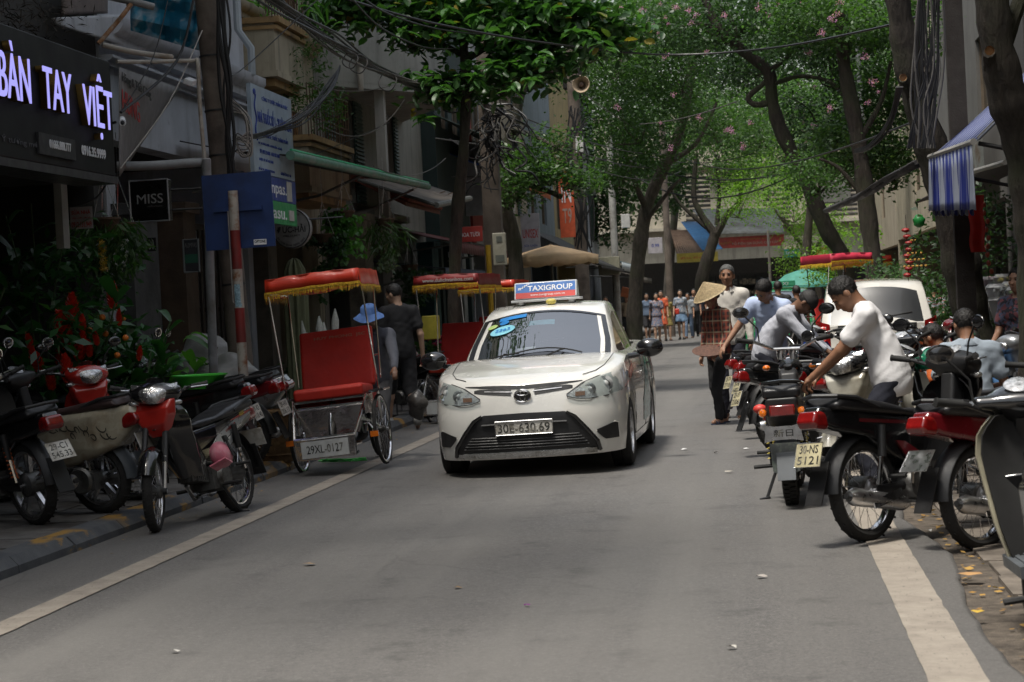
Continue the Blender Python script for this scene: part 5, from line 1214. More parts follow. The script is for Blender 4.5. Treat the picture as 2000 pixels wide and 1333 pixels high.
# ============================================================ PEOPLE
def ik(a, c, l1, l2, hint):
 a, c, hint = Vector(a), Vector(c), Vector(hint); d = c-a; L = d.length
 if L > (l1+l2)*.995: c = a+d*((l1+l2)*.995/L); d = c-a; L = d.length
 u = d.normalized(); k = (l1*l1-l2*l2+L*L)/(2*L); h = math.sqrt(max(0, l1*l1-k*k)); n = hint-u*hint.dot(u)
 n = n.normalized() if n.length > 1e-6 else u.orthogonal().normalized()
 return a+u*k+n*h, c
SKIN = {k: mt('skin_'+k, c, .5, var=.07, vs=9, bmp=.08, bs=150) for k, c in dict(tan=(.26, .13, .075), mid=(.33, .18, .115), light=(.42, .26, .18), dark=(.17, .085, .05)).items()}
M_HAIR = mt('hair_black', (.012, .010, .009), .5, vs=60, var=.6, bmp=.6, bs=160); M_HGREY = mt('hair_greying', (.09, .09, .088), .6, vs=70, var=.6, bmp=.6, bs=160); M_HBROWN = mt('hair_dark', (.02, .013, .01), .5, vs=60, var=.5)
M_EYE = mt('eye_dark', (.02, .015, .012), .2)
def cloth(name, col, **k):
 k.setdefault('bmp', .7); k.setdefault('bs', 13); return mt(name, col, .85, var=k.pop('var', .08), vs=4, **k)
def plaid_mat():
 m, nt, b, out = _new('plaid_cloth'); v = coords(nt, 'Object'); sx = nt.nodes.new('ShaderNodeSeparateXYZ'); nt.links.new(v, sx.inputs[0])
 def band(sock, f, w): return math_(nt, 'GREATER_THAN', math_(nt, 'SINE', math_(nt, 'MULTIPLY', sock, f)), w)
 xy = math_(nt, 'ADD', sx.outputs[0], math_(nt, 'MULTIPLY', sx.outputs[1], .8))
 c = mix(nt, band(xy, 90, .2), (.035, .022, .02), (.16, .035, .02)); c = mix(nt, math_(nt, 'MULTIPLY', band(sx.outputs[2], 90, .2), .5), c, (.22, .05, .03))
 c = mix(nt, math_(nt, 'MULTIPLY', band(xy, 45, .93), .6), c, (.35, .30, .2)); c = mix(nt, math_(nt, 'MULTIPLY', band(sx.outputs[2], 45, .93), .6), c, (.35, .30, .2))
 nt.links.new(c, b.inputs['Base Color']); b.inputs['Roughness'].default_value = .9; bump(nt, b, noise(nt, v, 25, 4), .3, .01); return m
def blot_mat(name, base, *cols, scale=38):
 if name in _mats: return _mats[name]
 m, nt, b, out = _new(name); v = coords(nt, 'Object'); vo = nt.nodes.new('ShaderNodeTexVoronoi'); vo.inputs['Scale'].default_value = scale; nt.links.new(v, vo.inputs['Vector'])
 sx = nt.nodes.new('ShaderNodeSeparateColor'); nt.links.new(vo.outputs['Color'], sx.inputs[0])
 st = [(0, base)]; n = len(cols)
 for i, c in enumerate(cols): st.append((.35+.6*i/n, c))
 r = ramp(nt, sx.outputs[0], st); r.node.color_ramp.interpolation = 'CONSTANT'; nt.links.new(r, b.inputs['Base Color']); b.inputs['Roughness'].default_value = .85; _mats[name] = m; return m
def stripe_mat(name, a, c2, f=160, axis=2, w=.6):
 if name in _mats: return _mats[name]
 m, nt, b, out = _new(name); v = coords(nt, 'Object'); sx = nt.nodes.new('ShaderNodeSeparateXYZ'); nt.links.new(v, sx.inputs[0])
 c = mix(nt, math_(nt, 'GREATER_THAN', math_(nt, 'SINE', math_(nt, 'MULTIPLY', sx.outputs[axis], f)), w), a, c2); nt.links.new(c, b.inputs['Base Color']); b.inputs['Roughness'].default_value = .85
 bump(nt, b, noise(nt, v, 13, 4), .7, .01); _mats[name] = m; return m
def person(label, loc, yaw, h=1.7, top=None, bottom=None, skin='tan', hair='short', hairm=None, lean=0, lean_side=0, pelvis=None, wrists=None, ankles=None, head=(0, 0), vox=.011, sleeve='short', bkind='trousers', shoes=None, female=False, elbow_hint=None, knee_hint=None, build=1.0, twist=0, shirt_len=.05, group=None, seat=False, hatf=None, sandal=False, collar=False, fingers=True, curl=.9, knee_len=None):
 """pose in own space (x right, y ahead, z up) for a 1.7 m person; wrists / ankles are targets, joints come from two-bone solving"""
 t = thing('person', label, 'person', loc, yaw, group); s = h/1.7; t.scale = (s, s, s)
 pel = Vector(pelvis or (0, 0, .92)); B = build; w = .93 if female else 1.0
 Rt = Matrix.Rotation(-lean, 3, 'X') @ Matrix.Rotation(lean_side, 3, 'Y') @ Matrix.Rotation(twist, 3, 'Z')
 Rm = Matrix.Rotation(-lean*.5, 3, 'X') @ Matrix.Rotation(lean_side*.5, 3, 'Y') @ Matrix.Rotation(twist*.5, 3, 'Z')
 wa = pel+Rm @ Vector((0, 0, .14)); ch = wa+Rt @ Vector((0, 0, .22)); nk = ch+Rt @ Vector((0, -.012, .155))
 Rh = Rt @ Matrix.Rotation(head[0], 3, 'Z') @ Matrix.Rotation(-head[1], 3, 'X')
 hd = nk+(Rt @ Vector((0, .01, .045)))+Rh @ Vector((0, .025, .105))
 sh = {q: ch+Rt @ Vector((q*.172*w*B, -.01, .095)) for q in (-1, 1)}
 wr = wrists or ((-.23, .04, .82), (.23, .04, .82)); an = ankles or ((-.09, 0, .08), (.09, 0, .08))
 eh = elbow_hint or ((-.3, -1, 0), (.3, -1, 0)); kh = knee_hint or ((0, 1, .2), (0, 1, .2)); el = {}; wi = {}; kn = {}; ak = {}; hp = {}
 for i, q in enumerate((-1, 1)):
  el[q], wi[q] = ik(sh[q], wr[i], .285, .25, eh[i]); hp[q] = pel+Rm @ Vector((q*.088, 0, -.02)); kn[q], ak[q] = ik(hp[q], an[i], .43, .41, kh[i])
 Rtn, Rmn, Rhn = np.array(Rt), np.array(Rm), np.array(Rh)
 hl = lambda v: tuple(hd+Rh @ Vector(v))
 feet = {}
 for i, q in enumerate((-1, 1)):
  fd = Vector((kn[q].x*0, 1, 0)); sk = (kn[q]-ak[q]).normalized(); fd = Vector((q*.15, 1, 0)).normalized(); fd = (fd-sk*fd.dot(sk)*.8).normalized()
  if ak[q].z < .12: fd = Vector((q*.15, 1, 0)).normalized()
  feet[q] = fd
 hands = {}
 for q in (-1, 1):
  d = (wi[q]-el[q]).normalized(); dn = Vector((0, 0, -1)) if abs(d.z) < .9 else Vector((0, 1, 0)); pn = (dn-d*dn.dot(d)).normalized() if abs(d.z) < .9 else Vector((-q, 0, 0)); sd_ = d.cross(pn); hands[q] = (d, pn, sd_)
 def fbody(x, y, z):
  d = s_ell(x, y, z, ch, (.145*w*B, .095*B, .20), Rtn); d = smin(d, s_ell(x, y, z, wa, (.12*w*B, .085*B, .16), Rmn), .05); d = smin(d, s_ell(x, y, z, pel, (.14*B, .10*B, .11), Rmn), .05)
  d = smin(d, s_cap(x, y, z, nk-Rt @ Vector((0, 0, .04)), tuple(hd-Rh @ Vector((0, .03, .03))), .052*w, .047*w), .03)
  for q in (-1, 1):
   d = smin(d, s_cap(x, y, z, sh[q], el[q], .05*w*B, .037*w*B), .035); d = smin(d, s_cap(x, y, z, el[q], wi[q], .037*w*B, .024*w), .015)
   d = smin(d, s_cap(x, y, z, hp[q], kn[q], .078*B*w, .05*w), .03); d = smin(d, s_cap(x, y, z, kn[q], kn[q].lerp(ak[q], .35)-feet[q]*.012, .05*w, .052*w), .02); d = smin(d, s_cap(x, y, z, kn[q].lerp(ak[q], .3), ak[q], .05*w, .032*w), .02)
   f = feet[q]; d = smin(d, s_cap(x, y, z, ak[q]-f*.03+Vector((0, 0, -.035)), ak[q]+f*.12+Vector((0, 0, -.045)), .036, .028), .02)
   dd, pn, sd_ = hands[q]; p0 = wi[q]; d = smin(d, s_cap(x, y, z, p0, p0+dd*.045, .022, .026), .012)
   pm = p0+dd*.075
   for k in (-1.2, -.4, .4, 1.2):
    b0 = p0+dd*.05+sd_*(k*.016); L = .040-.004*abs(k+.4); b1 = b0+dd*.035+pn*.002; b2 = b1+(dd*math.cos(curl*.6)+pn*math.sin(curl*.6))*L; b3 = b2+(dd*math.cos(curl*1.5)+pn*math.sin(curl*1.5))*L*.75
    if fingers: d = smin(d, s_cap(x, y, z, b0, b1, .013, .011), .006); d = np.minimum(d, s_cap(x, y, z, b1, b2, .0105, .0095)); d = np.minimum(d, s_cap(x, y, z, b2, b3, .0095, .0085))
   if not fingers: d = smin(d, s_cap(x, y, z, p0+dd*.05, p0+dd*.11+pn*.03, .027, .018), .01)
   t0 = p0+dd*.02-sd_*.018*-q; t1 = t0+dd*.035+sd_*q*.022+pn*.012; t2 = t1+dd*.028+pn*.016
   d = smin(d, s_cap(x, y, z, t0, t1, .014, .011), .006); d = np.minimum(d, s_cap(x, y, z, t1, t2, .011, .009))
  # head
  e = s_ell(x, y, z, hl((0, -.008, .025)), (.074, .092, .092), Rhn); e = smin(e, s_ell(x, y, z, hl((0, .02, -.045)), (.058, .066, .07), Rhn), .03)
  e = smin(e, s_ell(x, y, z, hl((0, .052, -.088)), (.026, .022, .02), Rhn), .02)
  for q in (-1, 1):
   e = smax(e, -s_ell(x, y, z, hl((q*.031, .096, .008)), (.02, .016, .012), Rhn), .012)
   e = smin(e, s_ell(x, y, z, hl((q*.038, .062, -.02)), (.022, .022, .018), Rhn), .015)
   e = smin(e, s_ell(x, y, z, hl((q*.078, -.012, -.008)), (.011, .022, .033), Rhn), .008)
   e = smin(e, s_ell(x, y, z, hl((q*.030, .082, .028)), (.024, .01, .007), Rhn), .01)
  e = smin(e, s_cap(x, y, z, hl((0, .085, .008)), hl((0, .102, -.028)), .009, .0135), .01)
  for q in (-1, 1): e = smin(e, s_ell(x, y, z, hl((q*.012, .094, -.031)), (.009, .01, .008), Rhn), .006)
  e = smin(e, s_ell(x, y, z, hl((0, .084, -.056)), (.024, .010, .006), Rhn), .006); e = smin(e, s_ell(x, y, z, hl((0, .082, -.067)), (.02, .010, .007), Rhn), .005)
  return smin(d, e, .02)
 allp = [hd+Vector((0, 0, .14)), *sh.values(), *el.values(), *kn.values(), *ak.values(), pel, *[wi[q]+hands[q][0]*.1 for q in (-1, 1)]]
 lo = [min(p[i] for p in allp)-.13 for i in range(3)]; hi = [max(p[i] for p in allp)+.13 for i in range(3)]; lo[2] = max(lo[2], -.02) if not pelvis else lo[2]
 body = link('body', vdb_mesh(fbody, lo, hi, vox, 'body', 0, 1), SKIN[skin], t)
 ey = MB()
 if vox < .014:
  for q in (-1, 1):
   e_ = MB(); e_.ell(hl((q*.031, .079, .008)), (.013, .008, .0065), 12, 6, R=Rhn); e_.build('eye', M_EYE, t)
   e_ = MB(); e_.ell(hl((q*.032, .088, .030)), (.019, .006, .0035), 10, 5, R=Rhn @ rotm(0, q*.12, 0)); e_.build('eyebrow', hairm or M_HAIR, t)
  e_ = MB(); e_.ell(hl((0, .0875, -.0615)), (.021, .007, .002), 12, 5, R=Rhn); e_.build('mouth', mt('lip_line', (.10, .035, .03), .5), t)
 W_ = lambda x, y, z: .0010*np.sin(z*31+x*24+y*17+2*np.sin(x*9+z*7))+.0016*np.sin(x*53-z*48+1.6*np.sin(z*13))+.0016*np.sin(y*71+z*57+x*13+2*np.sin(z*21))
 kw = dict(vox=max(vox, .011))
 # top
 if top is not None:
  sl_ = {'short': .62, 'long': 1.0, 'none': 0}[sleeve]
  hem = pel+Rm @ Vector((0, 0, -shirt_len)); hn = Rm @ Vector((0, 0, 1)); nn = Rt @ Vector((0, .25, 1)).normalized()
  def ftop(x, y, z):
   d = s_ell(x, y, z, ch, (.158*w*B, .108*B, .215), Rtn); d = smin(d, s_ell(x, y, z, wa, (.16*w*B, .118*B, .21), Rmn), .06); d = smin(d, s_ell(x, y, z, pel, (.178*B, .138*B, .18), Rmn), .06)
   if female: d = smin(d, s_ell(x, y, z, ch+Rt @ Vector((0, .065, -.01)), (.12, .06, .06), Rtn), .04)
   for q in (-1, 1):
    d = smin(d, s_cap(x, y, z, nk+Rt @ Vector((q*.05, 0, -.035)), sh[q], .045, .06*w*B), .05)
    if sl_ > 0: e_ = sh[q].lerp(el[q], sl_ if sl_ < 1 else 1.0); d = smin(d, s_cap(x, y, z, sh[q], e_, .066*w*B, .066*w*B if sl_ < 1 else .054*B), .05)
    if sl_ >= 1: d = smin(d, s_cap(x, y, z, el[q], el[q].lerp(wi[q], .93), .052*B, .037), .02)
   d = d+W_(x, y, z)
   c = (x-hem.x)*hn.x+(y-hem.y)*hn.y+(z-hem.z)*hn.z; d = smax(d, -c, .006)
   k_ = nk+Rt @ Vector((0, .02, .012)); d = smax(d, -s_ell(x, y, z, k_, (.064*w, .072, .05), Rtn), .008)
   return d
  so = link('shirt', vdb_mesh(ftop, lo, hi, kw['vox'], 'shirt', 0, 1), top, t)
  if collar:
   cb = MB(); P = []
   for i in range(17):
    a = -PI*.42+i/16*(PI*1.84)-PI/2+PI; a = (i/16)*(2*PI*.86)+PI/2+2*PI*.07
    P.append([tuple(nk+Rt @ Vector((.062*math.cos(a), .012+.066*math.sin(a), -.005+.02*abs(math.cos(a))))), tuple(nk+Rt @ Vector((.054*math.cos(a), .008+.056*math.sin(a), .028))), tuple(nk+Rt @ Vector((.10*math.cos(a), .018+.108*math.sin(a), -.03)))])
   cb.grid([[r[0], r[1], r[2]] for r in P]); co = cb.build('collar', top, so); sm = co.modifiers.new('s', 'SOLIDIFY'); sm.thickness = .004
 if bottom is not None:
  kl = knee_len or {'trousers': 1.0, 'shorts': .85, 'skirt': .5, 'dress': .6}[bkind]
  def fbot(x, y, z):
   d = s_ell(x, y, z, pel, (.155*B, .118*B, .13), Rmn)
   if bkind in ('trousers', 'shorts'):
    for q in (-1, 1):
     if bkind == 'trousers':
      d = smin(d, s_cap(x, y, z, hp[q], kn[q], .09*B, .066), .03); d = smin(d, s_cap(x, y, z, kn[q], kn[q].lerp(ak[q], .96), .066, .052), .02)
     else:
      e_ = hp[q].lerp(kn[q], min(kl, 1)); d = smin(d, s_cap(x, y, z, hp[q], e_, .098*B, .086), .03)
      if kl > 1: d = smin(d, s_cap(x, y, z, kn[q], kn[q].lerp(ak[q], kl-1), .08, .075), .02)
   else:
    m1 = (kn[-1]+kn[1])/2; e_ = pel.lerp(m1, kl*1.35); X, Y = (x-pel.x)*.9, (y-pel.y)*1.25; d = smin(d, s_cap(X, Y, z, (0, 0, pel.z), ((e_.x-pel.x)*.9, (e_.y-pel.y)*1.25, e_.z), .135, .19), .03)
    d = smax(d, e_.z+.0-z, .006); d = d+.006*np.sin(np.arctan2(Y, X)*9)*np.clip((pel.z-z)*3, 0, 1)
   d = d+W_(x*1.1, y, z*1.2); tp = pel+Rm @ Vector((0, 0, .10)); hn = Rm @ Vector((0, 0, 1)); return smax(d, (x-tp.x)*hn.x+(y-tp.y)*hn.y+(z-tp.z)*hn.z, .006)
  link({'trousers': 'trousers', 'shorts': 'shorts', 'skirt': 'skirt', 'dress': 'skirt'}[bkind], vdb_mesh(fbot, lo, hi, kw['vox'], 'trousers', 0, 1), bottom, t)
 if shoes is not None:
  for q in (-1, 1):
   f = feet[q]; a_ = ak[q]+Vector((0, 0, -.048)); up = Vector((0, 0, 1)) if ak[q].z < .12 else (kn[q]-ak[q]).normalized()
   def fs(x, y, z, a_=a_, f=f):
    d = smin(s_cap(x, y, z, a_-f*.04, a_+f*.13, .045, .038), s_cap(x, y, z, a_+Vector((0, 0, .03)), a_+f*.05, .045, .04), .02); return smax(d, (a_.z-.036)-z, .004)
   if sandal:
    b_ = MB(); p = a_; sd_ = f.cross(Vector((0, 0, 1)))
    out_ = [p-f*.075+sd_*.03, p-f*.075-sd_*.03, p+f*.02-sd_*.038, p+f*.12-sd_*.044, p+f*.165, p+f*.12+sd_*.044, p+f*.02+sd_*.038]; n_ = len(out_)
    b_.add([(v.x, v.y, v.z-.036) for v in out_]+[(v.x, v.y, v.z-.012) for v in out_], [tuple(range(n_)), tuple(range(2*n_-1, n_-1, -1))]+[((i+1) % n_, i, n_+i, n_+(i+1) % n_) for i in range(n_)])
    so_ = b_.build('sandal', shoes, t); st = MB()
    for dd_ in (.05, .09): st.tube([p+f*dd_+sd_*(.042*math.cos(a))+Vector((0, 0, -.02+.045*math.sin(a))) for a in np.linspace(0, PI, 9)], .008, 5)
    st.build('strap', shoes, so_)
   else:
    lo_ = [a_[i]-.20 for i in range(3)]; hi_ = [a_[i]+.20 for i in range(3)]; link('shoe', vdb_mesh(fs, lo_, hi_, max(vox, .01), 'shoe', 0, 1), shoes, t)
 if hair:
  hm = hairm or M_HAIR
  def fh(x, y, z):
   d = s_ell(x, y, z, hl((0, -.014, .034)), (.083, .098, .096), Rhn)+.003*np.sin(x*190+y*90)*np.sin(y*130+z*170)
   # face plane: keep what is behind / above
   n = Rh @ Vector((0, .72, -.69)); p = hl((0, .045, .048)); c = (x-p[0])*n.x+(y-p[1])*n.y+(z-p[2])*n.z
   d = smax(d, c, .01)
   if hair == 'bald': n2 = Rh @ Vector((0, .1, 1)); p2 = hl((0, 0, .06)); d = smax(d, (x-p2[0])*n2.x+(y-p2[1])*n2.y+(z-p2[2])*n2.z, .01)
   if hair == 'long': d = smin(d, s_cap(x, y, z, hl((0, -.06, .0)), tuple(nk+Rt @ Vector((0, -.09, -.10))), .07, .05), .03)
   if hair == 'bun': d = smin(d, s_ell(x, y, z, hl((0, -.11, .0)), (.04, .04, .04), Rhn), .02)
   return d
  h_lo = [min(hd[i], nk[i])-.28 for i in range(3)]; h_hi = [hd[i]+.2 for i in range(3)]
  ho = link('hair', vdb_mesh(fh, h_lo, h_hi, max(vox*.8, .008), 'hair', 0, 0), hm, t)
  if vox < .014 and not hatf:
   vs_ = ho.data.vertices; rg = random.Random(len(vs_)); sb_ = MB()
   for _ in range(900):
    v = vs_[rg.randrange(len(vs_))]; n = v.normal; d = (n*.5+Rh @ Vector((rg.uniform(-.5, .5), rg.uniform(-.2, .9), rg.uniform(-.9, .1)))).normalized()*rg.uniform(.012, .034); w_ = d.cross(n).normalized()*.0022; p = v.co-n*.004; sb_.add([p-w_, p+w_, p+d], [(0, 1, 2)])
   o = sb_.build('hair_strands', hm, ho, smooth=False, fix=False); o['kind'] = 'stuff'
 if hatf: hatf(t, hd, Rh, Rhn)
 return t, dict(hd=hd, wi=wi, el=el, sh=sh, nk=nk, pel=pel, Rt=Rt, Rh=Rh, ak=ak, kn=kn, hands=hands)
def non_la(t, hd, Rh, Rhn):
 b = MB(); prof = [(.0, .175), (.03, .155), (.12, .085), (.22, .0), (.225, -.004), (.215, -.004), (.11, .075), (0, .15)]; b.lathe(prof, axis='z', n=48)
 M4 = Matrix.Translation(hd+Rh @ Vector((0, 0, .06))) @ Rh.to_4x4() @ Matrix.Rotation(-.13, 4, 'X') @ Matrix.Rotation(.10, 4, 'Y'); _xform(b, M4); o = b.build('conical_hat', straw, t)
 for r, z in [(.02+.0165*i, .162-.0128*i-.0) for i in range(12)]:
  q = MB(); q.tube([(r*math.cos(a), r*math.sin(a), z+.004) for a in np.linspace(0, 2*PI, 41)], .0022, 4); _xform(q, M4); q.build('hoop', straw, o)
 q = MB(); q.tube([hd+Rh @ Vector((-.075, .02, .05)), hd+Rh @ Vector((-.03, .05, -.12)), hd+Rh @ Vector((.03, .05, -.12)), hd+Rh @ Vector((.075, .02, .05))], .008, 5); q.build('chin_strap', cloth('strap_pink', (.3, .06, .07)), o)
straw = mt('straw', (.40, .31, .18), .8, vs=40, var=.35, bmp=.5, bs=120)
def bucket(t, hd, Rh, Rhn):
 b = MB(); P = [(0, .085), (.06, .08), (.08, .06), (.088, .0), (.10, -.012), (.155, -.05), (.158, -.054), (.10, -.02), (.08, -.01)]
 b.lathe(P, axis='z', n=40); b.v = [(x*(1+.05*math.sin(5*math.atan2(y, x))*(z < 0)), y*1.08, z+.008*math.sin(3*math.atan2(y, x))*(z < 0)) for x, y, z in b.v]
 _xform(b, Matrix.Translation(hd+Rh @ Vector((0, 0, .045))) @ Rh.to_4x4()); b.build('bucket_hat', mt('hat_blue', (.08, .17, .42), .8, vs=8, var=.2, bmp=.4, bs=40), t)
def cap_(mat):
 def f(t, hd, Rh, Rhn):
  b = MB(); b.ell((0, -.008, .028), (.088, .104, .10), 24, 12, zlo=-.05); P = [[(.075*math.sin(a), .085+.0*r+(.075*math.cos(a))*r, .03-.02*r-.012*abs(a)) for a in np.linspace(-1.4, 1.4, 11)] for r in (0, .5, 1)]; b.grid(P)
  _xform(b, Matrix.Translation(hd) @ Rh.to_4x4()); o = b.build('cap', mat, t); s_ = o.modifiers.new('s', 'SOLIDIFY'); s_.thickness = .004
 return f
T_BLACK = cloth('cloth_black', (.013, .013, .015)); T_NAVY = cloth('cloth_navy', (.02, .022, .035)); T_DGREY = cloth('cloth_charcoal', (.05, .05, .055)); T_WHITE = cloth('cloth_white', (.78, .77, .78)); T_WARMW = cloth('cloth_cream', (.56, .53, .48))
T_LBLUE = cloth('cloth_lightblue', (.42, .50, .70)); T_GREY = stripe_mat('cloth_greystripe', (.38, .39, .44), (.44, .45, .50), 500, 0, .3); T_BLUEG = cloth('cloth_greyblue', (.30, .35, .41)); SANDB = mt('sandal_blue', (.03, .05, .10), .6); SANDN = mt('sandal_brown', (.10, .05, .03), .6); SHOEW = mt('sneaker_white', (.5, .5, .48), .6, dirt=(.2, .19, .17)); SHOEK = mt('shoe_black', (.015, .015, .015), .4)
def at_px(px, Y, py=700): p = atY(px, py, Y); return (p.x, Y, 0)
# woman in the conical hat, facing the camera and to the left, second hat in hand
hw, J = person('woman in a conical straw hat and dark plaid shirt carrying a dark basket lid', (*at_px(1408, 22.7, 780)[:2], 0), dirv(-.75, -.65), 1.54, plaid_mat(), T_BLACK, 'mid', 'bun', shoes=SANDB, sandal=True, female=True, hatf=non_la, wrists=((-.20, .18, .92), (.27, .05, .84)), ankles=((-.08, .10, .08), (.08, -.10, .08)), head=(.1, .28), shirt_len=.12, sleeve='long', lean=.06, build=1.05)
b = MB(); b.lathe([(0, -.055), (.1, -.045), (.2, .0), (.205, .006), (.195, .006), (0, .0)], axis='z', n=36); o = b.build('shallow_basket', mt('basket_darkred', (.10, .05, .035), .8, vs=30, var=.5, bmp=.5)); tag(o, 'shallow dark basket held at her hip by the woman in the conical hat', 'basket')
o.matrix_world = hw.matrix_basis @ Matrix.Translation((-.22, .34, .93)) @ Matrix.Rotation(-.25, 4, 'Y') @ Matrix.Rotation(-.2, 4, 'X')
person('tall grey haired man in an open cream shirt behind the woman in the conical hat', (*at_px(1428, 23.6)[:2], 0), dirv(-.15, -1), 1.80, T_WARMW, T_NAVY, 'tan', 'short', M_HGREY, shoes=SANDN, sandal=True, collar=True, head=(.05, 0), wrists=((-.24, .05, .84), (.24, .05, .84)), sleeve='long', shirt_len=.1, build=.97)
person('man in a light blue polo shirt leaning to grip a motorbike rail', (*at_px(1507, 20.9)[:2], 0), dirv(-.30, -.95), 1.68, T_LBLUE, T_NAVY, 'mid', 'short', lean=.42, lean_side=-.12, head=(-.45, .42), wrists=((-.15, .42, .74), (.52, .38, .76)), collar=True, shirt_len=.10, shoes=SHOEK)
person('man in a grey striped shirt and dark cap bending over the motorbikes', (*at_px(1520, 19.3)[:2], 0), dirv(.95, -.30), 1.66, T_GREY, T_NAVY, 'dark', 'short', lean=.72, head=(.15, .35), wrists=((-.1, .62, .74), (.12, .64, .80)), sleeve='long', collar=True, hatf=cap_(mt('cap_dark', (.03, .028, .028), .8)), shirt_len=.12, shoes=SHOEK, pelvis=(0, -.12, .90))
wt, J = person('man in a white t-shirt bending down to the seat of the black motorbike', (*at_px(1716, 13.7)[:2], -.02), dirv(-1, .12), 1.72, T_WHITE, T_NAVY, 'tan', 'short', M_HAIR, lean=.40, head=(.12, .42), wrists=((-.12, .60, .70), (.08, .50, .78)), shirt_len=.12, shoes=SANDN, pelvis=(0, -.08, .84), ankles=((-.11, .02, .08), (.11, -.12, .08)), elbow_hint=((-.5, -.3, -1), (.5, -.3, -1)), vox=.009, curl=1.1)
# cyclists and walkers on the left
person('man in black t-shirt and shorts walking away past the red pedicab', (*at_px(782, 24.2)[:2], 0), dirv(-.45, 1), 1.82, T_BLACK, T_BLACK, 'light', 'short', head=(.75, .25), wrists=((-.22, .16, .93), (.26, -.03, .84)), bkind='shorts', knee_len=1.12, ankles=((-.08, .36, .10), (.09, -.30, .14)), pelvis=(0, 0, .90), shoes=SHOEW, shirt_len=.08)
# seated group on the right pavement
def stool(x, y, lab, col):
 s_ = thing('stool', lab, 'stool', (x, y, -.04), .3); b = MB(); b.box((0, 0, .36), (.30, .26, .03)); b.build('seat', col, s_)
 for a in (-1, 1):
  for c in (-1, 1): l = MB(); l.tube([(a*.12, c*.10, .35), (a*.15, c*.13, 0)], .016, 6); l.build('leg', col, s_)
p6 = at_px(1897, 15.8, 700); person('balding man in a grey blue shirt sitting with his back to us', (p6[0], p6[1], -.02), dirv(-.15, 1), 1.76, T_BLUEG, T_DGREY, 'tan', 'short', pelvis=(0, 0, .46), ankles=((-.16, .42, .08), (.16, .42, .08)), wrists=((-.20, .28, .62), (.20, .28, .62)), lean=.18, head=(.1, .15), shoes=SANDN, collar=True, shirt_len=.1)
stool(p6[0], p6[1]-.02, 'low blue stool under the man in the grey blue shirt', mt('plastic_blue', (.03, .1, .35), .4))
p7 = at_px(1868, 17.0, 700); person('person in a bright orange shirt partly hidden behind the grey blue shirt', (p7[0], p7[1], -.04), dirv(-.8, .6), 1.64, cloth('cloth_orange', (.55, .12, .025)), T_NAVY, 'tan', 'short', pelvis=(0, 0, .46), ankles=((-.16, .42, .08), (.16, .42, .08)), wrists=((-.2, .3, .6), (.2, .3, .6)), lean=.35, shoes=SANDN)
stool(p7[0], p7[1], 'low red stool under the person in orange', mt('plastic_red', (.4, .03, .03), .4))
p8 = at_px(1958, 17.0, 700); person('person in a blue shirt and green cap sitting at the right edge', (p8[0], p8[1], -.04), dirv(-.9, .4), 1.62, cloth('cloth_midblue', (.08, .2, .42)), T_NAVY, 'tan', 'short', pelvis=(0, 0, .44), ankles=((-.16, .42, .08), (.16, .42, .08)), wrists=((-.2, .3, .6), (.2, .3, .6)), lean=.4, hatf=cap_(mt('cap_green', (.02, .07, .03), .8)), shoes=SANDN, head=(0, .3))
stool(p8[0], p8[1], 'low green stool under the person in the green cap', mt('plastic_green', (.03, .25, .08), .4))
p9 = at_px(1996, 18.2, 700); person('woman in a dark floral blouse with bare arms at the right edge', (p9[0], p9[1], -.04), dirv(-.6, -.8), 1.60, blot_mat('floral_dark', (.02, .02, .03), (.15, .05, .06), (.06, .07, .12)), T_BLACK, 'mid', 'bun', female=True, wrists=((-.1, .30, 1.05), (.16, .28, .98)), shoes=SANDN)
p10 = at_px(1822, 33.5, 640); person('man in a striped grey shirt beside the parked utility car', (p10[0], 33.5, -.04), dirv(.5, 1), 1.64, stripe_mat('cloth_stripe', (.22, .24, .26), (.30, .12, .12), 120, 2, .6), T_NAVY, 'tan', 'short', vox=.016, fingers=False, lean=.2, pelvis=(0, 0, .80))
p = at_px(1523, 37, 640); person('man in a black t-shirt seen from behind beside the green taxi', (p[0], 37, 0), 0.1, 1.66, T_BLACK, T_DGREY, 'tan', 'short', vox=.016, fingers=False, shoes=SHOEK)
p = at_px(1559, 36, 640); person('dark haired person in black right of the green taxi', (p[0], 36, 0), 0.3, 1.56, T_BLACK, T_BLACK, 'tan', 'short', vox=.016, fingers=False, shoes=SHOEK)
p = at_px(1535, 78, 620); person('tiny far person in a white t-shirt above the green taxi', (p[0], 78, 0), PI, 1.95, T_WHITE, T_NAVY, 'mid', 'short', vox=.02, fingers=False, shoes=SHOEK)
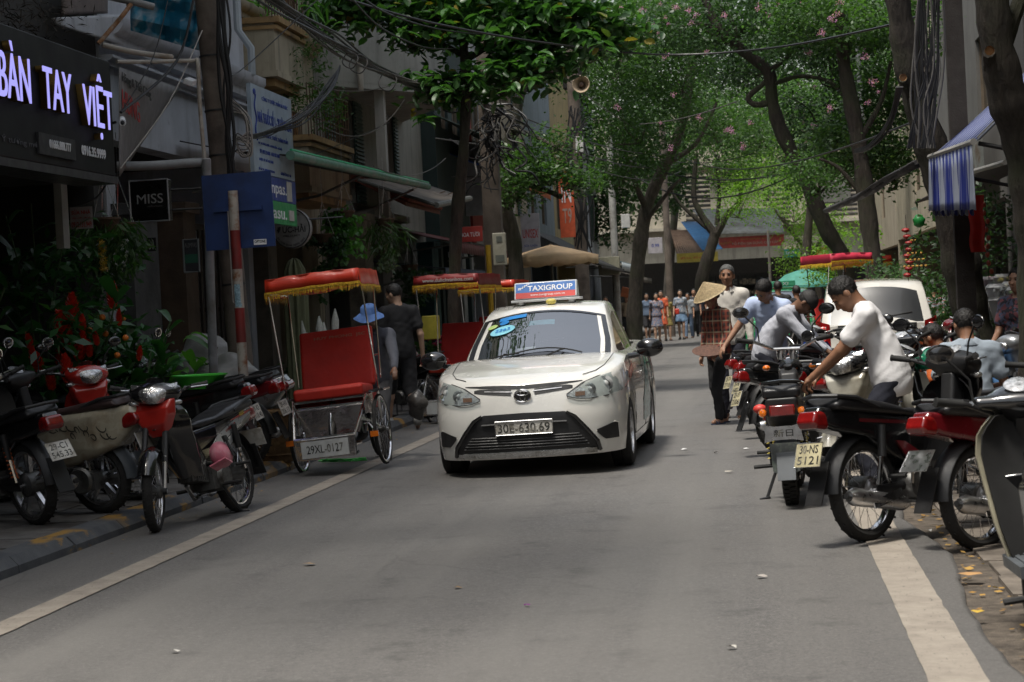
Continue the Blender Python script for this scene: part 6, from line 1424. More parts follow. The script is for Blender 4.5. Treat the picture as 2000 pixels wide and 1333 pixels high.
# the group walking towards us far down the street
GW = 'people strolling up the street in the distance'
far = [(1241, 66, 'woman in a plain pink knee length dress', cloth('pink_dress', (.62, .28, .25)), None, 'dress', 'long', 1.58, 'none'),
  (1265, 69, 'woman in a denim blue shirt behind the pink dress', cloth('denim', (.16, .22, .32)), T_DGREY, 'shorts', 'long', 1.66, 'short'),
  (1284, 65.5, 'woman in a blue patterned loose dress', blot_mat('pattern_blue', (.14, .18, .28), (.30, .28, .28), (.10, .12, .2), (.35, .22, .2)), None, 'dress', 'bun', 1.64, 'short'),
  (1294, 67.5, 'dark haired woman in an orange red dress', cloth('orangered', (.62, .12, .05)), None, 'dress', 'long', 1.72, 'short'),
  (1304, 68.5, 'woman in an olive yellow printed dress', blot_mat('olive', (.30, .24, .07), (.2, .16, .06), (.4, .32, .12)), None, 'dress', 'long', 1.56, 'short'),
  (1331, 69, 'woman in a floral blue top and denim skirt with a red pouch', blot_mat('floral_blue', (.22, .27, .34), (.4, .4, .4), (.14, .18, .25)), cloth('denim_skirt', (.16, .26, .4)), 'skirt', 'long', 1.72, 'short'),
  (1346, 70.5, 'person in a grey t-shirt and jeans', cloth('grey_tee', (.25, .27, .29)), cloth('jeans', (.14, .2, .3)), 'trousers', 'long', 1.6, 'short'),
  (1358, 73, 'man in dark clothes at the right of the far group', T_DGREY, T_BLACK, 'trousers', 'short', 1.74, 'short'),
  (1369, 77, 'small dark figure next to the far parked cars', T_NAVY, T_BLACK, 'trousers', 'short', 1.7, 'short'),
  (1226, 72, 'person shading their head with an orange sheet', cloth('sand', (.4, .3, .2)), T_DGREY, 'trousers', 'long', 1.62, 'short'),
  (1186, 70, 'rider in dark clothes at the left of the far group', T_DGREY, T_BLACK, 'trousers', 'short', 1.62, 'short')]
rr = random.Random(5)
for i, (px, Y, lab, tm_, bm_, bk, hr, hh, sl) in enumerate(far):
 x = at_px(px, Y, 640)[0]; sw = rr.choice((-1, 1))*.16
 person(lab, (x, Y, 0), PI+rr.uniform(-.25, .25), hh, tm_, bm_ or tm_, 'light' if 'woman' in lab else 'mid', hr, vox=.018, fingers=False, female='woman' in lab, bkind=bk, sleeve=sl, ankles=((-.07, sw, .08), (.07, -sw, .08)), wrists=((-.24, -sw*.8, .85), (.24, sw*.9, .88)) if i not in (9,) else ((-.1, .15, 1.6), (.24, 0, .86)), shoes=SHOEK if i % 2 else SANDN, group=GW, shirt_len=.02)
q = MB(); q.box((0, 0, 0), (.45, .02, .4), rotm(.5, .3, 0)); o = q.build('orange_sheet', mt('orange_paper', (.6, .2, .1), .7), loc=(at_px(1226, 71.8, 640)[0]+.05, 71.8, 1.72)); tag(o, 'orange sheet held over the head of a far walker', 'sheet')
q = MB(); q.box((0, 0, 0), (.16, .08, .2)); o = q.build('pouch', mt('red_pouch', (.55, .05, .03), .5), loc=(at_px(1324, 68.8, 640)[0], 68.7, .98)); tag(o, 'small red pouch of the woman in the denim skirt', 'bag'); bevel(o, .03)
# ============================================================ PEDICABS (cyclos)
M_VRED = mt('vinyl_red', (.62, .045, .018), .42, var=.1, vs=5, bmp=.25, bs=14, coat=.15); M_VRED2 = mt('velvet_red', (.36, .016, .012), .7, var=.12, vs=6, bmp=.2, bs=30); M_FRNG = mt('fringe_gold', (.62, .36, .02), .7, vs=60, var=.4, bmp=.6, bs=120)
M_CHR2 = mt('bent_chrome', (.70, .66, .64), .14, 1, var=.1, vs=5, bmp=.5, bs=9)
def cyclo(label, loc, yaw, canopy=M_VRED, seatm=M_VRED2, number='29XL-0127', cname='red', detail=True, group='pedicabs along the left kerb', cz=0.0, words_=None, tilt=0):
 t = thing('pedicab', label, 'pedicab', loc, yaw, group, tilt=(0, tilt))           # passengers look to -y
 for sx in (-1, 1):
  mb = MB(); mb.mat(M_RUB); tyre(mb, .33, .035); w = mb.build('wheel', None, t, loc=(sx*.40, 0, .33)); rm_ = MB(); spoke_wheel(rm_, .33, .04); hub(rm_, .03, .08); rm_.build('rim', None, w)
  f = MB(); fender_arc(f, (sx*.40, 0, .33), .37, R_(60), R_(205), .03); fo = f.build('mudguard', M_CHR, t)
  f = MB(); f.box((sx*.40, -.35, .31), (.075, .02, .05)); f.build('reflector', M_ORL, fo)
  f = MB(); f.box((sx*.43, -.06, .70), (.14, .28, .02)); f.tube([(sx*.40, 0, .33), (sx*.40, .02, .69)], .012, 6); f.tube([(sx*.40, 0, .33), (sx*.34, 0, .40)], .012, 6); f.build('arm_rest', M_CHR, t)
 mb = MB(); mb.mat(M_RUB); tyre(mb, .33, .04); w = mb.build('wheel', None, t, loc=(0, 1.55, .33)); rm_ = MB(); spoke_wheel(rm_, .33, .045); hub(rm_, .03, .09); rm_.build('rim', None, w)
 # chrome footwell: front box tapering down
 b = MB(); b.prism([(-.33, .62), (.33, .62), (.25, .34), (-.25, .34)], -.30, -.285, 'y'); b.prism([(-.28, .5), (.10, .5), (.05, .68), (-.30, .66)], -.335, -.325, 'x'); b.prism([(-.28, .5), (.10, .5), (.05, .68), (-.30, .66)], .325, .335, 'x'); b.build('footwell', M_CHR2, t)
 b = MB(); b.box((0, -.24, .665), (.66, .10, .02)); b.build('seat_front_trim', M_CHR2, t)
 b = MB(); b.box((0, -.45, .24), (.52, .34, .015), rotm(0, 0, 0)); b.prism([(-.27, .15), (.27, .15), (.27, .34), (-.27, .34)], -.64, -.625, 'y'); b.build('footrest', M_CHR2, t)
 b = MB()
 for sx in (-1, 1):
  b.tube([(sx*.35, -.26, .68), (sx*.28, -.63, .34), (sx*.27, -.63, .16), (sx*.2, -.2, .16)], .012, 6)
 b.tube([(-.28, -.64, .345), (.28, -.64, .345)], .012, 6); b.tube([(-.33, -.3, .60), (.33, -.3, .60)], .01, 6); b.build('tube_frame', M_CHR, t)
 pt = MB(); pt.box((0, -.655, .245), (.44, .012, .15)); po = pt.build('number_plate', mt('plate_pale', (.50, .51, .50), .45), t, smooth=False)
 if number: text_obj('plate_number', number, .34, .075, M_INK, po, Matrix.Translation((0, -.663, .245)), .001, bold=.008)
 # seat cushion and back
 put('seat', solid('cy_seat', [(-.30, .68), (.16, .68), (.18, .76), (-.28, .79), (-.31, .76)], .33, .03), M_VRED if seatm is M_VRED2 else seatm, t)
 me = solid('cy_back', [(.14, .76), (.20, .74), (.36, 1.30), (.28, 1.31)], .355, .03, xs=.4); put('backrest', me, seatm, t)
 b = MB(); b.box((0, .1, .60), (.62, .5, .14)); b.build('seat_box', M_VRED2, t)
 if words_: text_obj('lettering', words_, .50, .035, mt('dull_gold', (.30, .20, .12), .6), t, Matrix.Translation((.05, .237, 1.235)) @ Matrix.Rotation(-.27, 4, 'X'), .001)
 # canopy
 for sx in (-1, 1):
  fr = MB(); fr.tube([(sx*.44, -.10, .69), (sx*.44, -.30, 1.70+cz)], .009, 6); fr.tube([(sx*.40, .22, .80), (sx*.42, .32, 1.70+cz)], .008, 6); fr.tube([(sx*.44, -.34, 1.70+cz), (sx*.44, .36, 1.68+cz)], .008, 6); fr.build('canopy_pole', M_CHR, t)
 ys = np.linspace(-.36, .44, 15); xs_ = np.linspace(-1, 1, 17); P = []
 def top_(u, y): return 1.845+cz-.012*u*u-.08*max(0, (y-.1))**1.6-.006*math.sin(u*PI*2)**2-.006*math.sin((y+.36)/.8*PI*3)**2
 for y in ys: P.append([(-.455, y, top_(1, y)-.16+.012*math.sin(y*23))]+[(u*.44, y, top_(u, y)) for u in xs_]+[(.455, y, top_(1, y)-.16+.012*math.sin(y*21))])
 b = MB(); b.grid(P); drop = [[(p[0], -.362-.012*math.sin(p[0]*19), p[2]) for p in P[0][1:-1]], [(p[0], -.375, p[2]-.13-.01*math.sin(p[0]*16)) for p in P[0][1:-1]]]; b.grid(drop)
 lo_ = [[(p[0], -.345, p[2]-.15) for p in P[0][1:-1]], [(p[0], -.20, p[2]-.17-.02*math.cos(p[0]*9)) for p in P[0][1:-1]]]; b.grid(lo_)
 co = b.build('canopy', canopy, t, angle=60); so = co.modifiers.new('s', 'SOLIDIFY'); so.thickness = .006
 f = MB()
 edge = [(-.46, y, top_(1, y)-.16) for y in ys[::-1]]+[(u*.45, -.385, top_(u, -.36)-.13) for u in xs_]+[(.46, y, top_(1, y)-.16) for y in ys]
 rng = random.Random(2); cum = []
 for i in range(len(edge)-1):
  a, c = Vector(edge[i]), Vector(edge[i+1]); n = max(2, int((c-a).length/.009))
  for k in range(n):
   p = a.lerp(c, k/n); ln = .05+rng.uniform(-.012, .02); d = (c-a).normalized()*.004; off = Vector((rng.uniform(-.008, .008), rng.uniform(-.008, .008), -ln)); f.add([p-d, p+d, p+off+d*.5, p+off-d*.5], [(0, 1, 2, 3)])
 f.grid([[tuple(Vector(e)+Vector((0, -.004, .012))) for e in edge], [tuple(Vector(e)+Vector((0, -.004, -.008))) for e in edge]]); fo = f.build('fringe', M_FRNG, co, smooth=False, fix=False)
 # driver's end
 b = MB(); b.tube([(0, .2, .42), (0, .9, .42), (0, 1.55, .33)], .02, 8); b.tube([(0, 1.0, .42), (0, 1.15, .98)], .018, 8); b.tube([(0, 1.15, .9), (0, 1.55, .33)], .014, 8); b.tube([(0, .25, .35), (0, .3, .9)], .018, 8); b.lathe([(.09, -.01), (.09, .01)], c=(0, 1.0, .36), axis='x', n=20); b.tube([(-.14, 1.0, .5), (-.05, 1.0, .36), (.05, 1.0, .36), (.14, 1.0, .22)], .01, 6); b.build('frame', M_STEEL, t)
 b = MB(); b.tube([(-.36, .46, 1.02), (0, .40, 1.0), (.36, .46, 1.02)], .013, 8); b.build('push_bar', M_CHR, t)
 put('saddle', solid('cy_saddle', [(.98, .98), (1.3, .98), (1.33, 1.03), (1.0, 1.02)], .1, .02), M_SEAT, t)
 b = MB(); f_ = MB(); fender_arc(f_, (0, 1.55, .33), .37, R_(20), R_(160), .035); f_.build('rear_mudguard', M_CHR, t)
 return t
c1 = cyclo('red canopied pedicab with chrome footwell and plate facing us on the left', (-3.88, 18.3, 0.01), R_(-1.5), seatm=mt('seat_red', (.50, .022, .010), .6, var=.12, vs=6, bmp=.2, bs=24), words_='HUY PHONG  JSC', tilt=R_(-4.5))
drv, J = person('pedicab driver in a blue bucket hat and grey work jacket', (-3.80, 19.6, -.22), R_(178), 1.64, cloth('work_jacket', (.075, .08, .10)), T_DGREY, 'dark', 'short', lean=.18, pelvis=(0, 0, 1.05), wrists=((-.36, .62, 1.02), (.34, .66, 1.06)), ankles=((-.16, .34, .30), (.14, .12, .52)), sleeve='long', hatf=bucket, shoes=SHOEK, collar=True, shirt_len=.12, head=(-.05, .1))
g_ = MB(); g_.ell((0, 0, 0), (.10, .09, .15), 18, 14); g_.v = [(x*(1+.2*math.sin(31*z+9*x)), y*(1+.15*math.sin(23*z+20*x)), z*(1+.1*math.sin(30*x))) for x, y, z in g_.v]; o = g_.build('plastic_sack', mt('sack_grey', (.06, .055, .05), .3, vs=10, var=.5, bmp=1, bs=20), loc=(-3.38, 19.5, .52)); tag(o, 'dark glossy sack hanging behind the right wheel of the pedicab', 'sack')
cyclo('pedicab with lettered dark red canopy left of the taxi', (-3.84, 25.6, -.04), R_(-14), canopy=mt('vinyl_darkred', (.24, .02, .02), .5, bmp=.2, bs=14), number=None, cz=.10)
text_parent = [o for o in COL.objects if o.name.startswith('canopy') and 'pole' not in o.name][-1]
text_obj('canopy_lettering', 'www.dulichvanhoa.com', .70, .05, mt('letter_pale', (.5, .45, .42), .6), text_parent, Matrix.Translation((.04, -.385, 1.87)), .002, bold=.01)
cyclo('pedicab with bright red canopy just above the taxi roof corner', (-4.0, 30.5, 0), R_(-10), number=None, cz=.02)
cyclo('pedicab with pink canopy and gold fringe behind the parked utility car', (1.40, 34.2, 0), R_(38), canopy=mt('vinyl_pink', (.58, .045, .085), .45, bmp=.4, bs=10), number=None, cz=.22, group='pedicabs on the right')
cyclo('pedicab with red canopy just right of the pink one', (1.95, 37.0, 0), R_(14), number=None, cz=.2, group='pedicabs on the right')
# ============================================================ TREES AND PLANTS
def leaf_cloud(name, blobs, size, n_per, mat, parent, seed=1, aspect=.5, cl_r=.32, cl_n=26, droop=.3, kind='stuff', hexa=False, flat=.55, shell=.55):
 """many small folded leaves gathered in clumps inside ellipsoids (centre, radii)"""
 rg = np.random.RandomState(seed); V = [];
 for (c, r, k) in blobs:
  n = int(n_per*k); nc = max(3, n//cl_n)
  u = rg.normal(size=(nc, 3)); u /= np.linalg.norm(u, axis=1)[:, None]; rad = rg.uniform(shell, 1.0, (nc, 1))**.8
  cc = np.array(c)+u*rad*np.array(r)
  # irregular outline
  ph = rg.uniform(0, 6, 3); cc += .28*np.array(r)*np.stack([np.sin(cc[:, 1]*1.7+ph[0]+cc[:, 2]*2.1), np.sin(cc[:, 2]*1.9+ph[1]), np.sin(cc[:, 0]*2.3+ph[2])], 1)
  p = np.repeat(cc, cl_n, 0)+rg.normal(size=(nc*cl_n, 3))*np.array([cl_r, cl_r, cl_r*.6])
  m = len(p); d = rg.normal(size=(m, 3)); d[:, 2] = d[:, 2]*.5-droop; d /= np.linalg.norm(d, axis=1)[:, None]
  nn = rg.normal(size=(m, 3))*flat; nn[:, 2] += 1; s = np.cross(d, nn); s /= np.linalg.norm(s, axis=1)[:, None]+1e-9; up = np.cross(s, d)
  L = (size*rg.uniform(.6, 1.25, m))[:, None]; w = L*aspect*.5
  if hexa: q = np.stack([p, p+d*L*.35+s*w+up*L*.06, p+d*L*.75+s*w*.95+up*L*.03, p+d*L-up*L*.10, p+d*L*.75-s*w*.95+up*L*.03, p+d*L*.35-s*w+up*L*.06], 1)
  else: q = np.stack([p, p+d*L*.5+s*w+up*L*.05, p+d*L-up*L*.08, p+d*L*.5-s*w+up*L*.05], 1)
  V.append(q)
 V = np.concatenate(V); m, k = V.shape[:2]; me = bpy.data.meshes.new(name); me.vertices.add(m*k); me.vertices.foreach_set('co', V.astype(np.float32).ravel())
 if k == 4: f = np.array([[0, 1, 2, 3]])
 else: f = np.array([[0, 1, 2, 3], [0, 3, 4, 5]])
 idx = (np.arange(m)[:, None, None]*k+f[None]).reshape(-1); me.loops.add(len(idx)); me.loops.foreach_set('vertex_index', idx.astype(np.int32))
 npoly = m*len(f); me.polygons.add(npoly); me.polygons.foreach_set('loop_start', (np.arange(npoly)*4).astype(np.int32)); me.update(calc_edges=True); me.materials.append(mat)
 o = link(name, me, None, parent)
 if kind: o['kind'] = kind
 return o
def px_path(pts): return [atY(a, b, Y) for a, b, Y in pts]
def smooth_path(P, n=5):
 P = [Vector(p) for p in P]; out = []
 for i in range(len(P)-1):
  a, b, c, d = P[max(i-1, 0)], P[i], P[i+1], P[min(i+2, len(P)-1)]
  for k in range(n):
   t = k/n; out.append(.5*((2*b)+(c-a)*t+(2*a-5*b+4*c-d)*t*t+(3*b-a-3*c+d)*t**3))
 out.append(P[-1]); return out
def limb(mb, pts, r0, r1, n=10, wob=.07):
 P = smooth_path(pts); k = len(P); rs = [r0+(r1-r0)*i/(k-1) for i in range(k)]; rs = [r*(1+wob*math.sin(i*1.9+r0*50)+wob*math.sin(i*.7)) for i, r in enumerate(rs)]
 mb.tube(P, rs, n); return P
BK_D = bark_mat('bark_dark', (.055, .045, .036)); BK_M = bark_mat('bark_grey', (.10, .085, .068)); BK_L = bark_mat('bark_brown', (.09, .065, .045))
LF_ALM = leaf_mat('leaf_almond', (.022, .06, .022), (.05, .12, .035), (.35, .22, .03), .38, .38)
LF_MID = leaf_mat('leaf_mid', (.022, .05, .02), (.06, .12, .035), (.10, .19, .05), .45, .4)
LF_DRK = leaf_mat('leaf_dark', (.014, .032, .014), (.035, .075, .026), None, .45, .35)
LF_MID2 = leaf_mat('leaf_far', (.022, .045, .022), (.05, .10, .035), (.09, .17, .05), .6, .35)
LF_LIT = leaf_mat('leaf_backlit_green', (.07, .14, .02), (.15, .26, .04), (.24, .34, .07), .5, .5)  # light green with the far backlight put into the colour
def tree(label, trunk, r0, r1, branches, blobs, leafm, size=.12, n=4000, bark=None, seed=1, **k):
 base = Vector(trunk[0]); t = thing('tree', label, 'tree', (base.x, base.y, 0)); off = Vector((base.x, base.y, 0))
 b = MB(); P = limb(b, [Vector(p)-off for p in trunk], r0, r1, 14); tr = b.build('trunk', bark or BK_M, t)
 for br in branches:
  b = MB(); pts = [Vector(p)-off for p in br[0]]; limb(b, pts, br[1], br[2], 7, .06); b.build('branch', bark or BK_M, t)
 rg = random.Random(seed)
 tw = MB()
 for (c, r, kk) in blobs:
  c0 = Vector(c)-off;
  for _ in range(5):
   e = c0+Vector((rg.uniform(-.8, .8)*r[0], rg.uniform(-.8, .8)*r[1], rg.uniform(-.5, .8)*r[2])); s_ = c0+Vector((0, 0, -r[2]*.7)); m = s_.lerp(e, .5)+Vector((rg.uniform(-.2, .2),)*3); tw.tube(smooth_path([s_, m, e], 4), [.03*(1-i/10) for i in range(9)], 5)
 o = tw.build('twigs', bark or BK_M, t); o['kind'] = 'stuff'
 leaf_cloud('crown', [(tuple(Vector(c)-off), r, kk) for c, r, kk in blobs], size, n, leafm, t, seed, **k)
 return t
def B(px, py, Y, rx, ry, k=1.0, rd=None):
 p = atY(px, py, Y); s = FPX/Y*.99; return ((p.x, p.y, p.z), (rx/s, (rd or rx)/s*.8, ry/s), k)
def gnd(px, Y): p = atY(px, 640, Y); return Vector((p.x, Y, 0))
# tropical almond over the left pavement: broad leaves near enough to tell apart
ta = tree('slender tropical almond tree with broad leaves left of the taxi', [gnd(884, 31), *px_path([(888, 560, 31), (893, 420, 31.1), (905, 300, 31), (910, 170, 31), (905, 60, 31), (915, -60, 31)])], .115, .06,
 [(px_path([(908, 120, 31), (960, 90, 30.5), (1040, 60, 30)]), .05, .02), (px_path([(908, 110, 31), (850, 80, 31.5), (780, 50, 32)]), .05, .02), (px_path([(906, 190, 31), (960, 150, 30.5), (1080, 140, 30)]), .04, .015), (px_path([(905, 160, 31), (840, 150, 31), (800, 170, 31)]), .035, .012)],
 [B(720, 8, 31.5, 90, 36, .30), B(800, 60, 31.2, 60, 40, .22), B(880, 20, 31, 110, 50, .45), B(1000, 60, 30.5, 90, 36, .32), B(1090, 25, 30.5, 90, 45, .42), B(870, 165, 31, 80, 22, .22), B(990, 150, 30.5, 60, 24, .22), B(1060, 128, 30.5, 45, 22, .15), B(1170, 60, 31, 70, 34, .24), B(960, -80, 31, 300, 60, .7)],
 LF_ALM, .20, 2300, BK_D, 3, aspect=.5, cl_r=.20, cl_n=9, hexa=True, flat=.5, droop=.15)
lm_ = MB(); lm_.grid([[(u*.055*math.sin(min(1, v*1.05+.08)*PI)**.6, v*.22, .02*abs(u)-.06*v*v+.01*math.sin(v*PI)) for u in (-1, -.5, 0, .5, 1)] for v in np.linspace(0, 1, 6)]); bl_me = lm_.mesh('leaf'); bl_me.materials.append(LF_ALM)
rg = random.Random(8)
for (px, py, Y) in [(700, 50, 30.5), (740, 15, 30.3), (790, 60, 30.2), (830, 150, 30), (860, 175, 30), (800, 145, 30.2), (1000, 170, 29.8), (1040, 160, 29.7), (1060, 110, 29.6), (1120, 60, 29.6), (1150, 75, 29.7), (960, 130, 29.8), (925, 150, 29.8), (1010, 40, 29.8), (880, 20, 30), (940, 30, 30), (1075, 20, 29.8), (720, 240, 30.2) if False else (1180, 90, 29.8), (830, 230, 30)]:
 c = atY(px, py, Y)-Vector(ta.location)
 for q in range(9):
  a = q*2.4+rg.random(); o = link('leaf', bl_me, None, ta, loc=c+Vector((rg.uniform(-.05, .05), rg.uniform(-.05, .05), rg.uniform(-.08, .06))), rot=(rg.uniform(-.7, .35), rg.uniform(-.4, .4), a)); s_ = rg.uniform(.75, 1.25); o.scale = (s_, s_, s_)
tree('tree with a stout cut limb behind the cable pole', [gnd(1012, 40), *px_path([(1010, 560, 40), (1003, 470, 40), (988, 400, 40), (992, 300, 40), (1012, 200, 40), (1028, 90, 40), (1030, -40, 40)])], .17, .10,
 [(px_path([(992, 290, 40), (1030, 330, 39.5), (1075, 360, 39)]), .06, .045), (px_path([(992, 250, 40), (1040, 265, 39.5), (1110, 300, 39)]), .06, .03), (px_path([(1000, 350, 40), (1060, 370, 39.5), (1095, 385, 39)]), .07, .05), (px_path([(1015, 190, 40), (1060, 120, 40), (1110, 60, 40)]), .07, .03)],
 [B(1060, 335, 39.2, 70, 32, .8), B(1000, 320, 39.5, 30, 30, .3), B(1120, 350, 39.2, 35, 22, .35), B(1080, 280, 39.4, 55, 20, .3), B(1040, 30, 40, 160, 60, 1.3), B(1010, 380, 39.3, 30, 12, .2)], LF_MID, .105, 2200, BK_M, 5, cl_r=.22, droop=.2)
tree('tree leaning to the right beyond the loudspeaker pole', [gnd(1238, 62), *px_path([(1240, 590, 62), (1250, 480, 62), (1265, 400, 62), (1295, 330, 62), (1330, 250, 62), (1345, 170, 62), (1365, 60, 62)])], .26, .12,
 [(px_path([(1262, 410, 62), (1230, 330, 61), (1215, 260, 61)]), .10, .05), (px_path([(1300, 320, 62), (1360, 280, 62), (1400, 200, 62)]), .10, .04), (px_path([(1255, 440, 62), (1310, 370, 61), (1330, 350, 61)]), .08, .04)],
 [B(1250, 230, 60, 110, 70, 1.2), B(1210, 330, 60, 60, 50, .6), B(1330, 130, 60, 130, 80, 1.9), B(1200, 100, 58, 110, 80, 1.8), B(1400, 230, 64, 80, 70, 1.3), B(1290, 20, 60, 160, 60, 2.0)], LF_MID, .13, 3300, BK_M, 7, cl_r=.3)
tree('dark forked tree in front of the red shop banner', [gnd(1368, 84), *px_path([(1365, 600, 84), (1372, 540, 84), (1390, 480, 84), (1397, 455, 84)])], .30, .22,
 [(px_path([(1397, 460, 84), (1370, 420, 84), (1355, 380, 84), (1360, 300, 84)]), .18, .08), (px_path([(1395, 465, 84), (1420, 420, 84), (1445, 390, 84), (1450, 320, 84)]), .18, .07), (px_path([(1380, 445, 84), (1330, 400, 84), (1310, 370, 84)]), .10, .05), (px_path([(1400, 440, 84), (1405, 380, 84), (1400, 330, 84)]), .11, .05)],
 [B(1400, 290, 84, 70, 40, .7), B(1350, 220, 86, 110, 70, 1.2), B(1450, 340, 84, 55, 30, .5)], LF_MID, .15, 2600, BK_D, 9, cl_r=.35)
tree('light green feathery tree in front of the far building', [gnd(1600, 82), *px_path([(1598, 560, 82), (1585, 500, 82), (1560, 470, 82), (1530, 430, 82)])], .16, .08,
 [(px_path([(1585, 500, 82), (1610, 450, 82), (1600, 400, 82)]), .09, .04), (px_path([(1560, 470, 82), (1520, 420, 82), (1500, 380, 82)]), .07, .03)],
 [B(1480, 350, 84, 90, 50, 1.2), B(1550, 400, 82, 80, 50, 1.1), B(1440, 400, 82, 40, 35, .4), B(1590, 460, 82, 55, 40, .6), B(1560, 520, 82, 40, 30, .4), B(1500, 290, 86, 90, 35, 1.0)], LF_LIT, .12, 2900, BK_M, 11, cl_r=.28, droop=.5)
te = tree('leaning crape myrtle with pink blossoms over the right side', [gnd(1662, 42), *px_path([(1650, 520, 42), (1615, 450, 42), (1570, 345, 42), (1525, 255, 42), (1508, 195, 42), (1500, 140, 42), (1450, 100, 42), (1400, 50, 42), (1370, -20, 42)])], .19, .09,
 [(px_path([(1508, 200, 42), (1475, 205, 42), (1462, 190, 42), (1490, 165, 42), (1500, 150, 42)]), .07, .05), (px_path([(1510, 165, 42), (1560, 150, 41.5), (1620, 160, 41), (1650, 195, 41)]), .05, .03), (px_path([(1500, 140, 42), (1540, 110, 41.5), (1580, 60, 41)]), .06, .02), (px_path([(1545, 290, 42), (1520, 330, 42), (1490, 345, 42)]), .04, .02), (px_path([(1440, 95, 42), (1400, 60, 42), (1350, 40, 42)]), .06, .02)],
 [B(1440, 30, 42, 140, 60, 1.9), B(1580, 50, 41, 130, 60, 2.1), B(1700, 60, 41, 80, 60, 1.2), B(1600, 220, 43, 90, 60, 1.0), B(1480, 130, 43, 60, 30, .4), B(1330, 40, 43, 80, 50, .6), B(1650, 130, 42, 80, 60, .9), B(1620, 310, 44, 80, 50, .9)], LF_DRK, .10, 3000, BK_D, 13, cl_r=.24)
tf = tree('dark upright tree behind the pink canopied pedicab', [gnd(1712, 36), *px_path([(1708, 540, 36), (1695, 420, 36), (1680, 300, 36), (1662, 200, 36), (1648, 120, 36), (1640, 20, 36)])], .18, .11,
 [(px_path([(1675, 280, 36), (1720, 200, 36), (1740, 120, 36)]), .06, .03), (px_path([(1690, 390, 36), (1640, 330, 36), (1600, 310, 36)]), .05, .02)],
 [B(1700, 290, 37, 90, 60, 1.6), B(1640, 40, 36, 110, 60, 1.7), B(1740, 170, 37, 60, 70, 1.2), B(1790, 60, 36, 60, 70, .8), B(1600, 350, 40, 70, 40, .6), B(1750, 330, 38, 45, 45, .5)], LF_MID, .10, 2700, BK_D, 17, cl_r=.22)
# masses of foliage farther back fill the gap between the rows
tree('flowering tree far back in the middle of the street view', [gnd(1300, 95), *px_path([(1310, 500, 95), (1330, 300, 95), (1350, 100, 95)])], .25, .12, [], [B(1280, 60, 92, 170, 80, 2.4), B(1430, 130, 95, 150, 100, 2.6), B(1190, 170, 80, 90, 120, 1.8), B(1570, 110, 90, 130, 110, 2.2), B(1400, -20, 90, 260, 70, 2.2), B(1330, 230, 96, 120, 90, 1.7), B(1720, 120, 88, 110, 120, 1.8), B(1540, 240, 96, 110, 70, 1.4), B(1225, 300, 84, 70, 60, 1.1), B(1300, 350, 90, 50, 60, .8), B(1200, 400, 84, 40, 60, .6)], LF_MID2, .24, 3000, BK_M, 19, cl_r=.45)
tree('tree half hidden behind the leaning crape myrtle', [gnd(1580, 66), *px_path([(1575, 500, 66), (1585, 360, 66), (1570, 230, 66)])], .18, .10, [], [B(1580, 280, 66, 100, 60, 1.2), B(1670, 200, 62, 90, 80, 1.2), B(1540, 200, 68, 80, 60, 1.0), B(1480, 260, 70, 60, 40, .7)], LF_MID, .13, 2800, BK_M, 23, cl_r=.32)
# big trunks on the right, crowns mostly above the picture, extended to add shade
tg = tree('thick dark trunk leaning out of the right pavement with a sawn limb', [gnd(1916, 22.8), *px_path([(1904, 660, 22.8), (1882, 540, 22.7), (1860, 430, 22.6), (1822, 300, 22.5), (1790, 190, 22.4), (1768, 90, 22.3), (1752, -20, 22.2), (1740, -200, 22.2)])], .235, .12,
 [(px_path([(1790, 190, 22.4), (1770, 168, 22.2), (1764, 155, 22.1)]), .07, .045), (px_path([(1800, 230, 22.4), (1815, 160, 22.3), (1812, 135, 22.2)]), .09, .06), (px_path([(1768, 60, 22.3), (1720, -40, 22.3), (1650, -160, 22.3)]), .08, .05)],
 [((2.0, 21.5, 7.6), (1.7, 3.0, 1.0), 1.4), ((2.6, 15.5, 6.8), (1.5, 3.0, .9), 1.6), ((2.3, 10, 6.2), (1.5, 2.6, .8), 1.8)], LF_DRK, .12, 2600, BK_D, 29, cl_r=.25)
ct = MB(); ct.lathe([(0, .0), (.038, .0), (.04, -.02)], axis='y', n=16); o = ct.build('cut_face', mt('cut_wood', (.32, .18, .08), .8, vs=30), tg); o.location = atY(1763, 152, 22.03)-Vector(tg.location); o.rotation_euler = (0, 0, .3)
th_ = tree('gnarled trunk at the top right corner behind the striped awning', [gnd(2035, 16), *px_path([(2030, 600, 16), (2022, 420, 15.9), (2000, 300, 15.8), (1968, 190, 15.7), (1945, 70, 15.6), (1932, -60, 15.6)])], .18, .125,
 [(px_path([(1965, 190, 15.7), (1938, 130, 15.6), (1932, 105, 15.5)]), .09, .045), (px_path([(1950, 110, 15.7), (1985, 20, 15.8), (2010, -60, 15.9)]), .07, .05)],
 [((2.6, 14, 5.9), (1.8, 3.2, .8), 1.2), ((1.2, 11, 6.2), (1.5, 2.6, .7), .7)], LF_DRK, .13, 2300, BK_D, 31, cl_r=.25)
for (px, py, r) in ((1932, 100, .034),):
 ct = MB(); ct.lathe([(0, .0), (r, .0), (r*1.05, -.03)], axis='y', n=14); o = ct.build('cut_face', mt('cut_wood'), th_); o.location = atY(px, py, 15.42)-Vector(th_.location)
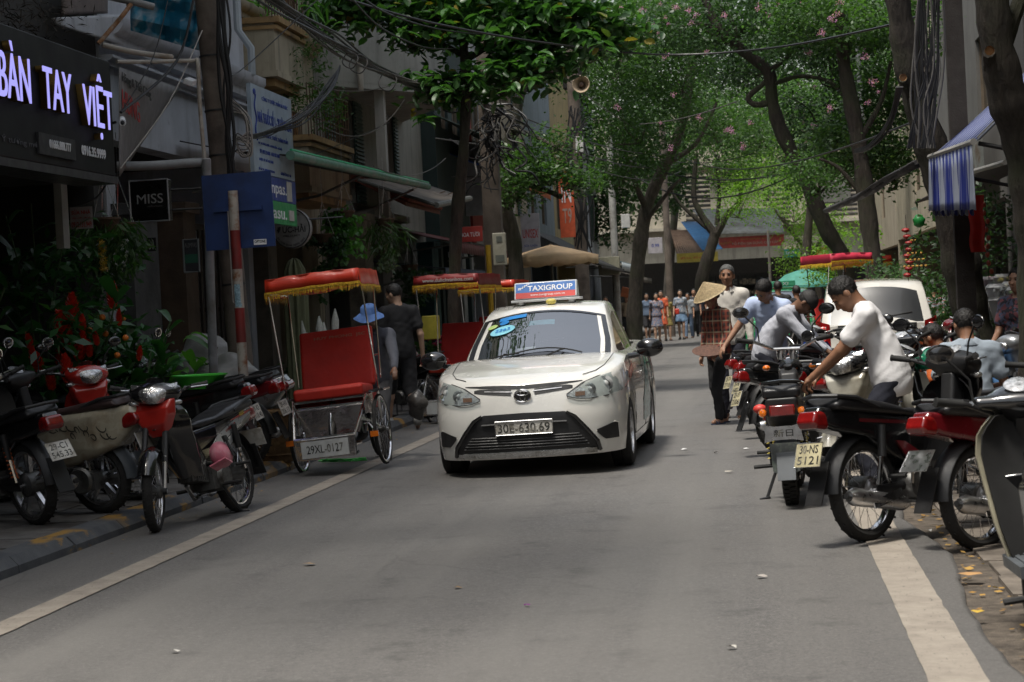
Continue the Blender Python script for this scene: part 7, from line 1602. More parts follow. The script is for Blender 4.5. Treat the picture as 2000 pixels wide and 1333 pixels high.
# unseen tree added out of frame so its crown shades the left pavement
tree('unseen tree added to shade the left pavement, crown above the frame', [Vector((-5.3, 11.2, .1)), Vector((-5.4, 11, 3)), Vector((-5.2, 11.2, 6)), Vector((-5, 11.5, 8))], .14, .08, [], [((-5.2, 13, 7.2), (1.9, 3.4, 1.0), 2.2), ((-3.6, 9, 7.4), (1.6, 2.6, .8), 1.4), ((-5.4, 19, 8.6), (1.7, 3.4, 1.0), 2.0), ((-5.6, 25, 10), (1.6, 3.4, 1.0), 1.4)], LF_DRK, .13, 2600, BK_D, 37, cl_r=.28)
# pink blossom heads
bb_ = MB(); rg = random.Random(4)
for i in range(46):
 c = Vector((rg.gauss(0, .06), rg.gauss(0, .06), rg.gauss(0, .08))); a, b_ = Vector((rg.uniform(-1, 1), rg.uniform(-1, 1), rg.uniform(-1, 1))).normalized()*.028, Vector((rg.uniform(-1, 1), rg.uniform(-1, 1), rg.uniform(-1, 1))).normalized()*.022
 bb_.add([c-a, c-b_, c+a, c+b_], [(0, 1, 2, 3)])
bl2 = bb_.mesh('blossom', smooth=False, fix=False); bl2.materials.append(leaf_mat('petal_pink', (.40, .14, .36), (.50, .24, .46), (.58, .36, .55), .6, .4))
PX = [(1290, 8), (1320, 15), (1345, 20), (1360, 30), (1300, 35), (1275, 50), (1265, 45), (1305, 47), (1285, 65), (1290, 73), (1220, 35), (1255, 20), (1216, 95), (1300, 110), (1205, 210), (1560, 5), (1563, 8), (1640, 5), (1645, 12), (1635, 28), (1620, 40), (1625, 38), (1520, 8), (1415, 30), (1380, 102), (1575, 100), (1582, 104), (1590, 170), (1600, 66), (1605, 64), (1685, 105), (1690, 112), (1688, 95), (1620, 212), (1622, 210), (1585, 248), (1587, 246), (1705, 160), (1712, 178), (1716, 180), (1700, 195), (1695, 200), (1740, 215), (1452, 284), (1450, 290), (1430, 258), (1425, 252), (1418, 255), (1575, 278), (1365, 230), (1315, 185), (1290, 240), (1310, 290), (1465, 240), (1560, 165), (1350, 45), (1500, 30), (1210, 15), (1660, 60), (1480, 15)]
for i, (px, py) in enumerate(PX):
 par = te if i % 2 == 0 or px < 1600 else tf; Y = 40.4 if par is te else 34.8
 o = link('blossom', bl2, None, par, loc=atY(px, py, Y)-Vector(par.location), rot=(rg.random()*6, rg.random()*6, rg.random()*6)); s_ = rg.uniform(.25, .6); o.scale = (s_, s_, s_)
# ---- florist's stall at the left edge
blm = MB(); blm.grid([[(u*.05*math.sin(min(1, v*.95+.06)*PI)**.7, v*.34*math.cos(v*.8), .34*v*math.sin(1.1-v*.9)+.012*abs(u)) for u in (-1, 0, 1)] for v in np.linspace(0, 1, 7)]); blade = blm.mesh('leaf'); blade.materials.append(leaf_mat('leaf_glossy', (.012, .045, .014), (.03, .10, .03), (.10, .22, .06), .3, .3))
blade2 = blade.copy(); blade2.materials.clear(); blade2.materials.append(leaf_mat('leaf_bright', (.05, .16, .03), (.10, .25, .05), None, .35, .35))
gm = MB(); rg = random.Random(11)
for i in range(90):
 h = i/90; a = i*2.4; r = .012+.055*math.sin(min(1, h*1.1)*PI)**.7; c = Vector((r*.5*math.cos(a), r*.5*math.sin(a), h*.26)); d = Vector((math.cos(a), math.sin(a), .9+h)).normalized()*(.075-.03*h); s_ = Vector((-math.sin(a), math.cos(a), 0))*.018; gm.add([c, c+d*.5+s_, c+d, c+d*.5-s_], [(0, 1, 2, 3)])
ginger = gm.mesh('flower', fix=False); ginger.materials.append(leaf_mat('petal_red', (.38, .012, .008), (.55, .03, .012), (.65, .14, .02), .45, .3))
def potted(label, x, y, z, n, r, tall, seed, blade_=None, flowers=(), fruit=()):
 t = thing('potted_plant', label, 'plant', (x, y, .1)); rg = random.Random(seed)
 b = MB(); b.lathe([(0, 0), (.11, 0), (.15, .26), (.165, .26), (.165, .29), (.14, .29), (.13, .25)], axis='z', n=20); b.build('pot', mt('pot_dark', (.05, .035, .03), .7), t)
 st = MB(); tops = []
 for i in range(max(3, n//7)):
  a = rg.uniform(0, 2*PI); e = Vector((r*.5*math.cos(a), r*.5*math.sin(a), z+rg.uniform(.2, 1)*tall)); st.tube(smooth_path([Vector((0, 0, .25)), Vector((e.x*.3, e.y*.3, e.z*.6)), e], 3), .008, 5); tops.append(e)
 st.build('stem', mt('stem_green', (.05, .09, .03), .6), t)
 for i in range(n):
  e = rg.choice(tops); h = rg.uniform(.25, 1); p = Vector((e.x*h, e.y*h, .2+(e.z-.2)*h)); s_ = rg.uniform(.7, 1.5)
  o = link('leaf', blade_ or blade, None, t, loc=p, rot=(rg.uniform(-.2, .5), rg.uniform(-.3, .3), rg.uniform(0, 2*PI))); o.scale = (s_, s_, s_)
 for (px, py, sc_) in flowers:
  o = link('flower', ginger, None, t, loc=atY(px, py, y-.45)-Vector((x, y, .1))-Vector((0, 0, .12*sc_)), rot=(rg.uniform(-.2, .2), rg.uniform(-.3, .3), rg.random()*6)); sc_ *= .8; o.scale = (sc_, sc_, sc_)
 for (px, py) in fruit:
  b = MB(); b.ell((0, 0, 0), .028, 14, 8); b.build('fruit', mt('orange_peel', (.65, .17, .02), .4, bmp=.3, bs=80), t, loc=atY(px, py, y-.5)-Vector((x, y, .1)))
 return t
potted('dark leafy plant with red ginger flowers at the left edge', -5.95, 16.6, .5, 34, .7, .9, 1, flowers=[(80, 700, 1.1), (135, 720, 1.2), (100, 740, .9), (60, 665, .7)])
potted('tall broad leaved plant with the largest red flower', -5.85, 17.1, .6, 36, .6, 1.1, 2, flowers=[(130, 640, 1.5), (140, 600, 1.2), (150, 675, 1.2), (175, 680, .7), (115, 690, 1), (160, 630, .7), (190, 660, .6)])
potted('bushy plant with orange fruits and small red flowers', -5.55, 17.5, .5, 34, .6, 1.0, 3, flowers=[(218, 575, 1.1), (172, 735, .8), (195, 715, .7), (232, 622, .6), (270, 690, .6)], fruit=[(175, 646), (206, 652), (229, 694), (200, 620), (245, 660)])
potted('bright green leafed plant beside the grey door pier', -5.65, 19.2, .7, 26, .7, .75, 4, blade2, fruit=[(241, 622)])
potted('tall glossy palm like plant deep in the flower shop', -6.6, 16.0, .9, 32, .8, 1.5, 5)
potted('climbing leafy plant at the left shop wall', -6.5, 17.6, 1.2, 34, .6, 1.5, 6)
potted('low shadowy plant under the yellow flower strand', -6.3, 18.6, .3, 24, .6, .7, 7, flowers=[(230, 610, .7)])
t = thing('shrub', 'dense dark foliage bank behind the red flowers', 'shrub', (-6.0, 17.4, .1)); leaf_cloud('foliage', [((0, 0, .9), (.35, 1.7, .8), 2.2), ((-.3, .8, 2.0), (.25, 1.2, .5), .6)], .16, 620, leaf_mat('leaf_glossy'), t, 71, cl_r=.12, cl_n=8, aspect=.4, shell=.3); b = MB(); b.tube([(0, 0, 0), (0, .1, .9)], .03, 6); b.build('stem', BK_D, t)
def hanging(label, px, py, Y, w_, drop, mat, size, n, seed, aspect=.3, extra=None):
 p = atY(px, py, Y); t = thing('hanging_basket', label, 'hanging plant', p)
 b = MB(); b.lathe([(0, -.12), (.09, -.11), (.14, 0), (.15, 0), (.15, .02), (.13, .02)], axis='z', n=18); b.build('basket', mt('coir', (.08, .05, .03), .9, bmp=.8, bs=60), t)
 w = MB()
 for a in (0, 2.1, 4.2): w.tube([(.14*math.cos(a), .14*math.sin(a), .01), (0, 0, .45)], .003, 4)
 w.tube([(0, 0, .45), (0, 0, .9)], .003, 4); w.build('wire', M_STEEL, t)
 leaf_cloud('foliage', [((0, 0, -.1), (w_*.5, w_*.5, .12), .45), ((0, 0, -drop*.5), (w_*.38, w_*.38, drop*.5), .7)], size, n, mat, t, seed, aspect=aspect, cl_r=.05, cl_n=9, droop=.9, shell=.2); return t
hanging('hanging fern with purple and white flowers under the black sign', 205, 430, 18.3, .65, .55, LF_MID, .14, 420, 1, .18)
hanging('hanging fern trailing dark fronds right of the small paper notice', 235, 440, 18.8, .55, .7, LF_MID, .16, 380, 2, .15)
hanging('lush heart leaved vine hanging behind the round sign', 672, 415, 26.5, .6, .9, leaf_mat('leaf_bright'), .085, 520, 3, .75)
hanging('dark vine hanging left of the lush heart leaved one', 632, 460, 26.2, .6, .8, LF_DRK, .09, 420, 4, .7)
hanging('spider plant with thin drooping blades under the brown awning', 752, 430, 28.5, .7, .45, LF_MID, .32, 190, 5, .06)
hanging('small pale leaved basket beside the white column', 745, 480, 29.5, .5, .4, leaf_mat('leaf_pale', (.10, .15, .10), (.2, .26, .18), None, .5, .3), .08, 260, 6, .6)
hanging('leafy garland over the dark shop door left of the pedicabs', 800, 520, 33, .9, .8, LF_DRK, .12, 380, 7, .5)
ys_ = thing('flower_strand', 'yellow orchid strand hanging in the flower shop', 'flowers', atY(200, 470, 18.0))
fm_ = MB(); [fm_.add([(0, 0, 0), (.03*math.cos(a)+.01, .03*math.sin(a), .012), (.045*math.cos(a+.3), .045*math.sin(a+.3), 0), (.03*math.cos(a+.6), .03*math.sin(a+.6), .01)], [(0, 1, 2, 3)]) for a in np.arange(5)*2*PI/5]; fl_me = fm_.mesh('blossom', fix=False); fl_me.materials.append(leaf_mat('petal_yellow', (.30, .17, .01), (.38, .24, .03), None, .5, .3))
for i in range(34): o = link('blossom', fl_me, None, ys_, scale=(.6, .6, .6), loc=(random.uniform(-.025, .025), random.uniform(-.05, .02), -i*.0085), rot=(random.uniform(.6, 2.2), random.uniform(-.6, .6), random.uniform(0, 6)))
wf_me = fl_me.copy(); wf_me.materials.clear(); wf_me.materials.append(leaf_mat('petal_white', (.3, .3, .3), (.38, .38, .4), None, .5, .3))
ws_ = thing('flower_strand', 'white and violet flower strand at the right of the hanging ferns', 'flowers', atY(245, 470, 18.2))
for i in range(18): link('blossom', wf_me, None, ws_, scale=(.45, .45, .45), loc=(random.uniform(-.12, .02), random.uniform(-.05, .02), -i*.016), rot=(random.uniform(.6, 2.2), random.uniform(-.6, .6), random.uniform(0, 6)))
# plume grasses behind the pedicab, plants on balconies
pl = thing('plume_bunch', 'white feather plumes standing behind the pedicab', 'flowers', (atY(635, 690, 24.5).x, 24.5, .1))
for i, (dx, z, w_) in enumerate([(-.25, 1.25, .03), (-.05, 1.3, .05), (.0, 1.22, .045), (.14, 1.38, .045), (.2, 1.12, .04), (.06, 1.08, .045), (-.2, 1.1, .035), (.24, 1.0, .04)]):
 b = MB(); b.tube([(dx*.3, 0, .3), (dx, 0, z-.25), (dx*1.05, 0, z-.1), (dx*1.1, 0, z+.05)], [.006, w_, w_*1.1, .008], 9); b.build('plume', mt('plume_white', (.55, .56, .5), .9, vs=40, var=.15, bmp=.8, bs=120), pl)
b = MB(); b.lathe([(0, 0), (.14, 0), (.19, .5), (.17, .5)], axis='z', n=18); b.build('vase', mt('pot_dark'), pl)
bp = thing('balcony_plants', 'spiky green potted plants along the upper balcony of the cream house', 'plants', atY(560, 20, 28)); rgn = random.Random(21)
for i in range(60):
 o = link('leaf', blade2 if i % 3 else blade, None, bp, loc=(rgn.uniform(-.6, .8), rgn.uniform(-.6, .8), rgn.uniform(-.35, .35)), rot=(rgn.uniform(-.3, .6), rgn.uniform(-.4, .4), rgn.uniform(0, 6))); o.scale = (.45, 1.5, 1.5)
vn = thing('balcony_vine', 'small leaved shrub trailing over the ochre balcony', 'plant', atY(600, 130, 28)); leaf_cloud('foliage', [((0, 0, 0), (.35, .5, .6), 1), ((.2, 0, -.5), (.2, .3, .35), .5)], .09, 700, LF_MID, vn, 41, aspect=.35, cl_r=.1, cl_n=12)
cz_ = thing('cactus_column', 'tall ribbed cactus below the round sign', 'plant', (atY(575, 530, 24.6).x, 24.6, .1)); b = MB()
P = []
for h, r in ((0, .13), (1.2, .14), (1.75, .145), (1.95, .12), (2.06, .06), (2.09, 0.005)): P.append([((r+.018*math.cos(a*10))*math.cos(a)*(r/.14 if r < .1 else 1)**0, (r+.018*math.cos(a*10))*math.sin(a), h) for a in np.linspace(0, 2*PI, 81)[:-1]])
b.grid(P, closed_u=True); b.build('ribs', mt('cactus', (.14, .15, .08), .7, bmp=.5, bs=50), cz_)
# decorations and shrubs in the dark shops on the right
M_FOL2 = LF_DRK
for (px, py, Y, rx, rz, k, lab) in [(1780, 560, 31, .9, .8, 1.0, 'dark shrubbery right of the utility car'), (1650, 480, 47, .9, .7, .8, 'leafy shrub under the leaning tree on the right'), (1940, 470, 24.5, .7, .6, .6, 'hanging greenery in the shop at the right edge'), (1862, 590, 33, .8, .5, .8, 'low glossy bush behind the man in the striped shirt')]:
 p = atY(px, py, Y); t = thing('shrub', lab, 'shrub', (p.x, p.y, max(0, p.z-rz-.2))); leaf_cloud('foliage', [((0, 0, rz+.1), (rx, rx*.7, rz), k)], .10, 1500, M_FOL2 if px != 1650 else LF_LIT, t, int(px), cl_r=.14, cl_n=14, aspect=.5); b = MB(); b.tube([(0, 0, 0), (.05, 0, rz)], .03, 6); b.build('stem', BK_D, t)
M_LRED = mt('lantern_red', (.28, .012, .01), .5); M_LYEL = mt('bead_yellow', (.4, .22, .04), .4)
for (px, py, Y, n, dz, kind, lab) in [(1770, 450, 27, 8, .085, 'r', 'column of red paper lanterns in the dark shop'), (1925, 400, 22, 9, .09, 'b', 'bead string with red and gold at the right edge')]:
 p = atY(px, py, Y); t = thing('hanging_string', lab, 'decoration', p); m_ = {'r': M_LRED, 'b': mt('bead_redgold', (.45, .08, .04), .4)}[kind]; rg = random.Random(px)
 b = MB(); b.tube([(0, 0, .2), (0, 0, -n*dz)], .004, 4); b.build('cord', M_BLKM, t); q = MB(); q.ell((0, 0, 0), (.055 if kind != 'b' else .025, .05, .032), 10, 6); me = q.mesh('ornament'); me.materials.append(m_)
 for i in range(n): link('ornament', me, None, t, loc=(rg.uniform(-.03, .03), 0, -i*dz))
t = thing('lemon_lights', 'tiers of small golden ornaments in the dark shop', 'decoration', atY(1785, 470, 26.8)); q = MB(); q.ell((0, 0, 0), (.022, .022, .016), 8, 5); me = q.mesh('ornament'); me.materials.append(M_LYEL)
for i in range(5):
 for j in range(2+i): link('ornament', me, None, t, loc=((j-(1+i)/2)*.055, 0, -i*.085))
for (px, py, Y, c, lab) in [(1795, 432, 27, (.01, .16, .03), 'bright green ornament ball in the dark shop'), (1906, 400, 21.5, (.6, .03, .02), 'red hanging cloth beside the striped awning')]:
 q = MB()
 if px == 1795: q.ell((0, 0, 0), (.08, .07, .09), 16, 10); q.v = [(x*(1+.15*math.sin(z*90)), y, z) for x, y, z in q.v]
 else: q.grid([[(x+.01*math.sin(z*20), .03*math.sin(x*30), z) for x in np.linspace(-.08, .08, 7)] for z in np.linspace(-.5, .1, 9)])
 tag(q.build('ornament_ball' if px == 1795 else 'hanging_cloth', mt('orn%d' % px, c, .4), loc=atY(px, py, Y)), lab, 'decoration')
# bouquets wrapped in film at the right
rg = random.Random(15)
for i, (px, py) in enumerate([(1930, 560), (1945, 575), (1960, 555), (1975, 570), (1925, 590), (1950, 600), (1970, 595), (1985, 580)]):
 p = atY(px, py, 24+rg.uniform(-.4, .4)); t = thing('wrapped_bouquet', '%s bouquet in clear film, %s' % (('pale pink', 'white', 'yellow', 'cream', 'violet', 'peach', 'silver', 'green')[i], ('leftmost of the upper row', 'second of the upper row', 'tallest of the upper row', 'right end of the upper row', 'leftmost of the lower row', 'middle of the lower row', 'right part of the lower row', 'beside the pillar')[i]), 'bouquet', p, group='wrapped bouquets by the right shop')
 b = MB(); b.lathe([(.02, -.3), (.10, -.02), (.13, .08), (.09, .12)], axis='z', n=12); b.v = [(x*(1+.2*math.sin(7*math.atan2(y, x))), y, z) for x, y, z in b.v]; b.build('wrap', glass_mat('film', (.4, .4, .42), 1.5, .6, .15), t)
 q = MB(); [q.ell((rg.uniform(-.07, .07), rg.uniform(-.07, .07), .06+rg.uniform(-.03, .04)), .028, 8, 5) for _ in range(7)]; o = q.build('blooms', mt('bloom%d' % i, ((.5, .25, .3), (.5, .5, .5), (.5, .4, .08), (.5, .45, .3), (.25, .15, .4), (.5, .3, .2), (.4, .4, .42), (.2, .3, .1))[i], .7), t); o['kind'] = 'stuff'
# leaf litter, paper scraps
lt = MB(); rg = random.Random(9)
for i in range(260):
 y = rg.uniform(6.5, 24); x = XR+.1+rg.gauss(.03, .06); s_ = rg.uniform(.008, .03); a = rg.uniform(0, 6); u, v_ = Vector((math.cos(a), math.sin(a), 0))*s_, Vector((-math.sin(a), math.cos(a), rg.uniform(-.3, .5)))*s_*.6; c = Vector((x, y, -.022)); lt.add([c-u, c-v_, c+u, c+v_], [(0, 1, 2, 3)])
for i in range(90):
 y = rg.uniform(12, 26); x = XL+.08+abs(rg.gauss(0, .12)); s_ = rg.uniform(.006, .018); a = rg.uniform(0, 6); u, v_ = Vector((math.cos(a), math.sin(a), 0))*s_, Vector((-math.sin(a), math.cos(a), .2))*s_*.6; c = Vector((x, y, .012)); lt.add([c-u, c-v_, c+u, c+v_], [(0, 1, 2, 3)])
tag(lt.build('leaf_litter', leaf_mat('dry_leaf', (.22, .11, .03), (.40, .24, .06), (.45, .36, .2), .8, .1), smooth=False, fix=False), 'dry leaf crumbs in the gutters', 'leaf litter', kind='stuff')
for i, (px, py, col, w_, lab) in enumerate([(343, 1280, (.5, .48, .45), .022, 'small white paper scrap at the lower left of the road'), (1735 if False else 1430, 1272, (.5, .48, .44), .026, 'white paper scrap near the lower middle right of the road'), (1487, 1132, (.4, .36, .33), .03, 'pale flattened scrap on the road below the moped'), (605, 1108, (.40, .24, .10), .045, 'flattened brown leaf on the road left of centre'), (895, 1155, (.25, .16, .08), .03, 'faint brown stain scrap in the road centre'),
  (1335, 882, (.6, .6, .6), .035, 'white tissue scrap right of the taxi wheel'), (1425, 926, (.55, .5, .42), .04, 'crumpled tissue left of the moped stand'), (1398, 888, (.6, .6, .6), .03, 'tiny white scrap near the motorbike tails'), (1458, 880, (.6, .6, .6), .035, 'white scrap beside the yellow plated motorbike'),
  (1895, 1128, (.42, .24, .10), .07, 'dry brown leaf on the right pavement'), (1911, 1204, (.55, .36, .05), .03, 'yellow leaf in the right gutter'), (1812, 1043, (.5, .5, .48), .03, 'white scrap on the gutter edge'), (1030, 1190, (.2, .03, .2), .02, 'tiny dark petal in the middle of the road')]):
 p = G(px, py); q = MB(); n = 7; rr_ = random.Random(i); q.add([(w_*math.cos(a)*rr_.uniform(.6, 1.2), w_*.9*math.sin(a)*rr_.uniform(.5, 1.1), rr_.uniform(.0, .015)) for a in np.linspace(0, 2*PI, n, endpoint=False)]+[(0, 0, .012)], [(k, (k+1) % n, n) for k in range(n)]); tag(q.build('scrap' if col[0] > .43 else 'fallen_leaf', mt('scrap%d' % i, col, .8), loc=(p.x, p.y, .014)), lab, 'litter')
q = MB()
for i in range(9): q.tube([(rg.uniform(-.25, .25), rg.uniform(-.08, .08), .01+rg.uniform(0, .03)) for _ in range(4)], .006, 4)
tag(q.build('plastic_strips', mt('strip_green', (.05, .5, .08), .4), loc=(*G(670, 905)[:2], .005)), 'tangle of bright green plastic strips under the pedicab', 'litter')
# ============================================================ SIGNS, AWNINGS, POLES, WIRES
def mtx_x(p, rz=0): return Matrix.Translation(p)
M_SIGNB = mt('sign_black', (.010, .010, .011), .5, var=.3, vs=1.2, spec=.2); M_LITP = mt('letter_violet', (.30, .28, .75), .4, emit=(.42, .40, 1.0), es=.62, var=.05); M_BRASS = mt('letter_brass', (.22, .14, .04), .4, .8, var=.3, vs=6)
# fascia sign parallel to the street, facing it
XF = -5.55
bs_ = thing('shop_sign', 'large black fascia sign with lit violet letters at the left edge', 'sign', (XF, 0, 0))
b = MB(); b.prism([(9.5, 2.75), (17.1, 2.77), (17.1, 3.78), (9.5, 3.78)], -.35, 0, 'x'); so = b.build('panel', M_SIGNB, bs_, smooth=False); bevel(so, .01)
b = MB(); b.prism([(9.5, 2.68), (17.12, 2.70), (17.12, 2.765), (9.5, 2.745)], -.36, .01, 'x'); b.build('trim', mt('sign_trim', (.04, .04, .045), .4), bs_)
ROTX = Matrix.Rotation(PI/2, 4, 'Z')       # text plane turned to face +X, reading towards +Y
def side_text(name, body, y, z, w, h, mat, par, ex=.01, x=0.0, **k): return text_obj(name, body, w, h, mat, par, Matrix.Translation((x, y, z)) @ ROTX, ex, **k)
def yx(px, py, X=XF): p = atX(px, py, X); return p.y, p.z
for body, p0, p1, zt, zb in (('BÀN', (-10, 96), (60, 190), None, None), ('TAY', (76, 120), (139, 205), None, None), ('VIỆT', (152, 125), (216, 228), None, None)):
 y0 = yx(p0[0], 150)[0]; y1 = yx(p1[0], 150)[0]; h = {'BÀN': .44, 'TAY': .33, 'VIỆT': .56}[body]; zc = {'BÀN': 3.42, 'TAY': 3.365, 'VIỆT': 3.33}[body]
 side_text('letters', body, (y0+y1)/2-.14, zc, (y1-y0)*.86, h, M_BRASS, bs_, .028, .03, bold=.0); side_text('letters_lit', body, (y0+y1)/2-.14, zc, (y1-y0)*.86, h, M_LITP, bs_, .004, .065, bold=.0)
y_, z_ = yx(108, 287); b = MB(); b.box((.012, y_, z_), (.02, .85, .17)); b.build('number_strip', mt('strip_black', (.022, .022, .024), .5), bs_); side_text('phone_number', '01666.888.777', y_+.05, z_+.01, .5, .07, M_LETW, bs_, .003, .026, bold=.01)
y_, z_ = yx(182, 298); side_text('phone_number', '0916.35.9999', y_, z_, .62, .085, M_LETW, bs_, .003, .006, bold=.02)
y_, z_ = yx(40, 278); side_text('faint_lettering', 'Ý tưởng mới', y_, z_, .8, .07, mt('faint_grey', (.09, .09, .10), .6), bs_, .002, .004)
# beam and soffit behind the fascia
b = MB(); b.box((-6.4, 13.5, 2.82), (1.3, 8.2, .1)); tag(b.build('soffit', M_BLKM), 'dark soffit behind the black fascia sign', 'canopy')
b = MB(); b.box((0, 0, 0), (.07, .16, 1.0)); tag(b.build('light_tube_box', mt('dull_white', (.32, .32, .30), .5), loc=atX(118, 372, -6.1)), 'narrow pale upright strip under the black fascia sign', 'strip').location.z -= .02
# small posters and signs
def board(name, label, cat, px, py, Y, w, h, th, mat, rz=0.0, rim=None):
 p = atY(px, py, Y); t = thing(name, label, cat, p, rz); b = MB(); b.box((0, 0, 0), (w, th, h)); o = b.build('panel', mat, t, smooth=False); bevel(o, .006)
 if rim: r = MB(); q = [(-w/2, -th/2, -h/2), (w/2, -th/2, -h/2), (w/2, -th/2, h/2), (-w/2, -th/2, h/2)]; r.tube(q+[q[0]], .011, 6); r.build('rim', rim, t)
 return t
def front_text(t, body, x, z, w, h, mat, th, **k): return text_obj(k.pop('name', 'lettering'), body, w, h, mat, t, Matrix.Translation((x, -th/2-.003, z)), .001, **k)
M_TRED = mt('text_red', (.42, .03, .03), .6); M_TBLK = mt('text_black', (.03, .03, .03), .6); M_TBLU = mt('text_blue', (.02, .05, .28), .6); M_PAP2 = mt('poster_paper', (.42, .38, .40), .7)
t = board('paper_notice', 'small white notice with red text under the black fascia sign', 'notice', 159, 426, 17.6, .215, .20, .004, M_PAP2, -.02)
front_text(t, 'SỬA NHÀ', 0, .055, .18, .045, M_TRED, .004, bold=.02); front_text(t, '0912.131.949', 0, -.06, .19, .05, M_TRED, .004, bold=.015); front_text(t, 'điện nước, sơn bả', 0, 0, .17, .022, M_TRED, .004)
t = board('lightbox_sign', 'square black lightbox reading MISS with a silver rim', 'sign', 295, 393, 19.4, .41, .41, .09, mt('sign_jet', (.006, .006, .006), .3, coat=.4), -.12, mt('rim_silver', (.42, .43, .45), .35, .6)); front_text(t, 'MISS', .01, .02, .28, .095, mt('letter_grey', (.35, .35, .35), .5), .09); front_text(t, 'collections', .06, -.055, .16, .02, mt('letter_dim', (.15, .15, .15), .5), .09)
b = MB(); b.tube([(.2, .03, .1), (.5, .1, .1)], .012, 6); b.tube([(.2, .03, -.1), (.5, .1, -.1)], .012, 6); b.build('bracket', M_BLK, t)
t = board('house_number', 'small dark house number plate 30 below the MISS lightbox', 'sign', 296, 478, 19.9, .1, .14, .01, M_BLKM); front_text(t, '30', 0, 0, .055, .1, mt('letter_grey'), .01)
t = board('door_banner', 'narrow dark door board with a green band behind the drain pipe', 'sign', 374, 500, 20.3, .16, .34, .02, mt('board_dark', (.03, .03, .035), .5), 0, mt('rim_dull', (.14, .15, .15), .5)); front_text(t, 'ALIMPAS', 0, .11, .13, .05, mt('letter_dim'), .02); b = MB(); b.box((0, -.012, -.03), (.15, .004, .09)); b.build('band', mt('band_green', (.02, .10, .06), .5), t)
# pharmacy board, parallel to the street
ph = thing('pharmacy_sign', 'tall pale blue pharmacy board with dark blue text above blue and green panels', 'sign', (-5.38, 21.33, .12)); ph.scale = (.915, .915, .915)
b = MB(); b.box((0, 1.05, 3.74), (.05, 2.1, 1.06)); b.build('panel', mt('pharm_pale', (.34, .42, .50), .5, dirt=(.25, .28, .3), dirt_s=1.5), ph, smooth=False)
b = MB(); b.box((0, 1.05, 3.055), (.05, 2.1, .29)); b.build('panel', mt('pharm_blue', (.02, .05, .26), .45), ph, smooth=False); b = MB(); b.box((0, 1.05, 2.765), (.05, 2.1, .28)); b.build('panel', mt('pharm_green', (.03, .30, .10), .45), ph, smooth=False)
b = MB(); b.box((.03, 1.72, 3.055), (.01, .26, .25)); b.build('label', mt('label_pale', (.5, .48, .44), .6), ph); b = MB(); b.box((.03, 1.78, 2.75), (.01, .26, .13)); b.build('label', mt('label_pale'), ph)
def pt_(body, y, z, w, h, m=M_TBLU, **k): return side_text('lettering', body, y, z, w, h, m, ph, .002, .028, **k)
pt_('CÔNG TY DƯỢC PHẨM BA PHÚC', 1.2, 4.14, 1.35, .085); pt_('NHÀ THUỐC SỐ 1 - 28 HÀNG RƯƠI', 1.15, 3.93, 1.75, .20, bold=.02); pt_('CHUYÊN BÁN LẺ THUỐC THÀNH PHẨM', 1.05, 3.70, 1.5, .075); pt_('ĐC: 28 HÀNG RƯƠI - HOÀN KIẾM - HÀ NỘI', .85, 3.58, 1.2, .05); pt_('ĐT: 0912.154.869 - 0243 923 7603', .8, 3.48, 1.0, .05); pt_('DƯỢC SỸ: VŨ THỊ DẬU', .6, 3.38, .7, .05); pt_('SỐ GP: 03-409/HND-ĐKKDD', .6, 3.27, .8, .045); pt_('GIỜ MỞ CỬA: 8H - 19H', 1.6, 3.27, .55, .045)
pt_('Canpas.', .95, 3.05, 1.25, .2, M_LETW, bold=.01); pt_('Alasu.', .95, 2.765, 1.15, .16, M_LETW, bold=.01)
b = MB(); b.tube([(.03, .16+.035*math.cos(a*2), 4.15-.55*a/6) for a in np.linspace(0, 6, 25)], .012, 5); b.ell((.03, .16, 4.18), (.01, .06, .04)); b.build('snake_emblem', M_TBLU, ph)
# round sign
t = thing('round_sign', 'round grey white shop sign reading ĐỨC-HẢI', 'sign', atY(571, 447, 23.6), -.10); b = MB(); b.lathe([(0, -.04), (.225, -.04), (.24, -.03), (.24, .04), (0, .04)], axis='y', n=48); b.build('disc', mt('disc_pale', (.27, .26, .25), .5, dirt=(.16, .15, .14)), t, angle=30)
b = MB(); b.tube([(.232*math.cos(a), -.042, .232*math.sin(a)) for a in np.linspace(0, 2*PI, 49)], .007, 6); b.build('rim', M_BLK, t)
text_obj('lettering', 'ĐỨC-HẢI', .36, .10, M_TBLK, t, Matrix.Translation((0, -.044, .0)), .001, bold=.02); text_obj('lettering', '0985.22.9474', .22, .022, M_TBLK, t, Matrix.Translation((0, -.044, -.085)), .001)
for s_, r_, a0, dirn in (('Nhận hoa Lụa', .19, 2.2, -1), ('89 Hàng Rươi Quang Ngọc', .20, 3.7, 1)):
 n = len(s_)
 for i, ch in enumerate(s_):
  if ch == ' ': continue
  a = a0-i*(1.3/n) if dirn < 0 else a0+i*(2.0/n); rot = a-PI/2 if dirn < 0 else a+PI/2
  text_obj('letter', ch, .015, .022, M_TBLK, t, Matrix.Translation((r_*math.cos(a), -.044, r_*math.sin(a))) @ Matrix.Rotation(-rot, 4, 'Y'), .001)
b = MB(); b.tube([(.2, 0, .1), (.55, .3, .12)], .012, 6); b.build('bracket', M_BLK, t)
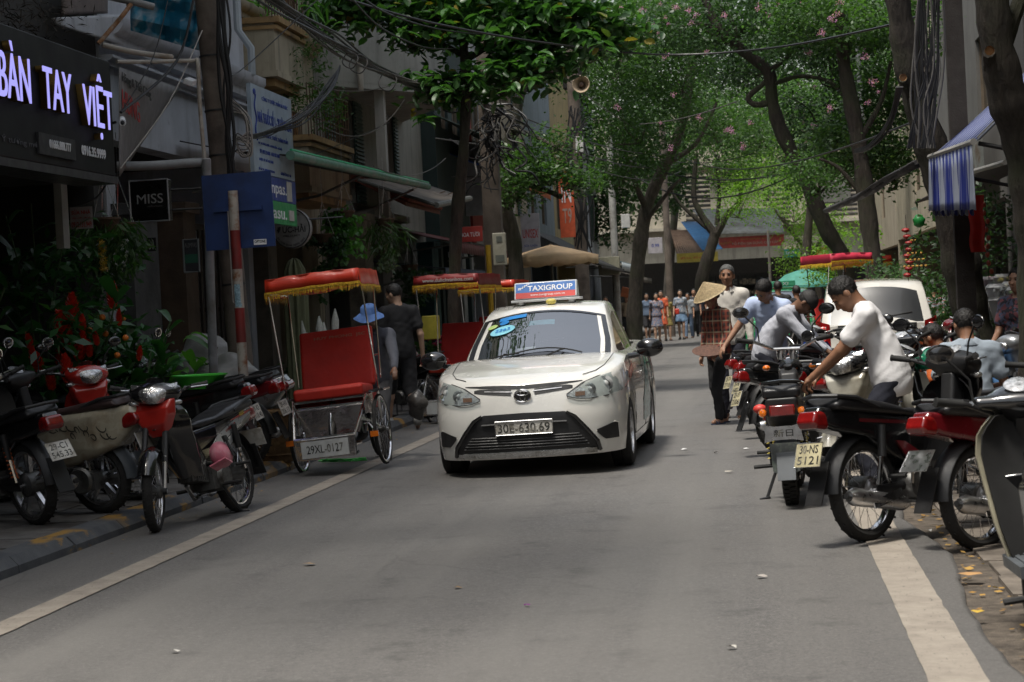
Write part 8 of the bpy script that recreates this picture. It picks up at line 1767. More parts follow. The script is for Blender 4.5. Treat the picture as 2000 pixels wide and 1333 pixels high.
# street sign seen from behind on its striped post
Yp = 18.05; pb_ = atY(463, 600, Yp); t = thing('street_sign_post', 'red and white striped post carrying the back of a square blue sign', 'sign post', (pb_.x+.03, Yp, .1), 0, tilt=(0, R_(-.3)))
b = MB()
reds, whites = MB(), MB(); zs = [0, .35, .75, 1.13, 1.5, 1.90, 2.21, 2.47]; stripes = [M_T for M_T in ('w', 'w', 'r', 'w', 'r', 'w', 'r', 'w')]
M_PRED = mt('post_red', (.20, .02, .018), .5, dirt=(.10, .02, .015)); M_PWH = mt('post_white', (.42, .38, .33), .5, dirt=(.22, .09, .04), dirt_s=9)
for i, (za, zb2) in enumerate([(0, .30), (.30, .82), (.82, 1.14), (1.14, 1.46), (1.46, 1.82), (1.82, 2.18), (2.18, 2.545)]):
 b = MB(); b.lathe([(.0, za), (.046, za), (.046, zb2-.001), (.0, zb2-.001)], axis='z', n=20); b.build('band', (M_PRED if i % 2 == 1 else M_PWH), t)
b = MB(); b.box((.03, .055, 2.36), (.66, .012, .70), rotm(0, -.015, 0)); bl = b.build('sign_plate', mt('sign_plate_blue', (.012, .035, .13), .5, dirt=(.01, .02, .06)), t, smooth=False)
b = MB(); b.box((.03, .03, 2.38), (.46, .03, .045)); b.build('brace', mt('sign_plate_blue'), t)
b = MB(); b.box((.22, .046, 2.06), (.12, .004, .05)); st = b.build('sticker', M_LETW, bl); text_obj('lettering', 'OPTONE', .105, .026, M_TBLK, st, Matrix.Translation((.22, .0425, 2.065)), .0005, bold=.03)
b = MB(); b.grid([[(.047*math.sin(a), -.047*math.cos(a), z) for a in np.linspace(-.7, .6, 6)] for z in (1.50, 1.68)]); b.build('sticker', mt('sticker_paleblue', (.25, .38, .45), .6, vs=60, var=.5), t); b = MB(); b.grid([[(.047*math.sin(a), -.047*math.cos(a), z) for a in np.linspace(-.6, .8, 6)] for z in (1.47, 1.50)]); b.build('sticker', mt('sticker_paleblue'), t)
b = MB(); b.tube([(-.052, -.02, 2.36-.04*i) for i in range(22)]+[(-.03, -.04, 1.5), (-.05, -.02, 1.52)], .006, 4); b.build('rope', mt('rope_pale', (.3, .28, .26), .9), t)
# blue printed tarp, sloping banner, pipes over the white house
b = MB(); P = []
for i in range(13):
 row = []
 for j in range(15):
  u, v_ = j/14, i/12; px = 255+135*u; py = -40+(100+40*u)*v_+0; row.append(atY(px, py, 19.9+.06*math.sin(u*19+v_*5)+.05*math.sin(v_*15)))
 P.append(row)
b.grid(P)
def tarp_mat():
 m, nt, bb, out = _new('tarp_blue'); v = coords(nt, 'World'); n = noise(nt, v, 2.6, 3, .4); c = ramp(nt, n, [(.3, (.01, .09, .17)), (.5, (.02, .22, .36)), (.56, (.35, .45, .52)), (.6, (.03, .25, .38)), (.75, (.06, .30, .42))]); nt.links.new(c, bb.inputs['Base Color']); bb.inputs['Roughness'].default_value = .35; return m
o = b.build('printed_tarp', tarp_mat(), fix=False); so = o.modifiers.new('s', 'SOLIDIFY'); so.thickness = .006; tag(o, 'glossy blue and white printed tarp left of the concrete pole', 'tarp')
def px_quad(name, label, cat, pts, mat, th=.02, wob=0, nu=10, nv=8):
 A = [Vector(p) for p in pts]; b = MB(); P = []
 for i in range(nv+1):
  v_ = i/nv; a, c = A[0].lerp(A[3], v_), A[1].lerp(A[2], v_); P.append([a.lerp(c, j/nu)+Vector((0, 0, wob*math.sin(j/nu*PI*3+i)*.5-wob*math.sin(v_*PI))) for j in range(nu+1)])
 b.grid(P); o = b.build(name, mat, fix=False); so = o.modifiers.new('s', 'SOLIDIFY'); so.thickness = th; return tag(o, label, cat)
bn = px_quad('sloping_banner', 'grey printed banner stretched slantwise beside the black fascia sign', 'banner', [atX(232, 132, -5.75), atX(350, 172, -6.3), atX(262, 300, -6.3), atX(232, 345, -5.75)], mt('banner_grey', (.20, .19, .19), .6), .01)
def q_text(body, a, b_, z, h, m): # lettering on the slanting banner
 p, q = Vector(a), Vector(b_); ex = (q-p).normalized(); n = Vector((.9, -.42, 0)).normalized(); ez = ex.cross(n)*-1; c = (p+q)/2+n*.02
 if ez.z < 0: ez = -ez
 ey = ez.cross(ex); text_obj('banner_lettering', body, (q-p).length, h, m, bn, Matrix(((ex.x, ey.x, ez.x, c.x), (ex.y, ey.y, ez.y, c.y), (ex.z, ey.z, ez.z, c.z), (0, 0, 0, 1))), .003)
q_text('Hàng & Thế Công', atX(236, 150, -5.76), atX(292, 185, -5.98), 0, .17, M_TBLK); q_text('HUNG', atX(236, 195, -5.76), atX(270, 222, -5.93), 0, .24, M_TRED)
def pipe(label, pts, r, mat, name='pipe'):
 b = MB(); b.tube(smooth_path(pts, 6), r, 12); return tag(b.build(name, mat), label, 'pipe')
M_PVC = mt('pvc_grey', (.26, .27, .28), .4, dirt=(.16, .15, .14)); M_PVCW = mt('pvc_cream', (.38, .35, .31), .5, dirt=(.2, .15, .1))
pipe('thick grey drain pipe bending down beside the concrete pole', [atY(228, 325, 18.6), atY(300, 324, 18.7), atY(385, 318, 18.8), atY(401, 322, 18.8), atY(404, 345, 18.8), atY(416, 700, 19.0), Vector((atY(416, 700, 19).x, 19, .1))], .045, M_PVC)
pipe('cream pipe running level above the MISS sign', [atY(228, 121, 18.3), atY(300, 121, 18.6), atY(375, 119, 18.8), atY(386, 124, 18.8), atY(390, 200, 18.8), atY(400, 318, 18.8)], .02, M_PVCW)
pipe('second cream pipe slanting above the level one', [atY(200, 88, 18.6), atY(260, 102, 18.8), atY(335, 112, 19.2)], .028, M_PVCW)
pipe('rusty rod leaning over the black fascia sign', [atY(192, 86, 18.2), atY(225, 48, 18.3), atY(240, 30, 18.3), atY(258, 6, 18.4)], .022, mt('rust_rod', (.26, .13, .06), .8, dirt=(.35, .3, .25), dirt_s=14, bmp=.5)); pipe('grey awning roller at the top above the rusty rod', [atY(205, -8, 18.4), atY(260, 4, 18.4), atY(300, 14, 18.5)], .035, M_PVC)
cm_ = thing('security_camera', 'white security camera at the right end of the black fascia sign', 'camera', atY(240, 238, 17.2)); b = MB(); b.tube([(-.04, .1, .03), (.03, -.1, -.02)], .03, 12); b.build('housing', M_LETW, cm_); b = MB(); b.tube([(-.06, .0, .0), (-.16, .0, -.02)], .012, 6); b.ell((.03, -.105, -.02), (.02, .01, .02)); b.build('bracket', M_BLK, cm_)
cm_ = thing('security_camera', 'pale floodlight box left of the concrete pole', 'camera', atY(371, 160, 18.9)); b = MB(); b.box((0, 0, 0), (.09, .14, .06), rotm(.2, .4, 0)); bevel(b.build('housing', M_LETW, cm_), .01)
# dark upper storey clutter over the florist: shrubs and corrugated panel
px_quad('roof_panel', 'weathered board over the florist sign', 'panel', [atX(120, -30, -6.4), atX(205, -30, -6.5), atX(205, 27, -6.5), atX(120, 30, -6.4)], mt('old_board', (.16, .13, .12), .8, bmp=.3), .03)
px_quad('eaves_panel', 'white stained eaves board above the black sign', 'panel', [atX(100, 36, -6.3), atX(240, 28, -6.5), atX(245, 92, -6.5), atX(110, 50, -6.3)], W_WHITE, .03)
t = thing('roof_shrub', 'dead dark shrub on top of the black fascia sign', 'shrub', atX(60, 30, -5.9)); leaf_cloud('twigs', [((0, -.6, .05), (.3, 1.6, .28), 1)], .10, 1200, mt('dead_twig', (.03, .024, .018), .9), t, 51, aspect=.12, cl_r=.12, cl_n=12)
# concrete poles
def pole(label, x, y, h, r0, r1, mat=None, tilt=0, rect=False):
 t = thing('utility_pole', label, 'pole', (x, y, 0), tilt=(0, tilt)); b = MB()
 if rect: b.box((0, 0, h/2), (r0*2, r0*1.6, h), taper=r1/r0)
 else: b.lathe([(r0, 0), (r1, h), (0, h)], axis='z', n=20)
 o = b.build('shaft', mat or mt('old_concrete', (.135, .11, .09), .9, vs=2.5, var=.3, bmp=.4, bs=30, dirt=(.07, .055, .045), space='World'), t, angle=50)
 return t
M_WIRE = mt('black_cable', (.012, .012, .013), .5); M_WIREG = mt('grey_cable', (.085, .08, .075), .6); M_WIREW = mt('white_cable', (.38, .36, .33), .6)
p1 = pole('round concrete pole wrapped with cables left of the pharmacy board', atY(428, 300, 19.6).x+.16, 19.6, 8.5, .125, .10, tilt=R_(-2.6))
b = MB()
for z in (1.8, 2.6, 3.1, 3.55, 4.1): b.lathe([(.122, z), (.124, z+.01), (.122, z+.02)], axis='z', n=20)
o = b.build('steel_bands', M_BLK, p1); o['kind'] = 'stuff'
p2 = pole('square concrete pole smothered in tangled cables', atY(962, 420, 37).x, 37, 7, .19, .14, rect=True)
p3 = pole('grey pole carrying the horn loudspeaker', atY(1128, 350, 54).x, 54, 9, .20, .15)
p4 = pole('square dark concrete pole behind the striped awning', atY(1872, 250, 21.8).x, 21.8, 8, .10, .085, rect=True, mat=mt('dark_concrete', (.05, .042, .036), .9, bmp=.4, dirt=(.03, .025, .02)))
p5 = pole('slim pole between the far trees on the left', atY(1300, 400, 75).x, 75, 8, .14, .11)
p6_ = pole('slim grey pole beside the dark upright tree', atY(1688, 350, 40).x, 40, 8.4, .06, .05, mat=M_PVC)
p7_ = pole('thin pale post in front of the junction shops', atY(1505, 560, 88).x, 88, 4.2, .06, .05, mat=mt('post_pale', (.32, .28, .26), .7))
p8_ = pole('pale pole with a junction box behind the loudspeaker', atY(1196, 400, 68).x, 68, 7, .13, .11, mat=mt('pale_pole', (.42, .42, .40), .8, dirt=(.2, .18, .15)))
sp = thing('loudspeaker', 'cream horn loudspeaker high on the grey pole', 'loudspeaker', atY(1135, 165, 53.4)); b = MB(); b.lathe([(.235, -.05), (.225, -.06), (.17, .06), (.10, .2), (.08, .26), (.11, .28), (.11, .42), (0, .42)], axis='y', n=36); b.build('horn', mt('horn_cream', (.42, .33, .23), .5, var=.1), sp)
b = MB(); b.lathe([(0, .03), (.06, .05), (.075, .18)], axis='y', n=20); b.build('centre', mt('horn_brown', (.10, .06, .04), .6), sp); b = MB(); b.tube([(0, .35, -.1), (-.1, .6, -.3)], .02, 6); b.build('bracket', M_BLK, sp)
def boxthing(label, px, py, Y, w, h, d, mat, cat='box', name='meter_box', rz=0):
 t = thing(name, label, cat, atY(px, py, Y), rz); b = MB(); b.box((0, 0, 0), (w, d, h)); bevel(b.build('case', mat, t, smooth=False), .012); return t
mb_ = boxthing('tall beige electricity meter box on the cable pole', 976, 487, 35.9, .24, .58, .22, mt('box_beige', (.42, .40, .32), .5, dirt=(.3, .28, .22)), rz=.1)
for (x, z, w, h) in ((-.0, .18, .10, .10), (0, -.17, .16, .12)): b = MB(); b.box((x, -.115, z), (w, .01, h)); b.build('window', mt('box_grey', (.14, .15, .13), .4), mb_)
boxthing('small pale junction box below the loudspeaker', 1132, 283, 53.3, .2, .42, .2, mt('box_white', (.5, .49, .46), .5), name='junction_box')
boxthing('grey box behind the loudspeaker at tree height', 1118, 155, 55, .5, .55, .5, M_DARKIN, name='transformer_box')
boxthing('pale box on the pole among the far left trees', 1222, 432, 74, .32, .5, .3, mt('box_white'), name='junction_box')
boxthing('yellowed air conditioner under the dark canopy', 1190, 520, 66, .7, .6, .4, mt('box_aged', (.33, .32, .24), .6), name='air_conditioner', cat='air conditioner')
boxthing('grey air conditioner by the corrugated balcony', 1630, 375, 46, .7, .5, .4, mt('box_grey2', (.2, .2, .19), .6), name='air_conditioner', cat='air conditioner')
b = MB(); b.tube([(0, 0, 0), (0, 0, 2.6)], .05, 8); tag(b.build('yellow_pipe', mt('pipe_yellow', (.45, .27, .02), .5), loc=(atY(955, 520, 36.6).x, 36.6, 0)), 'yellow cable conduit beside the meter box', 'pipe')
def wire(label, pts, r=.012, mat=None, sag=0.0, n=14, name='cable', sub=None, group=None):
 P = [Vector(p) for p in pts]
 if len(P) == 2: P = [P[0].lerp(P[1], i/n)-Vector((0, 0, sag*4*(i/n)*(1-i/n))) for i in range(n+1)]
 else: P = smooth_path(P, 6)
 b = MB(); b.tube(P, r, 6)
 return tag(b.build(name, mat or M_WIRE), label, 'cable', group)
# the heavy bundle from pole to pole: strands twist about one another
A_, B_ = Vector((-5.22, 19.55, 5.10)), Vector((-4.83, 36.9, 5.30)); t = thing('cable_bundle', 'thick black bundle of cables sagging between the two left poles', 'cables', (0, 0, 0)); rg = random.Random(31)
for k in range(16):
 a = rg.uniform(0, 6); rr_ = rg.uniform(.01, .075); sg = .32+rg.uniform(-.03, .09); b = MB(); P = []
 for i in range(41):
  f = i/40; p = A_.lerp(B_, f)-Vector((0, 0, sg*4*f*(1-f))); P.append(p+Vector((math.cos(a+f*9), 0, math.sin(a+f*9)))*rr_*(1+.5*math.sin(f*17+k)))
 b.tube(P, rg.uniform(.007, .016), 5); b.build('strand', M_WIRE if k % 5 else M_WIREG, t)
for (px, py, Y, r) in ((684, 118, 25.4, .10), (757, 160, 28.2, .13), (836, 190, 32, .12), (700, 125, 25.9, .12)):
 c = atY(px, py, Y); o = MB(); o.tube([c+Vector((r*math.cos(a), .05*math.sin(a*3), r*math.sin(a))) for a in np.linspace(0, 2*PI, 25)], .008, 5); o.build('coil', M_WIREG, t)
t = thing('cable_bundle', 'bundle of thin cables drooping from the thick bundle to the pharmacy board', 'cables', (0, 0, 0))
for k in range(9):
 e = rg.uniform(-.06, .06); P = [atY(664, 132+rg.uniform(-4, 4), 24.8), atY(640+rg.uniform(-8, 8), 175+rg.uniform(-6, 6), 24.0), atY(585+rg.uniform(-9, 9), 235+rg.uniform(-12, 12), 22.8), atY(520, 262+rg.uniform(-8, 8), 21.6), atY(455, 272+rg.uniform(-6, 6), 20.2)]
 b = MB(); b.tube(smooth_path(P, 6), rg.uniform(.006, .011), 5); b.build('strand', M_WIRE, t)
t = thing('cable_bundle', 'black cables running down the round concrete pole', 'cables', (0, 0, 0))
for k in range(9):
 P = [atY(430+rg.uniform(-16, 20), -60, 19.45), atY(440+rg.uniform(-14, 12), 60, 19.4), atY(444+rg.uniform(-14, 12), 170, 19.4), atY(448+rg.uniform(-8, 12), 270, 19.4), atY(452+rg.uniform(-6, 10), 350, 19.4), atY(455+rg.uniform(-4, 8), 480, 19.4)]
 b = MB(); b.tube(smooth_path(P, 5), rg.uniform(.009, .02), 5); b.build('strand', M_WIRE, t)
t = thing('cable_bundle', 'pale loops of spare cable hanging beside the round concrete pole', 'cables', (0, 0, 0))
for k in range(8):
 P = [atY(452, 190+4*k, 19.8), atY(480+rg.uniform(-4, 8), 230, 19.8), atY(488+rg.uniform(-8, 4), 270+3*k, 19.8), atY(462, 262+5*k, 19.8), atY(470+3*k, 305, 19.8), atY(490, 300-6*k, 19.8), atY(470, 270, 19.8)]
 b = MB(); b.tube(smooth_path(P, 6), .0065, 5); b.build('loop', M_WIREW if k % 2 else M_WIREG, t)
t = thing('cable_bundle', 'knot of tangled cables on the square concrete pole', 'cables', (0, 0, 0))
for k in range(34):
 P = []; px, py = 962+rg.uniform(-20, 20), 200+rg.uniform(-30, 60)
 for q in range(6): P.append(atY(px, py, 36.6-rg.uniform(0, .3))); px += rg.uniform(-32, 32); py += rg.uniform(-8, 42)
 b = MB(); b.tube(smooth_path(P, 5), rg.uniform(.01, .022), 5); b.build('strand', M_WIRE if k % 4 else M_WIREG, t)
t = thing('cable_bundle', 'dark cables hanging down the pole behind the loudspeaker', 'cables', (0, 0, 0))
for k in range(14):
 P = [atY(1130+rg.uniform(-20, 20), 200+rg.uniform(0, 60), 53.5), atY(1125+rg.uniform(-25, 25), 300, 53.4), atY(1135+rg.uniform(-25, 25), 380, 53.4), atY(1135+rg.uniform(-15, 25), 460+rg.uniform(-40, 60), 53.4)]
 b = MB(); b.tube(smooth_path(P, 5), .02, 5); b.build('strand', M_WIRE, t)
t = thing('cable_bundle', 'mass of cables between the two trunks on the right', 'cables', (0, 0, 0))
for k in range(24):
 px = 1820+rg.uniform(-25, 22); P = [atY(px, -30, 21.2), atY(px+rg.uniform(-10, 10), 60, 21.2), atY(px+rg.uniform(-18, 12), 140, 21.2), atY(px+rg.uniform(-20, 10), 210, 21.2), atY(px-10+rg.uniform(-24, 16), 290, 21.2)]
 b = MB(); b.tube(smooth_path(P, 5), rg.uniform(.006, .014), 5); b.build('strand', M_WIRE if k % 4 else M_WIREG, t)
t = thing('cable_bundle', 'black cables sweeping down from the leaning trunk to the left', 'cables', (0, 0, 0))
for k in range(6):
 P = [atY(1752+k*2, 170, 21), atY(1735+rg.uniform(-3, 3), 230+4*k, 21.5), atY(1700+rg.uniform(-3, 3), 280+2*k, 22), atY(1670, 293+k, 23)]
 b = MB(); b.tube(smooth_path(P, 5), .012, 5); b.build('strand', M_WIRE, t)
# single wires across the street
W1 = [((650, -10, 24), (830, 42, 26), (1050, 82, 29), (1290, 107, 31), (1500, 95, 30), (1700, 58, 26), (1800, 30, 24)), ((680, -10, 22), (745, 55, 25), (830, 93, 28), (900, 95, 31)), ((800, -10, 30), (900, 18, 32), (980, 35, 34), (1060, 30, 36)), ((700, -10, 23), (760, 28, 25), (860, 58, 28), (980, 72, 31))]
for i, (w, lab) in enumerate(zip(W1, ('long black wire crossing the street below the blossoms', 'twisted black wire dipping through the almond leaves', 'dark wire along the top of the almond tree', 'second twisted wire above the thick bundle'))): wire(lab, px_path(w), .016 if i == 0 else .012)
for i, (a, c, sg, lab) in enumerate([((990, 215, 37), (1320, 300, 70), .3, 'upper of the wires leaving the square pole to the right'), ((990, 225, 37), (1330, 318, 70), .5, 'second wire leaving the square pole to the right'), ((1000, 240, 37), (1330, 335, 68), .6, 'third wire leaving the square pole to the right'), ((1000, 250, 37), (1200, 312, 60), .2, 'short wire from the square pole to the far poles'),
  ((1135, 180, 54), (1330, 300, 66), .1, 'thin wire slanting down from the loudspeaker'), ((1200, 275, 68), (1470, 300, 60), .5, 'far wire in front of the green crowns'), ((1200, 300, 68), (1560, 335, 50), .5, 'heavy far wire sagging across the street end'), ((1205, 320, 68), (1560, 336, 50), .9, 'lowest far wire sagging across the street end'), ((1330, 305, 68), (1780, 240, 24), .5, 'wire rising to the right trunks'), ((1205, 342, 68), (1520, 340, 60), .3, 'thin wire just above the shutters of the far house'),
  ((1250, 243, 55), (1440, 198, 44), .1, 'pale wire rising into the crape myrtle'), ((730, 325, 27), (870, 310, 33), .2, 'pale wire beside the small tiled roof'), ((640, 175, 26), (760, 168, 30), .05, 'white wire across the faceted balcony'), ((635, 250, 26), (790, 195, 31), .3, 'pale wires under the faceted balcony')]):
 wire(lab, [atY(*a), atY(*c)], (.022 if i in (6, 7) else .014) if a[2] > 34 else .008, M_WIREG if i in (4, 10, 11, 12, 13) else M_WIRE, sg)
for i, (a, b_, c, lab) in enumerate([((620, 0, 22), (480, 130, 20.5), (440, 150, 19.8), 'thin wire above the cream balcony'), ((330, -10, 19), (300, 110, 18.5), (240, 215, 17.8), 'curved black cable left of the concrete pole'), ((380, -10, 19), (345, 120, 18.6), (236, 220, 17.6), 'thick black cable drooping over the sloping banner'), ((395, 60, 19.2), (330, 200, 18.5), (235, 330, 17.8), 'thin pale cord beside the sloping banner'), ((760, 240, 30), (620, 300, 27), (500, 330, 24), 'faint wire under the pharmacy board')]): wire(lab, px_path((a, b_, c)), .014 if i == 2 else .006, M_WIREW if i == 3 else M_WIRE)
wire('cable hanging in front of the small notice', px_path(((115, 400, 17.4), (150, 402, 17.4), (190, 385, 17.5), (212, 350, 17.6))), .01)
# awnings of the left row
M_AWD = mt('awning_dark', (.035, .033, .034), .7, bmp=.3, bs=12); M_AWB = mt('awning_brown', (.14, .12, .10), .75, bmp=.3, bs=10, dirt=(.06, .05, .045)); M_TUBE = mt('awning_tube', (.16, .16, .15), .5, .3)
aw = thing('awning', 'long retractable awning with a green top edge over the left pavement', 'awning', (0, 0, 0))
def aw_sheet(par, pts, mat, name='cover', th=.015, sag=.03):
 A = [Vector(p) for p in pts]; b = MB(); b.grid([[A[0].lerp(A[3], v_).lerp(A[1].lerp(A[2], v_), u)-Vector((0, 0, sag*math.sin(v_*PI))) for u in np.linspace(0, 1, 13)] for v_ in np.linspace(0, 1, 7)]); o = b.build(name, mat, par, fix=False); so = o.modifiers.new('s', 'SOLIDIFY'); so.thickness = th; return o
aw_sheet(aw, [(-6.55, 22.6, 3.55), (-6.55, 31.6, 3.75), (-5.2, 32.0, 3.46), (-5.2, 22.5, 3.30)], M_AWD)
b = MB(); b.tube([(-5.2, 22.4, 3.30), (-5.2, 32.1, 3.46)], .055, 10); b.build('front_bar', mt('bar_green', (.10, .22, .16), .5, dirt=(.2, .22, .2)), aw); b = MB(); b.tube([(-5.19, 22.4, 3.36), (-5.19, 32.1, 3.52)], .018, 6); b.build('green_edge', mt('edge_green', (.03, .40, .18), .5), aw)
for y in (23.2, 27, 31): b = MB(); b.tube([(-6.6, y, 3.0), (-5.9, y, 3.1), (-5.25, y, 3.36)], .02, 6); b.build('arm', M_TUBE, aw)
aw2 = thing('awning', 'grey brown tilted awning with dry leaves lying on it', 'awning', (0, 0, 0)); Q = [atX(700, 352, -6.4), atX(792, 347, -6.4), atX(918, 388, -5.0), atX(852, 401, -5.0)]
aw_sheet(aw2, Q, M_AWB, sag=.02); b = MB(); b.tube([Q[3], Q[2]], .05, 8); b.build('front_bar', M_TUBE, aw2); b = MB(); b.tube([Q[0], Q[3]], .03, 6); b.build('side_bar', M_TUBE, aw2)
for (u, v_) in ((.4, .5), (.6, .75), (.5, .3), (.7, .82)):
 a = Vector(Q[0]).lerp(Q[3], v_).lerp(Vector(Q[1]).lerp(Q[2], v_), u); q = MB(); q.grid([[(x*.10, y*.06, .03*x*x+.02) for x in (-1, 0, 1)] for y in (-1, 0, 1)]); tag(q.build('dry_leaf', mt('dry_brown', (.36, .22, .09), .8), loc=a+Vector((0, 0, .01))), 'dry leaf %s on the brown awning' % {.4: 'in the middle', .6: 'near the front edge', .5: 'near the wall', .7: 'at the far front corner'}[u], 'leaf')
def simple_awning(label, X0, X1, Y0, Y1, z0, z1, mat, valance=.18, fmat=None):
 t = thing('awning', label, 'awning', (0, 0, 0)); aw_sheet(t, [(X0, Y0, z0), (X0, Y1, z0), (X1, Y1, z1), (X1, Y0, z1)], mat)
 b = MB(); n = max(4, int((Y1-Y0)/.3)); P = [[(X1+.003, Y0+(Y1-Y0)*i/(n*4), z1-.0), (X1+.01, Y0+(Y1-Y0)*i/(n*4), z1-valance+.03*abs(math.sin(i*PI/4)))] for i in range(n*4+1)]; b.grid(P); o = b.build('valance', fmat or mat, t, fix=False); so = o.modifiers.new('s', 'SOLIDIFY'); so.thickness = .01
 for y in (Y0+.1, Y1-.1): b = MB(); b.tube([(X0, y, z0-.5), (X1, y, z1)], .018, 6); b.build('strut', M_TUBE, t)
 return t
simple_awning('maroon awning behind the almond trunk', -6.6, -5.3, 36, 43, 3.0, 2.65, mt('awning_maroon', (.13, .03, .03), .7, dirt=(.07, .03, .03)), .2)
simple_awning('dark navy awning low behind the pedicabs', -6.6, -5.2, 33.5, 39, 2.35, 2.15, mt('awning_navy', (.035, .045, .065), .7), .15)
simple_awning('ragged dark awning beyond the loudspeaker pole', -6.6, -4.4, 58, 68, 3.7, 2.5, M_AWD, .1)
simple_awning('greenish sheet awning high behind the square pole', -6.6, -4.6, 42, 52, 5.6, 4.7, mt('awning_greygreen', (.10, .16, .14), .6, dirt=(.1, .12, .11)), .08)
simple_awning('bright blue tarp sheet behind the cut limb tree', -6.6, -5.0, 44, 50, 4.9, 4.3, mt('tarp_strong_blue', (.02, .09, .42), .5, bmp=.5, bs=8), .25, mt('tarp_orange', (.55, .12, .03), .5))
simple_awning('pale blue awning far down the left row', -6.6, -4.6, 70, 76, 3.2, 2.8, mt('awning_paleblue', (.08, .25, .38), .6), .3, mt('valance_white', (.45, .5, .52), .6))
simple_awning('brown sheet awning by the far left shops', -6.6, -4.3, 78, 84, 3.0, 2.3, M_AWB, .2)
# parasol
um = thing('parasol', 'beige cafe parasol over the left pavement', 'parasol', (atY(1078, 520, 41).x, 41, .1), .2); b = MB(); P = []
for r, z in ((.0, 2.58), (.35, 2.50), (.7, 2.41), (1.0, 2.33)): P.append([(r*math.cos(a)*(1-.035*math.sin(a*4)**2*r), r*math.sin(a), z-.02*r*abs(math.sin(a*4))) for a in np.linspace(0, 2*PI, 65)[:-1]])
b.grid(P, closed_u=True); o = b.build('cover', mt('parasol_beige', (.60, .42, .25), .8, var=.1, bmp=.2, bs=10), um); so = o.modifiers.new('s', 'SOLIDIFY'); so.thickness = .008
b = MB(); b.grid([[(1.0*math.cos(a)*(1-.035*math.sin(a*4)**2), 1.0*math.sin(a), z-.02*abs(math.sin(a*4))-(.03*abs(math.sin(a*8)) if z < 2.3 else 0)) for a in np.linspace(0, 2*PI, 129)] for z in (2.332, 2.18)]); o = b.build('valance', mt('parasol_beige'), um); so = o.modifiers.new('s', 'SOLIDIFY'); so.thickness = .006
b = MB(); b.tube([(0, 0, 0), (0, 0, 2.6)], .025, 8); b.build('pole', M_TUBE, um); um.scale = (.97, .97, 1)
for k in range(8):
 a = k*PI/4; b = MB(); b.tube([(0, 0, 2.5), (.97*math.cos(a), .97*math.sin(a), 2.31)], .008, 5); b.build('rib', M_BLK, um)
# boards between the trees, far shops
def flatboard(name, label, px, py, Y, w, h, mat, texts=(), rz=0, cat='sign'):
 t = board(name, label, cat, px, py, Y, w, h, .04, mat, rz)
 for (s_, x, z, tw, th_, m_) in texts: front_text(t, s_, x, z, tw, th_, m_, .04, bold=.01)
 return t
flatboard('shop_board', 'white board with red lettering left of the beige parasol', 1036, 455, 44, .42, .85, mt('board_white', (.42, .40, .43), .5), [('UNISEX', 0, -.02, .34, .2, M_TRED), ('SỬA CHỮA', 0, -.28, .3, .06, M_TBLU)])
flatboard('shop_board', 'vertical orange banner behind the loudspeaker pole', 1107, 400, 53, .40, 1.75, mt('board_orange', (.55, .10, .04), .5), [('IN', 0, .3, .26, .5, M_LETW), ('T9', 0, -.3, .24, .4, mt('text_pale', (.4, .3, .25), .6))])
flatboard('shop_board', 'small red and white board under the maroon awning', 918, 458, 39, .5, .3, mt('board_red', (.40, .05, .04), .5), [('HOA TƯƠI', 0, 0, .38, .1, M_LETW)])
flatboard('shop_board', 'white edged red and white panel of the narrow shop house', 928, 350, 46, .5, 1.7, mt('board_white'), [])
flatboard('shop_board', 'small white board beside the far pale blue awning', 1280, 480, 70, .5, .55, mt('board_white'), [('0.99', 0, .0, .26, .12, M_TBLU)])
# junction shops
jb = thing('shop_banner', 'long red banner reading ĐỒ ĐIỆN GIA DỤNG CAO CẤP across the junction', 'banner', atY(1468, 472, 92)); b = MB(); b.box((0, 0, 0), (2.95, .05, .5)); b.build('panel', mt('banner_red', (.42, .06, .05), .6, dirt=(.3, .08, .07)), jb)
text_obj('lettering', 'ĐỒ ĐIỆN GIA DỤNG CAO CẤP', 2.1, .19, mt('text_pale'), jb, Matrix.Translation((.15, -.03, -.06)), .004, bold=.015); text_obj('lettering', 'CHUYÊN BÁN BUÔN - BÁN LẺ', 1.3, .09, mt('text_gold', (.4, .25, .06), .6), jb, Matrix.Translation((.15, -.03, .13)), .004)
text_obj('lettering', 'Panasonic', .5, .1, mt('text_gold'), jb, Matrix.Translation((-1.15, -.03, .0)) @ Matrix.Rotation(-.15, 4, 'Y'), .004)
px_quad('awning_roof', 'wide grey sheet awning above the red banner', 'awning', [atY(1350, 410, 95), atY(1520, 408, 95), atY(1532, 456, 91.8), atY(1404, 458, 91.8)], mt('sheet_grey', (.24, .25, .25), .7, dirt=(.15, .14, .13)), .03)
ca = thing('corrugated_awning', 'brown corrugated awning left of the blue tarp at the junction', 'awning', (0, 0, 0)); A = [atY(1308, 447, 95), atY(1345, 452, 95), atY(1400, 498, 90.5), atY(1322, 500, 90.5)]; b = MB(); P = []
for j in range(61):
 u = j/60; a, c = Vector(A[0]).lerp(A[1], u), Vector(A[3]).lerp(A[2], u); P.append([a.lerp(c, v_)+Vector((0, 0, .03*math.cos(j*PI/2))) for v_ in (0, .5, 1)])
b.grid(P); b.build('sheet', mt('rust_sheet', (.24, .16, .11), .8, dirt=(.15, .09, .06)), ca, smooth=False, fix=False); px_quad('blue_tarp', 'blue tarp draped beside the brown corrugated awning', 'tarp', [atY(1330, 434, 95), atY(1365, 434, 95), atY(1412, 487, 90.3), atY(1372, 490, 90.3)], mt('tarp_mid_blue', (.04, .16, .36), .6, bmp=.4, bs=6), .02)
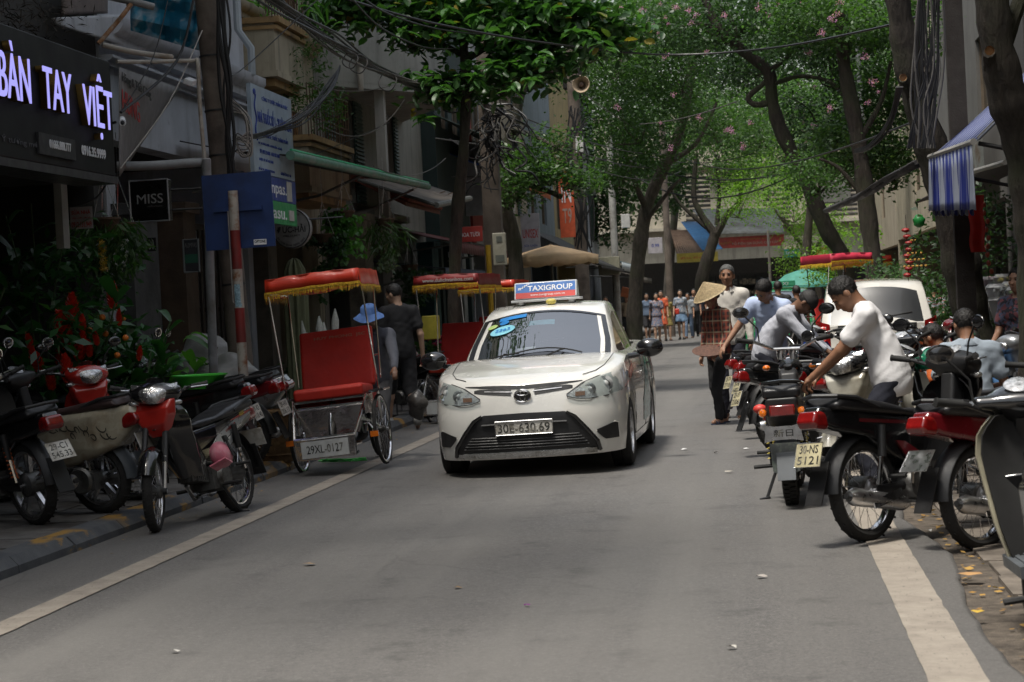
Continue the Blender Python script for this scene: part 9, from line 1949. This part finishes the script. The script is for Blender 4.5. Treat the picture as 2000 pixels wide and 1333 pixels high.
flatboard('shop_board', 'yellow banner under the brown corrugated awning', 1362, 503, 90.2, 1.85, .42, mt('board_yellow', (.42, .33, .06), .6), [('BẾP GA - ĐỒ GIA DỤNG', 0, 0, 1.5, .16, M_TRED)])
flatboard('shop_board', 'green board reading THÀNH at the junction', 1546, 495, 90, .68, .36, mt('board_green', (.02, .22, .20), .5), [('THÀNH', 0, .04, .52, .16, M_LETW)])
flatboard('shop_board', 'small red and yellow board far right at the junction', 1602, 492, 90, .6, .4, mt('board_yellow'), [('CƠM', 0, 0, .4, .2, M_TRED)])
px_quad('awning_roof', 'pale corrugated awning over the green board', 'awning', [atY(1520, 462, 94), atY(1640, 462, 94), atY(1640, 482, 90.5), atY(1530, 488, 90.5)], mt('sheet_buff', (.30, .25, .19), .7), .03)
for i, (px, w, col) in enumerate([(1420, 1.0, (.05, .045, .04)), (1460, .8, (.09, .07, .05)), (1490, .7, (.04, .05, .06)), (1530, .8, (.07, .05, .04)), (1380, .8, (.05, .05, .045)), (1560, .6, (.08, .03, .025))]):
 t = thing('shop_shelf', ('crowded shelf of goods %s of the junction shop' % ('at the left middle', 'in the centre', 'right of centre', 'near the pale post', 'at the left end', 'under the green board')[i]), 'shelf', (atY(px, 560, 93.2).x, 93.2, 0)); b = MB()
 for z in (.4, .9, 1.4, 1.9): b.box((0, 0, z), (w, .4, .04))
 b.box((0, .2, 1.2), (w, .03, 2.4)); b.build('rack', mt('rack_dark', (.03, .028, .025), .8), t); rg2 = random.Random(i); gd_ = MB()
 for z in (.42, .92, 1.42, 1.92):
  x = -w/2+.05
  while x < w/2-.08: ww = rg2.uniform(.06, .16); gd_.box((x+ww/2, -.05, z+.12), (ww, .2, rg2.uniform(.12, .32))); x += ww+.02
 o = gd_.build('goods', mt('goods%d' % i, tuple(c*2.2 for c in col), .6, vs=5, var=.9), t); o['kind'] = 'stuff'
gp_ = thing('parasol', 'teal parasol behind the green taxi', 'parasol', (atY(1572, 560, 52).x, 52, 0)); b = MB(); b.lathe([(0, 2.05), (.5, 1.9), (.85, 1.62), (.86, 1.55)], axis='z', n=16); b.build('cover', mt('parasol_teal', (.05, .22, .17), .7), gp_); b = MB(); b.tube([(0, 0, 0), (0, 0, 2.05)], .02, 6); b.build('pole', M_TUBE, gp_)
# right side: striped awning, black stretched sheet
M_STRP = None
def stripes_aw():
 m, nt, bb, out = _new('awning_stripes'); v = coords(nt, 'World'); sx = nt.nodes.new('ShaderNodeSeparateXYZ'); nt.links.new(v, sx.inputs[0]); s1 = math_(nt, 'SINE', math_(nt, 'MULTIPLY', sx.outputs[1], 18.5))
 c = mix(nt, math_(nt, 'GREATER_THAN', s1, .28), (.025, .045, .30), (.42, .46, .56)); s2 = math_(nt, 'SINE', math_(nt, 'MULTIPLY', sx.outputs[1], 55)); c = mix(nt, math_(nt, 'MULTIPLY', math_(nt, 'GREATER_THAN', s2, .7), .35), c, (.35, .38, .5)); nt.links.new(c, bb.inputs['Base Color']); bb.inputs['Roughness'].default_value = .6
 tr = nt.nodes.new('ShaderNodeBsdfTranslucent'); nt.links.new(c, tr.inputs[0]); ms = nt.nodes.new('ShaderNodeMixShader'); ms.inputs[0].default_value = .35; nt.links.new(bb.outputs[0], ms.inputs[1]); nt.links.new(tr.outputs[0], ms.inputs[2]); nt.links.new(ms.outputs[0], out.inputs[0]); return m
M_STRP = stripes_aw()
sa = thing('awning', 'blue and white striped awning with a long rippled valance at the right', 'awning', (0, 0, 0)); X1 = 1.93
aw_sheet(sa, [(3.35, 17.7, 4.02), (3.35, 21.9, 4.02), (X1, 21.9, 2.82), (X1, 17.7, 2.66)], M_STRP, sag=.02)
b = MB(); P = []
for i in range(85):
 y = 17.7+i*.05; f = (y-17.7)/4.2; zt_ = 2.66+.16*f; P.append([(X1-.01+.03*s_*math.sin(y*14), y, zt_-s_*(.60+.03*math.sin(y*14+1))) for s_ in (0, .3, .6, .85, 1)])
b.grid(P); o = b.build('valance', M_STRP, sa, fix=False); so = o.modifiers.new('s', 'SOLIDIFY'); so.thickness = .006
b = MB(); b.tube([(X1, 17.65, 2.67), (X1, 21.95, 2.83)], .03, 8); b.build('front_bar', mt('awning_bar', (.32, .31, .29), .5), sa)
for y in (17.75, 21.8): b = MB(); b.tube([(3.4, y, 2.3), (X1+.05, y, 2.66)], .022, 6); b.tube([(3.4, y, 4.0), (X1+.05, y, 2.70)], .02, 6); b.build('arm', M_BLK, sa)
sa2 = thing('awning', 'second striped awning lower behind the first at the right edge', 'awning', (0, 0, 0)); aw_sheet(sa2, [(4.2, 22.3, 3.2), (4.2, 25.5, 3.2), (2.75, 25.5, 2.85), (2.75, 22.3, 2.75)], M_STRP, sag=.02); b = MB(); b.tube([(2.75, 22.2, 2.74), (2.75, 25.6, 2.84)], .03, 8); b.build('front_bar', mt('awning_bar'), sa2)
px_quad('stretched_sheet', 'long black sheet stretched tight under the leaning trunk', 'tarp', [atY(1790, 312, 21.5), atY(1795, 322, 21.5), atY(1618, 413, 30), atY(1612, 408, 30)], M_AWD, .05, .02)
px_quad('shop_canopy', 'dark shop canopy over the lantern shop', 'awning', [(4.4, 26.2, 3.3), (4.4, 36.5, 3.3), (2.9, 36.5, 2.95), (2.9, 26.2, 2.9)], M_AWD, .03)
b = MB(); b.lathe([(0, 0), (.30, 0), (.27, .42), (0, .42)], axis='z', n=30); o = b.build('tree_wrap_box', mt('cracked_leather', (.16, .09, .06), .8, bmp=.8, bs=18), loc=(3.15, 18.1, 3.35)); tag(o, 'brown cracked round housing hanging by the gnarled trunk', 'housing')
# things on the left pavement
bk = thing('barrel', 'woven brown barrel beside the pedicab wheel', 'barrel', (atY(538, 860, 18.6).x, 18.6, .08)); b = MB(); b.lathe([(0, 0), (.165, 0), (.175, .25), (.165, .49), (.15, .5), (.15, .46), (0, .44)], axis='z', n=32); b.build('shell', mt('rattan', (.24, .15, .07), .85, vs=30, var=.35, bmp=.6, bs=60, dirt=(.1, .06, .03)), bk)
for z in (.06, .44): b = MB(); b.lathe([(.176, z), (.184, z+.012), (.176, z+.024)], axis='z', n=32); b.build('hoop', mt('rattan'), bk)
gb = thing('colander', 'bright green plastic basket on the seat of a parked motorbike', 'basket', atY(390, 745, 17.2)); b = MB(); b.lathe([(0, -.07), (.15, -.065), (.235, .045), (.25, .05), (.25, .06), (.225, .055), (.14, -.05), (0, -.055)], axis='z', n=40); b.build('bowl', mt('plastic_lime', (.06, .50, .04), .35, coat=.3, var=.08), gb)
tc_ = thing('covered_motorbike', 'motorbike under a pale grey dust cover behind the striped post', 'motorbike', (-5.5, 19.9, .1), .5)
def fcov(x, y, z): return smin(smin(s_ell(x, y, z, (0, -.5, .62), (.32, .55, .40)), s_ell(x, y, z, (0, .45, .75), (.36, .40, .48)), .2), s_box(x, y, z, (0, 0, .45), (.25, .9, .4), .15), .15)+.018*np.sin(x*17+z*11)+.014*np.sin(y*13+z*19)
link('cover', vdb_mesh(fcov, (-.5, -1.2, .05), (.5, 1.1, 1.35), .03, 'cover', 0, 1), mt('cover_grey', (.22, .22, .21), .5, bmp=.5, bs=14), tc_)
b = MB(); b.mat(M_RUB); [tyre(b, .28, .08)]; b.v = [(x, y+.6, z+.28) for x, y, z in b.v]; b.build('wheel', None, tc_)
# umbrella-like details: wall grille above the left shops, pipes on walls
for (px, py0, py1, Y, r, m_, lab) in [(703, 110, 180, 32.0, .05, M_PVCW, 'short cream drain pipe under the faceted balcony'), (1003, 400, 560, 45, .05, M_PVCW, 'cream pipe on the wall behind the cut limb tree')]:
 pipe(lab, [atX(px, py0, -6.45), atX(px+2, py1, -6.45)], r, m_)
# flower buckets and small goods in front of the shops
rg = random.Random(77)
for i, (px, Y, col, lab) in enumerate([(845, 32, (.4, .03, .08), 'bucket of dark red flowers behind the taxi mirror'), (868, 33, (.55, .10, .28), 'bucket of pink flowers left of the second pedicab'), (610, 25.5, (.35, .3, .3), 'bucket of pale flowers behind the first pedicab'), (590, 25.2, (.3, .05, .06), 'bucket of red flowers behind the first pedicab pole'), (885, 35, (.5, .08, .10), 'bucket of bright red flowers under the navy awning'), (660, 26, (.25, .12, .3), 'bucket of violet flowers beside the driver')]):
 t = thing('flower_bucket', lab, 'flowers', (atY(px, 640, Y).x, Y, .1)); b = MB(); b.lathe([(0, 0), (.13, 0), (.17, .32), (.15, .32)], axis='z', n=16); b.build('bucket', mt('bucket_blue', (.05, .08, .12), .5), t)
 leaf_cloud('greens', [((0, 0, .62), (.25, .25, .28), 1)], .12, 200, LF_MID, t, i+60, cl_r=.06, cl_n=8)
 for k in range(14): q = MB(); a = rg.uniform(0, 6); q.ell((0, 0, 0), (.05, .05, .035), 8, 5); q.build('bloom', mt('flw%d' % i, col, .7, vs=30, var=.4, bmp=.7, bs=60), t, loc=(.22*math.cos(a)*rg.random(), .22*math.sin(a)*rg.random(), .68+rg.uniform(-.1, .28)))
ct_ = boxthing('yellow cleaning cart behind the second pedicab', 842, 640, 29.3, .22, .35, .3, mt('cart_yellow', (.5, .42, .05), .5), name='cart', cat='cart')
